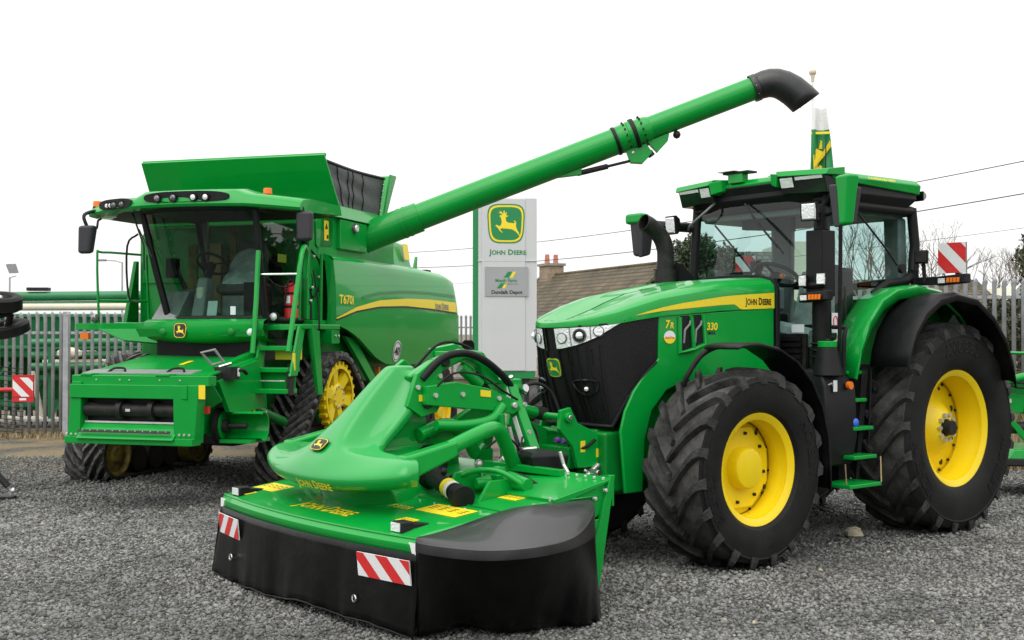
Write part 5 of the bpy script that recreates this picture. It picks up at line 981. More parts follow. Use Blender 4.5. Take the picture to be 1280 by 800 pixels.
m = MB('grey_trim'); m.hexa([(1.1, -.05, 2.1), (1.65, -.05, 2.1), (1.65, .30, 2.1), (1.1, .30, 2.1), (.95, -.05, 2.50), (1.3, -.05, 2.45), (1.3, .26, 2.45), (.95, .26, 2.50)]); m.m = 'dark_metal'; m.tube([(1.25, .18, 2.48), (1.35, .10, 2.75)], .03); m.m = 'black_plastic'; m.box(1.32, 1.42, .0, .14, 2.62, 2.86); m.box(.8, 1.45, 1.10, 1.30, 2.1, 2.55); m.m = 'paper'; m.slab(((1.58, .75, 2.22), (0, 1, 0), (-.2, 0, 1)), .13, .21, .004); m.slab(((1.80, 1.16, 2.20), (0, 1, 0), (0, 0, 1)), .07, .10, .003); m.m = 'hay'; m.box(.60, .66, .15, .32, 2.2, 3.1); m.m = 'dirty_yellow'; m.box(.55, .6, .42, .50, 2.75, 3.3); m.build('cab_console', H, bev=.02)
m = MB('decal_yellow'); m.slab(((1.02, 1.385, 2.86), (-1, 0, 0), (0, 0, 1)), .22, .10, .004); m.build('door_sticker', H)
# far railing and platform at the machine's right
m = MB('green'); m.tube(smooth_path([(1.30, -1.05, 2.06), (1.30, -1.08, 2.9), (1.22, -1.06, 2.97), (.9, -.7, 2.95)], 4), .016, 8); m.tube([(1.30, -1.07, 2.35), (.8, -.65, 2.35)], .018, 8); m.tube([(.8, -.65, 2.06), (.85, -.66, 2.95)], .016, 8); m.box(.6, 1.5, -1.25, -.2, 1.98, 2.06); m.plate([(1.5, -.9, 1.98), (1.5, -.1, 1.98), (1.6, .1, 1.80), (1.55, -.5, 1.84)], .05); m.m = 'black_plastic'; m.tube(smooth_path([(1.65, -.24, 3.15), (1.70, -.36, 3.0), (1.70, -.34, 2.4), (1.68, -.22, 2.3)], 4), .014, 6); m.m = 'lamp_dark'; m.sph((1.42, -1.02, 2.12), .06, 10); m.m = 'orange'; m.box(1.48, 1.53, -1.16, -1.04, 1.86, 1.94); m.build('right_platform', H, bev=.006)
# ---- ladder
m = MB('green')
st = [(1.86, 1.46, 1.92, 1.96), (1.94, 1.50, 1.95, 1.72), (2.02, 1.54, 1.98, 1.49), (2.12, 1.58, 2.03, 1.25), (2.18, 1.60, 2.04, 1.02)]
st = [(1.66, 1.46, 1.92, 1.97), (1.80, 1.48, 1.94, 1.73), (1.94, 1.52, 1.97, 1.48), (2.06, 1.55, 2.0, 1.24)]
for sg, y0, y1 in ((0, 1.46, 1.56), (1, 1.94, 2.02)): m.plate([(1.50, y0, 2.02), (1.66, y0, 2.02), (2.04, y1, 1.44), (1.86, y1, 1.44)], .03)
m.m = 'dark_metal'; m.box(1.90, 1.93, 1.53, 1.57, 1.22, 1.50); m.box(1.90, 2.02, 1.97, 2.01, 1.22, 1.50); m.m = 'green'; m.box(1.84, 1.86, 1.55, 2.0, 1.28, 1.48); m.m = 'zinc'; m.tube([(1.95, 1.6, 1.38), (1.95, 1.92, 1.38)], .012, 6); m.m = 'decal_yellow'; m.box(1.60, 1.63, 1.62, 1.96, 1.62, 1.74); m.box(1.9, 1.93, 2.0, 2.03, 1.5, 1.7); ld = m.build('ladder', H, bev=.008)
for x, y0, y1, z in st: m = MB('green'); m.box(x-.26, x+.02, y0, y1, z, z+.055); m.build('step', ld, bev=.008)
m = MB('green'); m.tube([(2.02, 1.54, 1.70), (1.90, 1.52, 2.3), (1.78, 1.48, 2.90)], .03, 8); m.tube(smooth_path([(2.06, 2.02, 1.72), (1.80, 2.0, 2.5), (1.66, 1.98, 2.86), (1.50, 1.94, 2.96), (1.30, 1.86, 2.88), (1.22, 1.80, 2.6)], 4), .03, 8); m.tube([(1.1, 1.66, 2.1), (1.1, 1.68, 2.92)], .022, 8); m.m = 'steel'; m.tube([(1.80, 1.48, 2.62), (1.76, 1.98, 2.62)], .014, 6); m.m = 'green'; m.tube([(1.3, 2.0, 1.3), (1.35, 1.92, 2.0)], .03); m.plate([(1.5, 2.02, 2.0), (1.3, 2.02, 1.96), (1.2, 2.02, 1.2), (1.32, 2.02, 1.2)], .03); m.m = 'black_plastic'; m.tube(smooth_path([(1.7, 1.5, 2.65), (1.6, 1.62, 2.5), (1.55, 1.8, 2.5), (1.6, 1.96, 2.66)]), .010, 6); m.tube(smooth_path([(1.3, 1.95, 2.7), (1.25, 2.0, 2.2), (1.28, 2.02, 1.7)]), .012, 6); m.build('hand_rail', ld)
m = MB('green'); m.box(.6, 1.6, 1.36, 1.98, 1.98, 2.04); m.build('left_platform', H, bev=.01)
m = MB('red'); m.cyl((1.22, 1.62, 2.12), (1.22, 1.62, 2.50), .085, n=20); m.sph((1.22, 1.62, 2.50), .083, 14, (1, 1, .6)); m.m = 'black_plastic'; m.cyl((1.22, 1.62, 2.53), (1.22, 1.62, 2.62), .03); m.tube([(1.22, 1.62, 2.60), (1.32, 1.62, 2.56), (1.34, 1.60, 2.3)], .012, 6); m.cyl((1.22, 1.62, 2.24), (1.22, 1.62, 2.27), .088, n=20); m.cyl((1.22, 1.62, 2.40), (1.22, 1.62, 2.43), .088, n=20); m.m = 'decal_white'; m.slab(((1.22+.086, 1.62, 2.34), (0, 1, 0), (0, 0, 1)), .06, .09, .003); m.build('fire_extinguisher', H)
m = MB('lamp_lens'); m.sph((1.45, 1.50, 2.13), .05, 10); m.m = 'black_plastic'; m.cyl((1.38, 1.5, 2.13), (1.45, 1.5, 2.13), .055); m.build('ladder_lamp', H)
# ---- feeder house with its front plate
m = MB('green'); m.hexa([(2.92, -.02, .80), (2.92, 1.36, .80), (1.2, 1.30, .95), (1.2, .05, .95), (2.92, -.02, 1.45), (2.92, 1.36, 1.45), (1.3, 1.30, 1.72), (1.3, .05, 1.72)]); fh_ = m.build('feeder_house', H, bev=.02)
m = MB('green'); m.plate([(2.95, -.08, 1.47), (2.95, 1.55, 1.47), (1.9, 1.55, 1.64), (1.75, -.02, 1.66)], .02); m.beam((2.6, 1.42, 1.52), (1.5, 1.42, 1.74), .10, .08); m.m = 'grey_trim'; m.plate([(2.93, -.08, 1.485), (2.93, 1.30, 1.485), (2.70, 1.30, 1.52), (2.70, -.08, 1.52)], .012); m.m = 'black_plastic'
for y in (.2, .95): m.tube(smooth_path([(2.85, y, 1.50), (2.80, y+.05, 1.54), (2.80, y+.17, 1.54), (2.85, y+.22, 1.50)], 4), .014, 6)
m.m = 'decal_yellow'; m.slab(((2.3, .85, 1.592), (0, 1, 0), (-1, 0, .17)), .06, .22, .004); m.build('feeder_deck', fh_, bev=.004)
m = MB('green')
m.box(2.90, 3.06, -.12, 1.60, 1.36, 1.47); m.box(2.98, 3.10, -.12, 1.36, 1.22, 1.37); m.hexa([(2.95, -.16, .74), (3.08, -.16, .74), (3.08, -.0, .74), (2.95, -.0, .74), (2.95, -.10, 1.4), (3.08, -.10, 1.4), (3.08, .02, 1.4), (2.95, .02, 1.4)]); m.hexa([(2.9, 1.20, .74), (3.10, 1.20, .74), (3.08, 1.44, .74), (2.9, 1.44, .74), (2.9, 1.20, 1.37), (3.12, 1.20, 1.37), (3.06, 1.48, 1.37), (2.9, 1.48, 1.37)]); m.box(2.95, 3.12, -.17, 1.44, .72, .80); m.hexa([(2.95, .0, .78), (3.16, .0, .78), (3.16, 1.22, .78), (2.95, 1.22, .78), (2.9, .0, .94), (3.0, .0, .95), (3.0, 1.22, .95), (2.9, 1.22, .94)]); m.plate([(3.05, -.12, 1.40), (2.96, -.22, .95), (2.96, -.24, .74), (3.0, -.12, .74)], .03); m.box(2.86, 3.07, .0, .14, 1.46, 1.49); m.box(2.86, 3.07, .95, 1.12, 1.46, 1.49); fp = m.build('feeder_frame', fh_, bev=.008)
m = MB('black_plastic'); m.box(2.60, 2.94, 0, 1.22, .94, 1.22); m.m = 'dark_metal'; m.cyl((2.98, .02, 1.09), (2.98, 1.20, 1.09), .075, n=20)
for y in (.45, .85): m.cyl((2.98, y, 1.09), (2.98, y+.06, 1.09), .11, n=16)
m.m = 'zinc'; m.slab(((3.06, .60, 1.09), (0, 1, 0), (0, 0, 1)), .06, .03, .002); m.box(3.0, 3.02, .02, 1.20, .945, .965); m.build('feeder_roller', fp, bev=.004)
m = MB('dark_metal'); m.slab(((3.135, .60, .862), (0, 1, 0), (-.8, 0, 1)), 1.16, .03, .008); m.m = 'zinc'
for i in range(12): m.sph((3.135, .08+i*.095, .87), .010, 6)
for y in (-.14, -.08, -.02, 1.28, 1.34, 1.40): m.sph((3.118, y, .80+.02*((y*100) % 3)), .016, 6)
for y in (.2, .5, .62, 1.0, 1.25): m.sph((3.06, y, 1.42), .012, 6)
m.build('feeder_bolts', fp)
m = MB('decal_yellow'); m.slab(((3.062, 1.52, 1.30), (0, 1, 0), (0, 0, 1)), .08, .15, .003); m.build('warning_sticker', fp)
m = MB('green'); m.plate([(2.80, 1.54, 1.40), (2.45, 1.56, 1.54), (2.0, 1.58, 1.62), (1.85, 1.58, 1.08), (2.2, 1.58, 1.05), (2.60, 1.56, 1.06)], .06); m.plate([(3.0, 1.44, 1.36), (3.0, 1.6, 1.40), (2.75, 1.58, 1.20), (2.8, 1.44, 1.10)], .03); m.m = 'zinc'
for x, z in ((2.4, 1.15), (2.35, 1.12), (2.3, 1.18), (2.1, 1.1)): m.sph((x, 1.58, z), .014, 6)
m.build('gusset_plate', fh_, bev=.008)
m = MB('green'); m.lathe([(.15, 0), (.165, 0), (.165, .50), (.15, .50), (.15, 0)], (2.50, 1.42, .90), (-.16, 1, 0), 24, R(60), R(300)); m.box(2.2, 2.62, 1.40, 1.86, .72, .76); m.m = 'rubber'; m.cyl((2.54, 1.40, .90), (2.53, 1.45, .90), .205, n=32); m.m = 'green'; m.cyl((2.53, 1.45, .90), (2.528, 1.462, .90), .14, n=28); m.m = 'dark_metal'; m.cyl((2.52, 1.46, .90), (2.46, 1.72, .90), .032); m.cyl((2.52, 1.46, .90), (2.51, 1.52, .9), .075); m.m = 'red'; m.box(2.88, 2.92, 1.46, 1.51, 1.06, 1.14); m.build('drive_pulley', fh_)
m = MB('grey_trim'); m.tube([(2.70, 1.42, 1.58), (2.78, 1.34, 1.72), (2.74, 1.48, 1.75), (2.66, 1.54, 1.62), (2.70, 1.42, 1.58)], .018, 6); m.m = 'dark_metal'; m.box(2.52, 2.72, 1.46, 1.66, 1.42, 1.56); m.cyl((2.72, 1.5, 1.4), (2.72, 1.5, 1.5), .05); m.m = 'black_plastic'; m.tube(smooth_path([(2.70, 1.45, 1.42), (2.74, 1.44, 1.3), (2.70, 1.46, 1.22)]), .02, 6); m.tube(smooth_path([(2.6, 1.60, 1.5), (2.5, 1.68, 1.52), (2.4, 1.68, 1.48)]), .022, 6); m.m = 'decal_white'; m.slab(((2.55, 1.665, 1.5), (-1, 0, 0), (0, 0, 1)), .05, .09, .003); m.m = 'steel'; m.tube([(2.68, 1.50, 1.56), (2.62, 1.62, 1.60)], .02); m.build('coupler_block', fh_, bev=.01)
m = MB('green_dark'); m.cyl((1.1, 1.45, .85), (2.4, 1.5, 1.2), .06, n=14); m.beam((1.2, 1.0, .9), (2.5, 1.3, .85), .12, .14); m.m = 'decal_yellow'; m.box(2.02, 2.06, 1.50, 1.58, 1.02, 1.40); m.m = 'decal_white'; m.plate([(1.98, 1.62, 1.0), (1.90, 1.66, 1.04), (1.90, 1.66, .90), (1.98, 1.62, .86)], .01); m.build('feeder_cylinder', H)
# ---- tracks
def hull_path(cs, off, n=90):
    """outline of a belt round circles (x, z, r): support function walked by angle"""
    o = []
    for i in range(n):
        t = 2*math.pi*i/n; d = (math.sin(t), math.cos(t)); k = max(cs, key=lambda c: c[0]*d[0]+c[1]*d[1]+c[2]); o.append((k[0]+d[0]*(k[2]+off), k[1]+d[1]*(k[2]+off)))
    return o
def resample(p, n):
    P = [Vector((x, 0, z)) for x, z in p]; P.append(P[0]); L = [0]
    for a, b in zip(P, P[1:]): L.append(L[-1]+(b-a).length)
    o = []; j = 0
    for i in range(n):
        s = L[-1]*i/n
        while L[j+1] < s: j += 1
        t = (s-L[j])/max(1e-9, L[j+1]-L[j]); o.append((P[j].lerp(P[j+1], t), (P[j+1]-P[j]).normalized()))
    return o
TC = [(-.10, 1.10, .49), (.80, .345, .29), (-1.15, .345, .29)]
def track(sg):
    yc = 1.385*sg; W = .60; out = hull_path(TC, .05, 240); inn = hull_path(TC, .0, 240)
    m = MB('track_rubber'); rings = [[(x, yc-W/2, z) for x, z in inn], [(x, yc-W/2, z) for x, z in out], [(x, yc+W/2, z) for x, z in out], [(x, yc+W/2, z) for x, z in inn], [(x, yc-W/2, z) for x, z in inn]]
    m.loft(rings, cap=False); n = 42; pth = resample(out, n*4)
    m.m = 'track_lug'
    for row in (1, -1):
        for i in range(n):
            rr = []
            for s in (0, .15, .4, .7, .95, 1.0):
                k = i*4+(2 if row < 0 else 0)-int(0); lead = .26*(1-s); j = (k+round(lead/ (5.4/(n*4)))) % (n*4); p, d = pth[j]; nn = Vector((-d.z, 0, d.x))
                nn = nn if (p-Vector((-.15, 0, .6))).dot(nn) > 0 else -nn; y = yc+row*s*W/2; h = .06-(.02 if s in (0, 1.0) else 0); hw = .028; pt = Vector((p.x, y, p.z))
                rr.append([pt-d*(hw+.012)-nn*.02, pt+d*(hw+.012)-nn*.02, pt+d*hw+nn*h, pt-d*hw+nn*h])
            m.loft(rr)
    tr = m.build('track', H, sm=30)
    # drive wheel with lugs and windows
    for (cx, cz, r), nm in zip(TC, ('drive_wheel', 'idler_wheel', 'idler_wheel')):
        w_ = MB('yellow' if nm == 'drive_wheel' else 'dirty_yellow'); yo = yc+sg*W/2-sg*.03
        if nm == 'drive_wheel':
            ri = r-.02
            w_.lathe([(ri-.10, .0), (ri-.055, .0), (ri-.05, -.03), (ri-.05, -.12), (ri-.10, -.12)], (cx, yo, cz), (0, sg, 0), 48); w_.lathe([(0, -.02), (.15, -.02), (.17, -.04), (.19, -.055), (.205, -.07), (0, -.09)], (cx, yo, cz), (0, sg, 0), 36)
            for k in range(6):
                t = 2*math.pi*k/6+.3; a = Vector((math.sin(t), 0, math.cos(t))); b = Vector((math.cos(t), 0, -math.sin(t))); c = Vector((cx, yo, cz)); ou = Vector((0, sg, 0))
                w_.hexa([c+a*.14-b*.07-ou*.10, c+a*.14+b*.07-ou*.10, c+a*(ri-.07)+b*.085-ou*.09, c+a*(ri-.07)-b*.085-ou*.09, c+a*.14-b*.06-ou*.045, c+a*.14+b*.06-ou*.045, c+a*(ri-.07)+b*.075-ou*.012, c+a*(ri-.07)-b*.075-ou*.012])
            for k in range(24):
                t = 2*math.pi*k/24; a = Vector((math.sin(t), 0, math.cos(t))); c = Vector((cx, yo-sg*.06, cz)); w_.beam(c+a*(ri-.09), c+a*(ri+.0), .045, .10, (0, 1, 0))
            w_.m = 'zinc'
            for k in range(10):
                t = 2*math.pi*k/10; p = Vector((cx+.135*math.sin(t), yo-sg*.025, cz+.135*math.cos(t))); w_.cyl(p, p+Vector((0, sg*.02, 0)), .016, n=8)
        else:
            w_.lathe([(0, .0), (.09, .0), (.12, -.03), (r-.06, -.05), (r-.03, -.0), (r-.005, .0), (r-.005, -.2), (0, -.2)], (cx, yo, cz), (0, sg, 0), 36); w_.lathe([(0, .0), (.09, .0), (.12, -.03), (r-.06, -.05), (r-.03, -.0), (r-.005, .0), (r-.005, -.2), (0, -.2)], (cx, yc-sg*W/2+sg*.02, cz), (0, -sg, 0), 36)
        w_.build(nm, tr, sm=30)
    w_ = MB('dark_metal'); w_.beam((-.9, yc, .62), (.6, yc, .62), .16, .22); w_.cyl((-.15, yc-.1*sg, .62), (-.1, yc-.35*sg, 1.0), .1)
    for x in (-.55, -.2, .2): w_.cyl((x, yc-.2, .24), (x, yc+.2, .24), .19, n=20)
    w_.build('track_frame', tr, bev=.02)
track(1); track(-1)
# ---- rear wheels and axle
m = MB('green_dark'); m.cyl((-4.35, -1.2, .7), (-4.35, 1.2, .7), .13); m.box(-4.6, -4.1, -.5, .5, .6, 1.4); m.build('rear_axle', H)
rwheel = ag_wheel(H, (-4.35, 1.32, .70), .71, .46, .40, 17, .42, False, [])
c_ = copy_tree(rwheel, H); c_.location = (-4.35, -1.32, .70); c_.scale = (1, -1, 1)
# ================================================================== front disc mower (shares the tractor's axis, stands ahead of it)
MW = thing('front_mower', 'green front disc mower with black skirts, attached ahead of the big tractor', 'mower', (1.265, 10.68, 0), -141)
HW = 1.40; Y0 = -.04                                   # half width of the deck
def front_x(y): u = (y-Y0)/HW; return 3.45+.13*(1-u*u)
ysd = [Y0+HW*(-1+i/12) for i in range(25)]
# deck: skin of the cutter bed, with a sloped front lip
m = MB('green'); n_ = len(ysd)
rows = [[(1.95, y, .78) for y in ysd], [(2.2, y, .78) for y in ysd], [(2.75, y, .72) for y in ysd], [(front_x(y)-.16, y, .655) for y in ysd], [(front_x(y)-.03, y, .625) for y in ysd], [(front_x(y), y, .595) for y in ysd], [(front_x(y)+.004, y, .535) for y in ysd]]
m.grid(rows); dk = m.build('deck', MW, sm=22, solid=.012)
m = MB('green'); m.tube([(front_x(y)-.028, y, .632) for y in ysd], .011, 6); m.m = 'green_dark'; m.tube([(2.72, y, .732) for y in ysd], .006, 4); m.build('deck_edging', dk)
m = MB('green'); m.box(1.95, 3.3, Y0-HW, Y0-HW+.02, .30, .64); m.box(1.9, 3.42, Y0+HW-.02, Y0+HW, .30, .62); m.build('deck_end_plate', dk, bev=.006)
m = MB('dark_metal'); m.box(2.2, 3.3, Y0-HW+.05, Y0+HW-.05, .12, .5); m.box(2.3, 3.1, Y0-HW+.1, Y0+HW-.1, .03, .12); m.build('cutter_bar', MW, bev=.03)
# bolts and stickers on the deck
m = MB('zinc')
rg = random.Random(5)
for i in range(16):
    y = Y0+HW*(-.95+1.9*i/15); m.cyl((2.80, y, .717), (2.80, y, .729), .009, n=8)
for i in range(9): m.cyl((2.05+.15*i, Y0+HW-.05, .775-.05*max(0, i-2)*.6), (2.05+.15*i, Y0+HW-.05, .80-.05*max(0, i-2)*.6), .013, n=8)
m.build('deck_bolts', dk)
def dz(x, y):
    f = front_x(y); return interp(x, [(1.95, .78), (2.2, .78), (2.75, .72), (f-.16, .655), (f-.03, .625), (f, .595)])
def deckfr(x, y, n=.0075): return ((x, y, dz(x, y)+n), (0, 1, 0), (-1, 0, .11))
for x, y, w_, h in ((3.22, .86, .16, .09), (2.90, .86, .46, .20), (3.34, -1.22, .16, .10), (3.12, -1.20, .34, .20), (2.4, .95, .2, .1), (2.3, -.2, .22, .08)):
    m = MB('decal_yellow'); m.slab(deckfr(x, y), w_, h, .002); o_, a_, b_ = deckfr(x, y, .0098); m.m = 'decal_black'
    for k in (-.36, -.12, .12, .36):
        for q in (-.25, -.1, .05): m.slab(((o_[0]+q*h, y+k*w_, o_[2]-.11*q*h), a_, b_), w_*.13, h*.05, .0008)
    m.build('warning_sticker', dk)
m = MB('decal_yellow'); m.text(JD, deckfr(3.33, .02, .0085), .72, 0, 1.35); m.build('maker_lettering', dk)
m = MB('decal_yellow'); m.text('F 310R', deckfr(3.00, .47, .0085), .25, 0, 1.1); m.build('model_lettering', dk)
m = MB('decal_white'); 
for y in (Y0-HW+.06, Y0+HW-.07): m.slab(((front_x(y)+.006, y, .575), (0, 1, 0), (0, 0, 1)), .075, .07, .004)
m.build('reflectors', dk)
for y in (-1.24, 1.04):
    m = MB('black_plastic'); x = 3.36; m.loft([[(x-.02, y-.07, .64), (x+.07, y-.07, .635), (x+.07, y+.07, .635), (x-.02, y+.07, .64)], [(x-.03, y-.06, .71), (x+.065, y-.06, .71), (x+.065, y+.06, .71), (x-.03, y+.06, .71)]]); m.hexa([(x-.22, y-.05, .66), (x-.02, y-.065, .65), (x-.02, y+.065, .65), (x-.22, y+.05, .66), (x-.20, y-.03, .675), (x-.03, y-.06, .70), (x-.03, y+.06, .70), (x-.20, y+.03, .675)]); lm = m.build('marker_lamp', MW, bev=.012)
    m = MB('lamp_lens'); m.slab(((x+.069, y, .675), (0, 1, 0), (0, 0, 1)), .10, .055, .006); m.build('lens', lm)
# ---- front curtain and side curtain: thick hanging fabric
rg = random.Random(9); rows = []; N = 60
def fold(s, v, amp=1.): return amp*(.014*math.sin(s*5.3)+.007*math.sin(s*11+1.3)+.005*math.sin(s*23+.4)*v)*v
for k in range(11):
    v = k/10; r_ = []
    for i in range(N+1):
        u = -1+2*i/N; y = Y0+u*HW*(1-.0*v); x = front_x(Y0+u*HW)+.012+.035*v+fold(u*2.2, v)+.05*max(0, -u-.85)*v*4
        yy = y-.17*v*max(0, (-u-.8)/.2)-.03*v*max(0, (u-.9)/.1)
        zb = .045+.03*math.sin(u*3.1+.6)+.012*math.sin(u*11)
        r_.append((x-.25*v*max(0, (-u-.93)/.07)*1.0, yy, lerp(.545, zb, v)))
    rows.append(r_)
m = MB('curtain'); m.grid(rows); fc = m.build('front_curtain', MW, solid=.006, sm=80)
m = MB('black_plastic'); m.tube(rows[-1], .006, 5); m.build('curtain_hem', fc)
m = MB('steel'); 
for u, z in ((.60, .20), (-.72, .20)):
    y = Y0+u*HW; x = front_x(y)+.05+fold(u*2.2, .75); m.tube([(x+.006, y+.022*math.cos(t), z+.022*math.sin(t)) for t in [2*math.pi*i/14 for i in range(15)]], .006, 5, cap=False)
m.build('eyelets', fc)
for yc, w_ in ((Y0+HW-.29, .50), (Y0-HW+.33, .46)):
    m = MB(); x = front_x(yc)+.045; dx = (front_x(yc+.1)-front_x(yc-.1))/.2
    fr = ((x, yc, .43), (dx, 1, 0), (.10, 0, 1)); m.m = 'decal_white'; m.slab(((x-.006, yc, .43), (dx, 1, 0), (.10, 0, 1)), w_, .155, .007); hatch_board(m, fr, w_, .155, .003, .115, -1 if yc > 0 else 1, off=.03); m.build('warning_plate', fc)
# side guard lid with its curtain on the left end; a plain curtain closes the right end
OUTL = [(3.50, 1.37), (3.49, 1.52), (3.44, 1.70), (3.35, 1.86), (3.18, 1.95), (2.95, 1.965), (2.70, 1.90), (2.45, 1.77), (2.22, 1.60), (2.06, 1.43), (2.02, 1.36)]
OUTL = [(p.x, p.y) for p in smooth_path([(x, y, 0) for x, y in OUTL], 5)]
def lid_z(x, y): return .625+.115*ss(0, .50, 1.965-y)*ss(0, .9, 3.5-x)
rows = []
for k in (0, .02, .05, .09, .16, .3, .5, .7, .85, 1.0):
    r_ = []
    for i, (x, y) in enumerate(OUTL):
        xi = lerp(3.46, 2.05, i/(len(OUTL)-1)); px, py = lerp(x, xi, k), lerp(y, 1.35, k); r_.append((px, py, lid_z(px, py)+.012*ss(0, .09, k)+.016*ss(.12, .2, k)))
    rows.append(r_)
low = [[(x+.004*math.copysign(1, x-2.8), y+.006, z) for (x, y) in OUTL] for z in (.572, .580)]
rows = [[(lerp(x, 2.75, .03), lerp(y, 1.4, .03), .572) for x, y in OUTL]]+low+[[(x, y, .618) for x, y in OUTL]]+rows
m = MB('guard_plastic'); m.grid(rows); lid = m.build('side_guard', MW, sm=28, solid=.008)
bot = smooth_path([(3.43, 1.29, 0), (3.36, 1.36, 0), (3.18, 1.43, 0), (3.0, 1.51, 0), (2.80, 1.63, 0), (2.58, 1.71, 0), (2.36, 1.70, 0), (2.16, 1.60, 0), (2.0, 1.42, 0)], 6); rows = []
n_ = len(OUTL)
for k in range(13):
    v = k/12; r_ = []
    for i, (x, y) in enumerate(OUTL):
        s = i/(n_-1); q = s*(len(bot)-1); j0 = min(int(q), len(bot)-2); b = bot[j0].lerp(bot[j0+1], q-j0); w_ = v**1.3; f = fold(s*3.4, v, 1.6)
        zb = .025+.06*max(0, math.sin(s*6.0+.5))*ss(.05, .3, s)*(1-ss(.5, .9, s))+.012*math.sin(s*14); r_.append((lerp(x-.012, b.x, w_)+f*.6, lerp(y-.012, b.y, w_)+f, lerp(.60, zb, v)))
    rows.append(r_)
m = MB('curtain'); m.grid(rows); m.build('side_curtain', lid, solid=.006, sm=80)
m = MB('curtain'); m.grid([[(lerp(2.0, 3.44, i/20), Y0-HW-.02-.16*v-.02*math.sin(i*1.1)*v, lerp(.60, .06, v)) for i in range(21)] for v in (0, .25, .5, .75, 1)]); m.build('end_curtain', MW, solid=.006, sm=80)
for sg in (1, -1):
    m = MB('green'); m.prism([(2.18, .10), (2.05, .30), (1.84, .92), (1.80, .92), (1.95, .15), (2.05, .08)], 'Y', Y0+sg*(HW-.02), Y0+sg*(HW+.01)); m.prism([(2.4, .70), (1.80, .90), (1.80, .72), (2.2, .5)], 'Y', Y0+sg*(HW-.05), Y0+sg*(HW-.02)); m.m = 'zinc'
    for x, z in ((2.1, .74), (2.0, .77), (2.15, .6), (1.9, .82)): m.cyl((x, Y0+sg*(HW+.0), z), (x, Y0+sg*(HW+.03), z), .014, n=8)
    m.build('rear_end_plate', MW, bev=.004)
m = MB('green'); m.hexa([(1.80, Y0-HW, .885), (2.35, Y0-HW, .74), (2.35, Y0+HW, .74), (1.80, Y0+HW, .885), (1.80, Y0-HW, .90), (2.36, Y0-HW, .79), (2.36, Y0+HW, .79), (1.80, Y0+HW, .90)]); m.box(1.80, 1.82, Y0-HW, Y0+HW, .70, .895); m.m = 'zinc'
for i in range(12):
    y = Y0+HW*(.25+.73*i/11); m.cyl((1.88, y, .885), (1.88, y, .905), .012, n=8)
m.build('rear_shield', MW, bev=.004)
# ---- hood: duck-bill nose rising into a narrow neck
CY = -.10
def hrow(xc, xe, zc, ze, hw, xb, zb=None, pl=0., pw=2.4):
    """one row across the hood: crown at xc/zc, side edge at xe/ze, wall running back to xb; pl = flat share of the half width"""
    r_ = []; zb = ze if zb is None else zb
    for i in range(-8, 9):
        u = i/8; f = abs(u); g = 1-f**pw if not pl else 1-ss(pl, 1., f); r_.append((xe+(xc-xe)*g, CY+hw*u, ze+(zc-ze)*g))
    return [(xb, r_[0][1]+.015, zb)]+[(lerp(xe, xb, .5), r_[0][1], lerp(ze, zb, .5))]+r_+[(lerp(xe, xb, .5), r_[-1][1], lerp(ze, zb, .5))]+[(xb, r_[-1][1]-.015, zb)]
CY = -.12
rows = [hrow(3.12, 2.98, .80, .86, .60, 2.9), hrow(3.30, 3.12, .80, .87, .84, 3.02), hrow(3.40, 3.195, .825, .885, .93, 3.09), hrow(3.438, 3.228, .862, .925, .962, 3.11), hrow(3.447, 3.234, .892, .962, .97, 3.11, .98), hrow(3.438, 3.226, .922, .992, .958, 3.10, 1.01),
        hrow(3.408, 3.20, .982, 1.045, .92, 3.08, 1.055, .10), hrow(3.362, 3.14, 1.04, 1.068, .80, 3.06, 1.068, .14)]
def frow(xr, zr, hp, xe, ze, he):
    """fin row: flat ridge of half width hp, then a hollow flank down to an edge at xe/ze/he"""
    L = []
    for k in range(5):
        t = k/5; s = math.sin(math.pi*t); L.append((lerp(xe, xr, t)-.030*s, lerp(he, hp, t)-.015*s, lerp(ze, zr, t)-.030*s))
    left = [(x, CY-y, z) for x, y, z in L]; right = [(x, CY+y, z) for x, y, z in L[::-1]]
    mid = [(xr-.012*abs(u)**3, CY+hp*u, zr-.008*abs(u)**3) for u in [-1+q/4 for q in range(9)]]
    return [(xe-.06, CY-he+.03, ze-.03)]+left+mid+right+[(xe-.06, CY+he-.03, ze-.03)]
rows += [frow(3.30, 1.10, .22, 3.11, 1.085, .46), frow(3.25, 1.155, .18, 3.05, 1.105, .35), frow(3.20, 1.21, .15, 2.96, 1.16, .315), frow(3.12, 1.29, .12, 2.87, 1.23, .30), frow(3.03, 1.38, .10, 2.78, 1.31, .29), frow(2.93, 1.48, .085, 2.71, 1.385, .275), frow(2.83, 1.575, .075, 2.66, 1.47, .25), frow(2.76, 1.635, .07, 2.63, 1.55, .215), frow(2.73, 1.66, .068, 2.61, 1.60, .18), frow(2.70, 1.672, .065, 2.60, 1.64, .14), frow(2.56, 1.667, .06, 2.54, 1.65, .11)]
m = MB('green_pale'); m.grid(rows); hd = m.build('hood', MW, sub=2, solid=.016)
def hood_pt(u, v, n):      # surface point near the logo, u across, v up the slope
    t = v/.1755*1.0; a = Vector((3.372, CY+u, 1.040)); b = Vector((3.245, CY+u, 1.168)); nn = Vector((.67, 0, .745)); p = a.lerp(b, .5+t*.5); p.x -= .35*u*u; p.z -= .1*u*u
    return p+nn*(.016+n)
m = MB(); emblem(m, None, .19, .002, edge='decal_black', ring='decal_yellow', field='decal_black', deer='decal_yellow', warp=lambda u, v, n: hood_pt(u-.01, v*1.05-.0, n)); m.build('badge', hd)
m = MB('decal_yellow'); m.text(JD, None, .46, squash=1.2, warp=lambda u, v: (3.446-.22*abs(u+.12)**2.6+v*.45, CY+.12+u, .852+v*.75)); m.build('hood_lettering', hd)
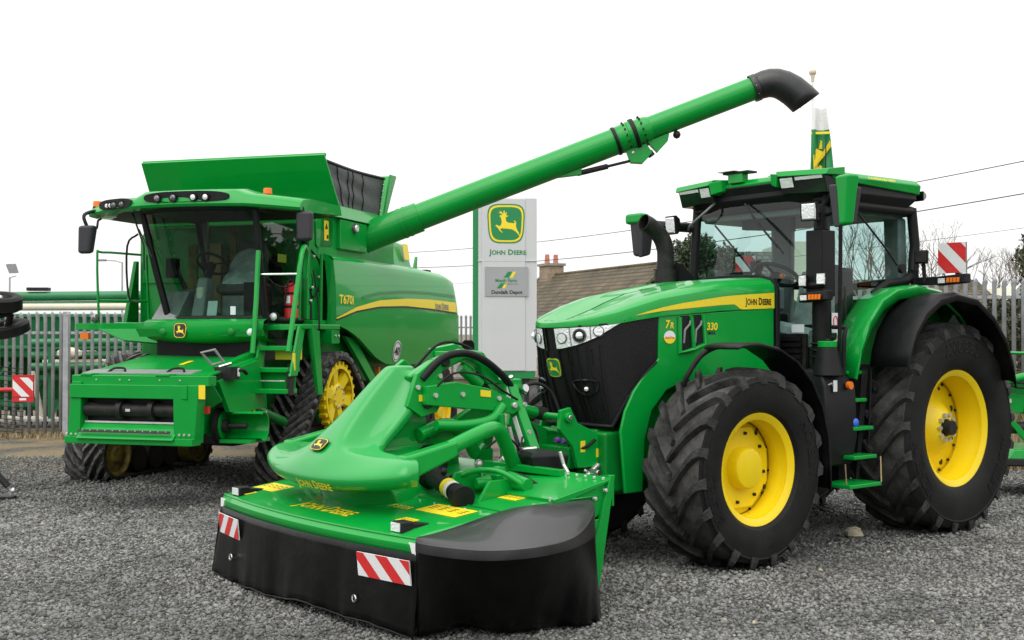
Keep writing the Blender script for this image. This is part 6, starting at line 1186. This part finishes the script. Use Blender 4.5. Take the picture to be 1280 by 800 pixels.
m = MB('green'); m.loft([[(2.45, CY-.62, .70), (3.0, CY-.55, .68), (3.14, CY-.2, .67), (3.14, CY+.2, .67), (2.92, CY+.46, .68), (2.45, CY+.34, .70)], [(2.5, CY-.40, .84), (3.02, CY-.5, .84), (3.2, CY-.2, .82), (3.2, CY+.2, .82), (3.0, CY+.42, .84), (2.48, CY+.30, .84)], [(2.5, CY-.2, 1.08), (2.95, CY-.2, 1.06), (3.02, CY-.1, 1.06), (3.02, CY+.1, 1.06), (2.95, CY+.17, 1.06), (2.48, CY+.17, 1.08)], [(2.5, CY-.13, 1.60), (2.66, CY-.13, 1.60), (2.70, CY-.08, 1.60), (2.70, CY+.08, 1.60), (2.66, CY+.13, 1.60), (2.48, CY+.13, 1.60)]]); m.build('gearbox_tower', MW, bev=.02)
m = MB('decal_white'); m.slab(((2.6, CY+.16, 1.36), (-1, 0, 0), (0, 0, 1)), .05, .06, .01); m.build('tower_sticker', MW)
# ---- side swing arms: pressed casings running into bent tubes
for sg in (1, -1):
    y = CY+sg*.80
    m = MB('green'); m.loft([[(3.16, y-.07, .92), (3.16, y+.07, .92), (3.16, y+.06, 1.085), (3.16, y-.06, 1.085)], [(3.10, y-.075, .92), (3.10, y+.075, .92), (3.10, y+.065, 1.09), (3.10, y-.065, 1.09)], [(2.70, y-.06, 1.055), (2.70, y+.06, 1.055), (2.70, y+.055, 1.17), (2.70, y-.055, 1.17)]]); ar = m.build('swing_arm', MW, bev=.025)
    m = MB('green'); m.tube(smooth_path([(2.75, y, 1.11), (2.50, y-.02*sg, 1.19), (2.33, y-.06*sg, 1.225), (2.22, y-.10*sg, 1.20), (2.12, y-.15*sg, 1.10), (1.98, y-.22*sg, .93), (1.88, y-.26*sg, .80)], 5), .055, 14); m.build('arm_tube', ar)
# ---- headstock, links and tower
m = MB('green'); m.plate([(2.68, .04, 1.60), (2.45, .04, 1.72), (2.18, .04, 1.80), (1.98, .04, 1.78), (1.86, .04, 1.63), (1.80, .04, 1.52), (1.94, .04, 1.52), (2.02, .04, 1.66), (2.15, .04, 1.72), (2.40, .04, 1.62), (2.60, .04, 1.48)], .10); m.build('upper_boom', MW, bev=.02)
m = MB('green'); m.plate([(2.62, .20, 1.53), (2.35, .20, 1.555), (2.05, .20, 1.50), (1.78, .20, 1.40), (1.72, .20, 1.33), (1.80, .20, 1.29), (2.05, .20, 1.33), (2.35, .20, 1.36), (2.62, .20, 1.39)], .07); m.plate([(2.62, -.24, 1.53), (2.35, -.24, 1.555), (2.05, -.24, 1.50), (1.78, -.24, 1.40), (1.72, -.24, 1.33), (1.80, -.24, 1.29), (2.05, -.24, 1.33), (2.35, -.24, 1.36), (2.62, -.24, 1.39)], .07); m.m = 'zinc'; m.cyl((1.80, .16, 1.36), (1.80, .26, 1.36), .025, n=10); m.build('lower_boom', MW, bev=.012)
m = MB('green'); m.plate([(2.75, .14, 1.38), (2.62, .14, 1.30), (2.48, .14, 1.33), (2.40, .14, 1.46), (2.44, .14, 1.66), (2.52, .14, 1.72), (2.66, .14, 1.62)], .05); m.plate([(2.75, -.24, 1.38), (2.62, -.24, 1.30), (2.48, -.24, 1.33), (2.40, -.24, 1.46), (2.44, -.24, 1.66), (2.52, -.24, 1.72), (2.66, -.24, 1.62)], .05); m.m = 'dark_metal'; m.cyl((2.58, -.3, 1.40), (2.58, .20, 1.40), .04, n=14); m.cyl((2.36, -.1, 1.70), (2.36, .12, 1.70), .035, n=12); m.m = 'zinc'; m.cyl((2.50, .1, 1.50), (2.50, .18, 1.50), .02); m.build('pivot_plates', MW, bev=.006)
m = MB('green'); m.tube(smooth_path([(2.55, .25, 1.24), (2.30, .27, 1.23), (2.05, .27, 1.26), (1.92, .25, 1.36)], 4), .04, 10); m.tube(smooth_path([(2.6, .10, 1.16), (2.40, .08, 1.22), (2.22, .05, 1.20), (2.08, .02, 1.08), (2.0, .0, .98)], 4), .052, 12); m.build('link_tubes', MW)
for sg in (1, -1):                         # A-frame legs
    m = MB('green'); m.beam((1.72, .06*sg, 1.52), (1.66, .44*sg, .74), .11, .09, (1, 0, 0)); m.plate([(1.74, .38*sg, .92), (1.60, .38*sg, .92), (1.55, .46*sg, .62), (1.80, .46*sg, .62)], .04); lg = m.build('headstock_leg', MW, bev=.01)
    if sg > 0:
        m = MB('decal_white'); m.slab(((1.775, .26, 1.17), (0, .46, -.9), (0, .9, .46)), .22, .05, .003); m.slab(((1.778, .14, 1.42), (0, .46, -.9), (0, .9, .46)), .16, .05, .003); m.build('leg_sticker', lg)
m = MB('green'); m.beam((1.66, -.48, .74), (1.66, .48, .74), .10, .12); m.box(1.62, 1.80, -.12, .12, 1.42, 1.56); m.beam((1.7, 0, 1.45), (2.5, 0, 1.05), .08, .12); m.beam((1.72, -.3, .8), (2.3, -.45, .75), .08, .10); m.beam((1.72, .3, .8), (2.3, .40, .75), .08, .10); m.plate([(1.95, -.35, 1.22), (2.12, -.35, 1.20), (2.16, -.35, .80), (1.90, -.35, .74)], .06); m.plate([(2.14, -.25, .98), (2.26, -.25, .92), (2.24, -.25, .78), (2.12, -.25, .76)], .12); m.build('headstock', MW, bev=.012)
m = MB('dark_metal'); m.tube([(2.0, .0, 1.62), (1.84, .03, 1.40)], .028); m.m = 'zinc'; m.tube([(1.96, .06, 1.48), (1.78, .09, 1.33)], .018); m.m = 'green'; m.tube([(2.18, .05, 1.66), (2.0, .06, 1.52)], .045, 10); m.tube([(1.98, .30, 1.30), (1.93, .28, .95)], .03); m.m = 'zinc'; m.tube([(1.92, .33, 1.2), (1.86, .33, 1.0)], .014); m.build('lift_cylinder', MW)
m = MB('steel'); m.tube([(1.72, .10, 1.58), (1.66, .06, 1.50)], .018); m.tube([(1.66, .02, 1.50), (1.60, .16, 1.44)], .02); m.cyl((1.63, .10, 1.47), (1.63, .18, 1.49), .03); m.box(1.60, 1.72, -.05, .05, 1.44, 1.50); m.tube([(1.75, -.02, 1.62), (1.70, .03, 1.52)], .012); m.build('hydraulic_couplings', MW)
m = MB('black_plastic'); m.tube(smooth_path([(2.62, .16, 1.58), (2.45, .18, 1.73), (2.25, .18, 1.77), (2.05, .16, 1.72), (1.85, .14, 1.60), (1.72, .10, 1.50)], 6), .030, 10); m.build('thick_hose', MW)
m = MB('black_plastic'); m.tube(smooth_path([(1.64, .10, 1.49), (1.50, .16, 1.52), (1.38, .20, 1.44), (1.32, .26, 1.22), (1.26, .30, 1.02), (1.16, .34, 1.0), (1.05, .36, 1.06)], 6), .014, 8); m.build('hose', MW); m = MB('black_plastic'); m.tube(smooth_path([(1.68, .18, 1.3), (1.58, .24, 1.15), (1.60, .30, 1.02), (1.66, .34, .95)], 5), .010, 6); m.build('hose', MW); m = MB('black_plastic'); m.tube(smooth_path([(2.6, .35, .86), (2.42, .55, .92), (2.2, .75, .90), (2.1, .9, .82)], 5), .014, 6); m.build('hose', MW)
# PTO shaft with its black cones
m = MB('black_plastic'); m.lathe([(.06, 0), (.11, .02), (.12, .10), (.085, .16), (.07, .18), (.065, .42), (.062, .60), (.07, .61)], (2.58, .14, .90), Vector((.18, .76, -.125)), 20); m.sph((2.49, .10, .96), .13, 14, (1.1, 1, 1)); m.m = 'decal_yellow'; d_ = Vector((.18, .76, -.125)).normalized(); p_ = Vector((2.58, .14, .90)); m.cyl(p_+d_*.46, p_+d_*.53, .0665, n=20); m.m = 'decal_white'; m.cyl(p_+d_*.53, p_+d_*.57, .0665, n=20); m.m = 'black_plastic'; m.lathe([(.062, .60), (.07, .62), (.066, .64), (.075, .66), (.07, .68), (.082, .70), (.076, .72), (.085, .75), (0.0, .75)], p_, d_, 18); m.build('drive_shaft', MW, sm=30)
# gearbox and small fittings on the deck's left
m = MB('green'); m.box(2.19, 2.37, .58, .74, .76, .90); m.cyl((2.28, .66, .78), (2.28, .66, .95), .06, .045, 16); m.cyl((2.37, .66, .85), (2.48, .64, .84), .05, .04, 14); m.cyl((2.26, .74, .86), (2.26, .96, .84), .065, .05, 16); m.tube(smooth_path([(2.62, .42, .80), (2.52, .60, .92), (2.40, .78, .94), (2.28, .95, .84)], 4), .020, 10); m.plate([(2.7, .55, .74), (2.6, .55, .92), (2.4, .55, .94), (2.3, .55, .78)], .03); m.plate([(2.6, .82, .74), (2.5, .82, .88), (2.35, .82, .88), (2.25, .82, .78)], .03); m.m = 'dark_metal'; m.sph((2.66, .50, .93), .028, 8); m.cyl((2.66, .50, .8), (2.66, .50, .92), .01); m.build('side_gearbox', MW, bev=.004)
m = MB('black_plastic'); m.loft([[(1.62, .20, .90), (1.82, .16, .90), (1.96, .66, .90), (1.70, .74, .90)], [(1.60, .19, 1.0), (1.83, .15, 1.0), (1.98, .66, 1.0), (1.68, .75, 1.0)], [(1.64, .22, 1.03), (1.80, .18, 1.03), (1.94, .64, 1.03), (1.72, .72, 1.03)]]); m.build('rubber_bumper', MW, bev=.01)
m = MB('green'); m.beam((2.05, .20, .92), (1.90, .92, .90), .06, .05); m.plate([(1.95, -.05, .8), (1.80, -.05, .8), (1.80, -.05, 1.0), (1.88, -.05, 1.05), (1.95, -.05, .98)], .05); m.m = 'zinc'; m.tube([(1.80, .78, 1.04), (1.78, .80, .94), (1.80, .88, .88)], .015); m.cyl((1.98, .3, .93), (1.98, .36, .97), .03); m.sph((2.0, .05, .9), .04, 8); m.build('latch_bar', MW, bev=.006)

for q, r in (([(2.56, .22, 1.50), (2.40, .26, 1.62), (2.15, .26, 1.60), (1.92, .24, 1.48), (1.75, .22, 1.40)], .009), ([(2.5, -.1, 1.66), (2.3, -.06, 1.84), (2.05, -.05, 1.82), (1.86, .0, 1.66)], .012), ([(1.80, .34, 1.12), (1.88, .42, 1.0), (1.80, .50, .92), (1.70, .52, .90)], .008), ([(2.2, .4, 1.06), (2.05, .42, 1.14), (1.9, .40, 1.06), (1.84, .36, .96)], .008)):
    m = MB('black_plastic'); m.tube(smooth_path(q, 6), r, 6); m.build('hose', MW)
m = MB('green'); m.plate([(2.20, -.34, 1.80), (1.95, -.34, 1.84), (1.70, -.34, 1.70), (1.55, -.34, 1.50), (1.62, -.34, 1.47), (1.80, -.34, 1.64), (1.98, -.34, 1.74), (2.18, -.34, 1.72)], .06); m.beam((2.15, -.3, 1.75), (2.15, .06, 1.75), .06); m.build('far_boom', MW, bev=.008)
m = MB('zinc')
for x, y, z in ((2.30, .24, 1.46), (1.95, .24, 1.42), (2.55, .24, 1.46), (2.46, .17, 1.60), (2.66, .17, 1.52), (2.10, .10, 1.74), (2.55, .10, 1.66), (1.70, .30, 1.15), (1.68, .42, .86), (1.66, .20, 1.36)): m.cyl((x, y-.01, z), (x, y+.012, z), .018, n=8)
m.build('linkage_bolts', MW)
m = MB('decal_yellow'); m.slab(((2.08, .238, 1.46), (-1, 0, -.1), (0, 0, 1)), .10, .05, .002); m.build('linkage_sticker', MW); m = MB('decal_yellow'); m.slab(((2.62, .168, 1.44), (-1, 0, 0), (0, 0, 1)), .06, .05, .002); m.build('linkage_sticker', MW)
m = MB('steel')
for k in range(15): m.tube([(1.86-.012*k+.0, .36+.022*math.cos(a), 1.02+.022*math.sin(a)) for a in [2*math.pi*i/8 for i in range(9)]], .004, 4, cap=False)
m.build('spring', MW)
# ================================================================== folded rake at the far left edge
K = thing('hay_tedder', 'folded hay tedder with small black tyres and a red arm, at the left edge', 'hay tedder', (-6.55, 14.0, 0))
def small_tyre(pos, axis, r, w_, parent):
    m = MB('rubber'); prof = [(r*.52, -w_*.42), (r*.62, -w_*.5), (r*.82, -w_*.52), (r*.93, -w_*.42)]+[(r*(.985 if k % 2 else 1.0), w_*(-.36+.72*k/8)) for k in range(9)]+[(r*.93, w_*.42), (r*.82, w_*.52), (r*.62, w_*.5), (r*.52, w_*.42)]
    m.lathe(prof, pos, axis, 40); t = m.build('wheel', parent, sm=50)
    m = MB('dark_metal'); m.lathe([(.0, -.03), (r*.2, -.03), (r*.4, .0), (r*.53, -w_*.4), (r*.55, 0), (r*.53, w_*.4), (r*.4, .02), (0, .03)], pos, axis, 28); m.m = 'zinc'; a = Vector(axis).normalized(); m.sph(Vector(pos)+a*.06, .03, 8); m.build('rim', t)
small_tyre((.58, 0, 2.29), (.12, -.25, 1), .245, .17, K); small_tyre((.62, .1, 1.985), (-.10, -.32, 1), .255, .13, K)
small_tyre((.32, -.05, 2.57), (.9, -.3, .2), .17, .16, K); small_tyre((.33, 0, 1.74), (.9, -.35, .2), .19, .16, K)
m = MB('dark_metal'); m.tube([(.0, .1, .4), (.05, .1, 2.9)], .06, 10); m.tube([(.02, .1, 2.12), (.45, .02, 2.12), (.70, .0, 2.16), (.62, 0, 2.28)], .035, 8); m.tube([(.70, 0, 2.15), (.62, .1, 1.97)], .04, 8); m.tube([(.05, .1, 2.6), (.34, -.05, 2.58)], .04, 8); m.tube([(.03, .1, 1.7), (.36, 0, 1.7)], .04, 8); m.tube([(.0, .1, .5), (.5, 0, .35), (.68, 0, .15)], .04, 8); m.tube([(.5, .05, .55), (.52, .0, 1.0)], .02); m.build('frame', K)
m = MB('dark_metal'); m.box(.58, .76, -.07, .07, .0, .04); m.m = 'zinc'; m.sph((.74, 0, .10), .035, 8); m.build('foot', K, bev=.01)
m = MB('dark_metal'); rg = random.Random(4)
for k in range(16): 
    z = 1.55-.05*k; m.tube([(.02, .1, z), (.45, -.05, z+.01), (.9, -.1, z-.03+rg.uniform(-.01, .01))], .0045, 4)
m.build('tines', K)
m = MB('red'); m.tube([(0, .05, 1.26), (.80, -.1, 1.28)], .026, 10); ar = m.build('red_arm', K)
m = MB('red'); m.box(.78, 1.03, -.14, -.125, 1.14, 1.45); hatch_board(m, ((.905, -.142, 1.31), (1, 0, 0), (0, 0, 1)), .235, .22, .002, .10, -1, off=.02); m.m = 'decal_white'; m.rect(((.905, -.142, 1.17), (1, 0, 0), (0, 0, 1)), .08, .025, .002); m.build('warning_board', ar)

# ================================================================== green implements beyond the left fence
def implement(name, label, loc, rz=0): return thing(name, label, 'farm implement', loc, rz, 'green implements beyond the left fence')
D = implement('seed_drill', 'long green seed drill with cream pipes standing behind the left fence', (-11.5, 25.5, 0), 2)
m = MB('machine_green'); m.hexa([(-6, -.5, 1.45), (5.6, -.5, 1.45), (5.6, .5, 1.45), (-6, .5, 1.45), (-6, -.8, 2.32), (5.6, -.8, 2.32), (5.6, .8, 2.32), (-6, .8, 2.32)]); m.box(-6, 5.6, -.84, -.78, 2.28, 2.36); m.box(-6, 5.6, -.60, -.52, 1.62, 1.70); hp = m.build('hopper', D, bev=.02)
m = MB('cream'); m.tube([(-6, -.7, 2.46), (5.9, -.7, 2.52)], .075, 10); m.build('cream_tube', D)
m = MB('machine_green'); m.tube([(-2, -.3, 2.70), (6.1, -.3, 2.78)], .10, 12); m.box(5.9, 6.1, -.4, -.2, 2.5, 2.86); m.tube([(-2, -.3, 2.55), (5.6, -.3, 2.62)], .05, 8); m.m = 'hay'; m.sph((6.2, -.3, 2.74), .11, 10, (2.0, 1, 1)); m.m = 'dark_metal'; m.box(1.3, 1.75, -.4, -.2, 2.85, 2.92); m.build('marker_boom', D, bev=.01)
m = MB('machine_green'); rg = random.Random(12)
for x in [-5.8+1.0*i for i in range(12)]: m.beam((x, -.45, .35), (x, -.35, 1.5), .08); m.beam((x, -.45, .4), (x+.8, -.45, 1.35), .06)
m.m = 'green_dark'; m.box(-6, 5.6, .3, .4, .3, 1.5); m.m = 'machine_green'; m.beam((-6, -.5, .5), (5.6, -.5, .5), .14); m.beam((-6, -.5, 1.0), (5.6, -.5, 1.05), .10); m.build('frame', D)
m = MB('cream'); 
for x in (-3.0, -1.3, 1.8): m.tube([(x, -.75, 1.34), (x+1.3, -.75, 1.36)], .10, 10)
for x in (-2.3, .2, 1.55, 2.9): m.tube([(x, -.8, 1.3), (x+.25, -.85, .25)], .055, 8)
m.m = 'cream'; m.tube([(1.1, -.9, .22), (3.1, -.9, .16)], .05, 8); m.build('cream_pipes', D)
m = MB('dark_metal'); 
for x in [-5.6+.32*i for i in range(35)]: m.cyl((x, -.62, .26), (x+.03, -.60, .26), .24, n=16)
m.build('discs', D)
m = MB('orange'); m.box(3.9, 4.25, -.88, -.84, 1.52, 1.62); m.box(.6, .9, -.88, -.84, 1.55, 1.62); m.m = 'decal_white'; m.box(2.3, 2.9, -.88, -.84, 1.48, 1.60); m.build('reflectors', D)
D2 = implement('cultivator', 'green tubular cultivator with stacked tubes, half behind the combine header', (-6.3, 24.4, 0), 4)
m = MB('machine_green')
for z, y in ((1.78, 0), (1.52, .1), (1.30, -.1)): m.tube([(-3.4, y, z-.02), (1.8, y, z+.03)], .085, 10)
for x in (-3, -1.5, 0, 1.3): m.beam((x, 0, .2), (x, 0, 1.8), .09); m.beam((x, 0, .3), (x+1.0, 0, 1.4), .06)
m.build('tube_frame', D2); m = MB('cream'); m.sph((-2.6, -.12, 1.55), .13, 10, (2, 1, 1)); m.build('end_cap', D2); m = MB('cream'); m.tube([(-1.9, -.2, 1.15), (-1.85, -.2, .5)], .06, 8); m.build('stand_pipe', D2)
small_tyre((-.55, -.35, 1.42), (.5, -1, .1), .42, .34, D2)
m = MB('concrete'); m.box(-2.4, -.6, -.7, -.2, 0, .34); m.build('ballast_block', D2, bev=.03)

# ================================================================== second mower behind the tractor, cut off at the right edge
Q = thing('rear_mower', 'green mower parked behind the tractor\'s rear tyre, at the right edge', 'mower', (6.9, 14.6, 0), 0)
m = MB('green'); m.beam((-.9, 0, 1.28), (1.2, .0, 1.40), .13, .16); m.tube([(-1.1, .1, 1.70), (.6, .1, 1.66)], .022, 6); m.plate([(-1.15, 0, 1.22), (-.6, 0, 1.40), (-.2, 0, 1.42), (.3, 0, 1.0), (-.4, 0, .92), (-.9, 0, 1.0)], .14); m.box(-.7, .8, -.1, .1, .95, 1.15); m.cyl((-.55, -.05, 1.5), (.2, -.05, 1.58), .08); m.build('headstock', Q, bev=.012)
m = MB('dark_metal'); m.cyl((-1.35, -.05, .80), (.9, -.05, .76), .075, n=14); m.tube(smooth_path([(-1.0, -.1, 1.30), (-.8, -.15, 1.36), (-.6, -.15, 1.5), (-.4, -.12, 1.62), (0, -.1, 1.66)]), .02, 6); m.build('shaft', Q)
m = MB('green'); m.loft([[(-1.08, -.45, .44), (.9, -.45, .40), (.9, .6, .40), (-1.08, .6, .44)], [(-.98, -.42, .56), (.9, -.42, .54), (.9, .55, .54), (-.98, .55, .56)]]); m.m = 'black_plastic'; m.loft([[(-1.18, -.50, .37), (.9, -.50, .34), (.9, .65, .34), (-1.18, .65, .37)], [(-1.12, -.48, .46), (.9, -.48, .42), (.9, .62, .42), (-1.12, .62, .46)]]); m.build('cutter_cover', Q, bev=.02)
small_tyre((-.62, -.35, .24), (1, -.5, 0), .25, .22, Q)
m = MB('zinc'); m.slab(((-.92, -.16, 1.12), (1, 0, 0), (0, 0, 1)), .05, .05, .004); m.sph((-.7, -.1, 1.35), .03, 8); m.build('fittings', Q)
m = MB('green'); m.plate([(-1.2, -.12, 1.05), (-.95, -.12, 1.22), (-.7, -.12, 1.18), (-.75, -.12, .98), (-1.1, -.12, .92)], .05); m.cyl((-1.05, -.2, 1.34), (-.55, -.2, 1.46), .05, n=12); m.beam((-.95, -.1, .95), (-.6, -.1, .55), .07); m.build('hinge_plate', Q, bev=.008)
for z in (0, .06): m = MB('black_plastic'); m.tube(smooth_path([(-1.15, -.2, 1.22+z), (-1.0, -.24, 1.32+z), (-.8, -.24, 1.28+z), (-.55, -.2, 1.38+z)]), .014, 6); m.build('hose', Q)
# ================================================================== loose stones, as one uncountable layer
def stones(name, n, fx, s0, s1, seed, mt='stone'):
    rg = np.random.default_rng(seed)
    base = np.array([(0, 0, 1), (.9, 0, .25), (.28, .85, .2), (-.73, .53, .3), (-.73, -.53, .2), (.28, -.85, .3), (.6, .45, -.5), (-.5, .1, -.6), (.2, -.5, -.55)], float)
    tri = np.array([(0, 1, 2), (0, 2, 3), (0, 3, 4), (0, 4, 5), (0, 5, 1), (1, 6, 2), (2, 6, 7), (2, 7, 3), (3, 7, 4), (4, 7, 8), (4, 8, 5), (5, 8, 1), (1, 8, 6), (6, 8, 7)])
    P = fx(rg, n); k = len(base); s = rg.gamma(3.2, .31, n)*(s1-s0)*.5+s0; sc = np.stack([s*rg.uniform(.75, 1.35, n), s*rg.uniform(.55, 1.0, n), s*rg.uniform(.35, .75, n)], 1)
    V = base[None]*(1+rg.normal(0, .16, (n, k, 1)))*sc[:, None]
    a = rg.uniform(0, 6.283, n); b = rg.normal(0, .45, n); c, d = np.cos(b), np.sin(b)
    V = np.stack([V[..., 0]*c[:, None]-V[..., 2]*d[:, None], V[..., 1], V[..., 0]*d[:, None]+V[..., 2]*c[:, None]], -1); c, d = np.cos(a), np.sin(a)
    V = np.stack([V[..., 0]*c[:, None]-V[..., 1]*d[:, None], V[..., 0]*d[:, None]+V[..., 1]*c[:, None], V[..., 2]], -1)
    V += P[:, None]; V[..., 2] += (s*.10)[:, None]
    me = bpy.data.meshes.new(name); nv = n*k; nf = n*len(tri)
    me.vertices.add(nv); me.vertices.foreach_set('co', V.reshape(-1).astype(np.float32))
    F = (tri[None]+(np.arange(n)*k)[:, None, None]).reshape(-1).astype(np.int32)
    me.loops.add(nf*3); me.loops.foreach_set('vertex_index', F); me.polygons.add(nf); me.polygons.foreach_set('loop_start', np.arange(0, nf*3, 3, dtype=np.int32))
    me.update(); me.validate(); me.materials.append(MATS[mt])
    o = bpy.data.objects.new(name, me); C.objects.link(o); return kind(o, 'stuff')
def spread(y0, y1, pw, k=.47):
    def f(rg, n):
        t = rg.uniform(0, 1, n); y = y0*(y1/y0)**(t**pw); x = rg.uniform(-1, 1, n)*(k*y+.4); return np.stack([x, y, np.zeros(n)], 1)
    return f
stones('gravel_stones', 105000, spread(4.6, 12.5, 1.0), .013, .026, 1)
stones('far_gravel_stones', 50000, spread(11.5, 19, 1.0), .016, .030, 2)
stones('scattered_larger_stones', 900, spread(4.8, 16, 1.0), .026, .044, 3)
stones('scattered_tan_stones', 500, spread(4.8, 18, 1.0), .014, .026, 4, 'stone_tan')
# stones pushed up round the tyres
CON = []
for ox, oy, an, pts in ((1.265, 10.68, -141, [(0, .93, .5, .36), (0, -.93, .5, .36), (-2.925, .91, .6, .42), (-2.925, -.91, .6, .42)]), (-3.87, 16.2, -107, [(-.15, 1.38, 1.4, .36), (-.15, -1.38, 1.4, .36)])):
    for x, y, L_, W_ in pts: CON.append((ox, oy, R(an), x, y, L_, W_))
def heap(rg, n):
    P = []
    for i in range(n):
        ox, oy, an, x, y, L_, W_ = CON[rg.integers(len(CON))]; t = rg.uniform(0, 6.283); k = rg.uniform(.86, 1.35)
        u, v = x+L_*k*math.copysign(abs(math.cos(t))**.6, math.cos(t)), y+W_*k*math.copysign(abs(math.sin(t))**.6, math.sin(t))
        P.append((ox+u*math.cos(an)-v*math.sin(an), oy+u*math.sin(an)+v*math.cos(an), max(0, .035*(1.25-k)/.4)*rg.uniform(0, 1)))
    return np.array(P)
stones('tyre_edge_stones', 5200, heap, .014, .030, 7)
m = MB('stone_tan'); m.sph((0, 0, .04), .075, 10, (1.2, 1, .75))
rg = random.Random(2); m.v = [tuple(Vector(v)*(1+rg.uniform(-.14, .14))) for v in m.v]
o = m.build('rock', sm=20, loc=(3.23, 11.34, 0)); tag(o, 'single pale tan rock on the gravel between the tractor wheels', 'rock')
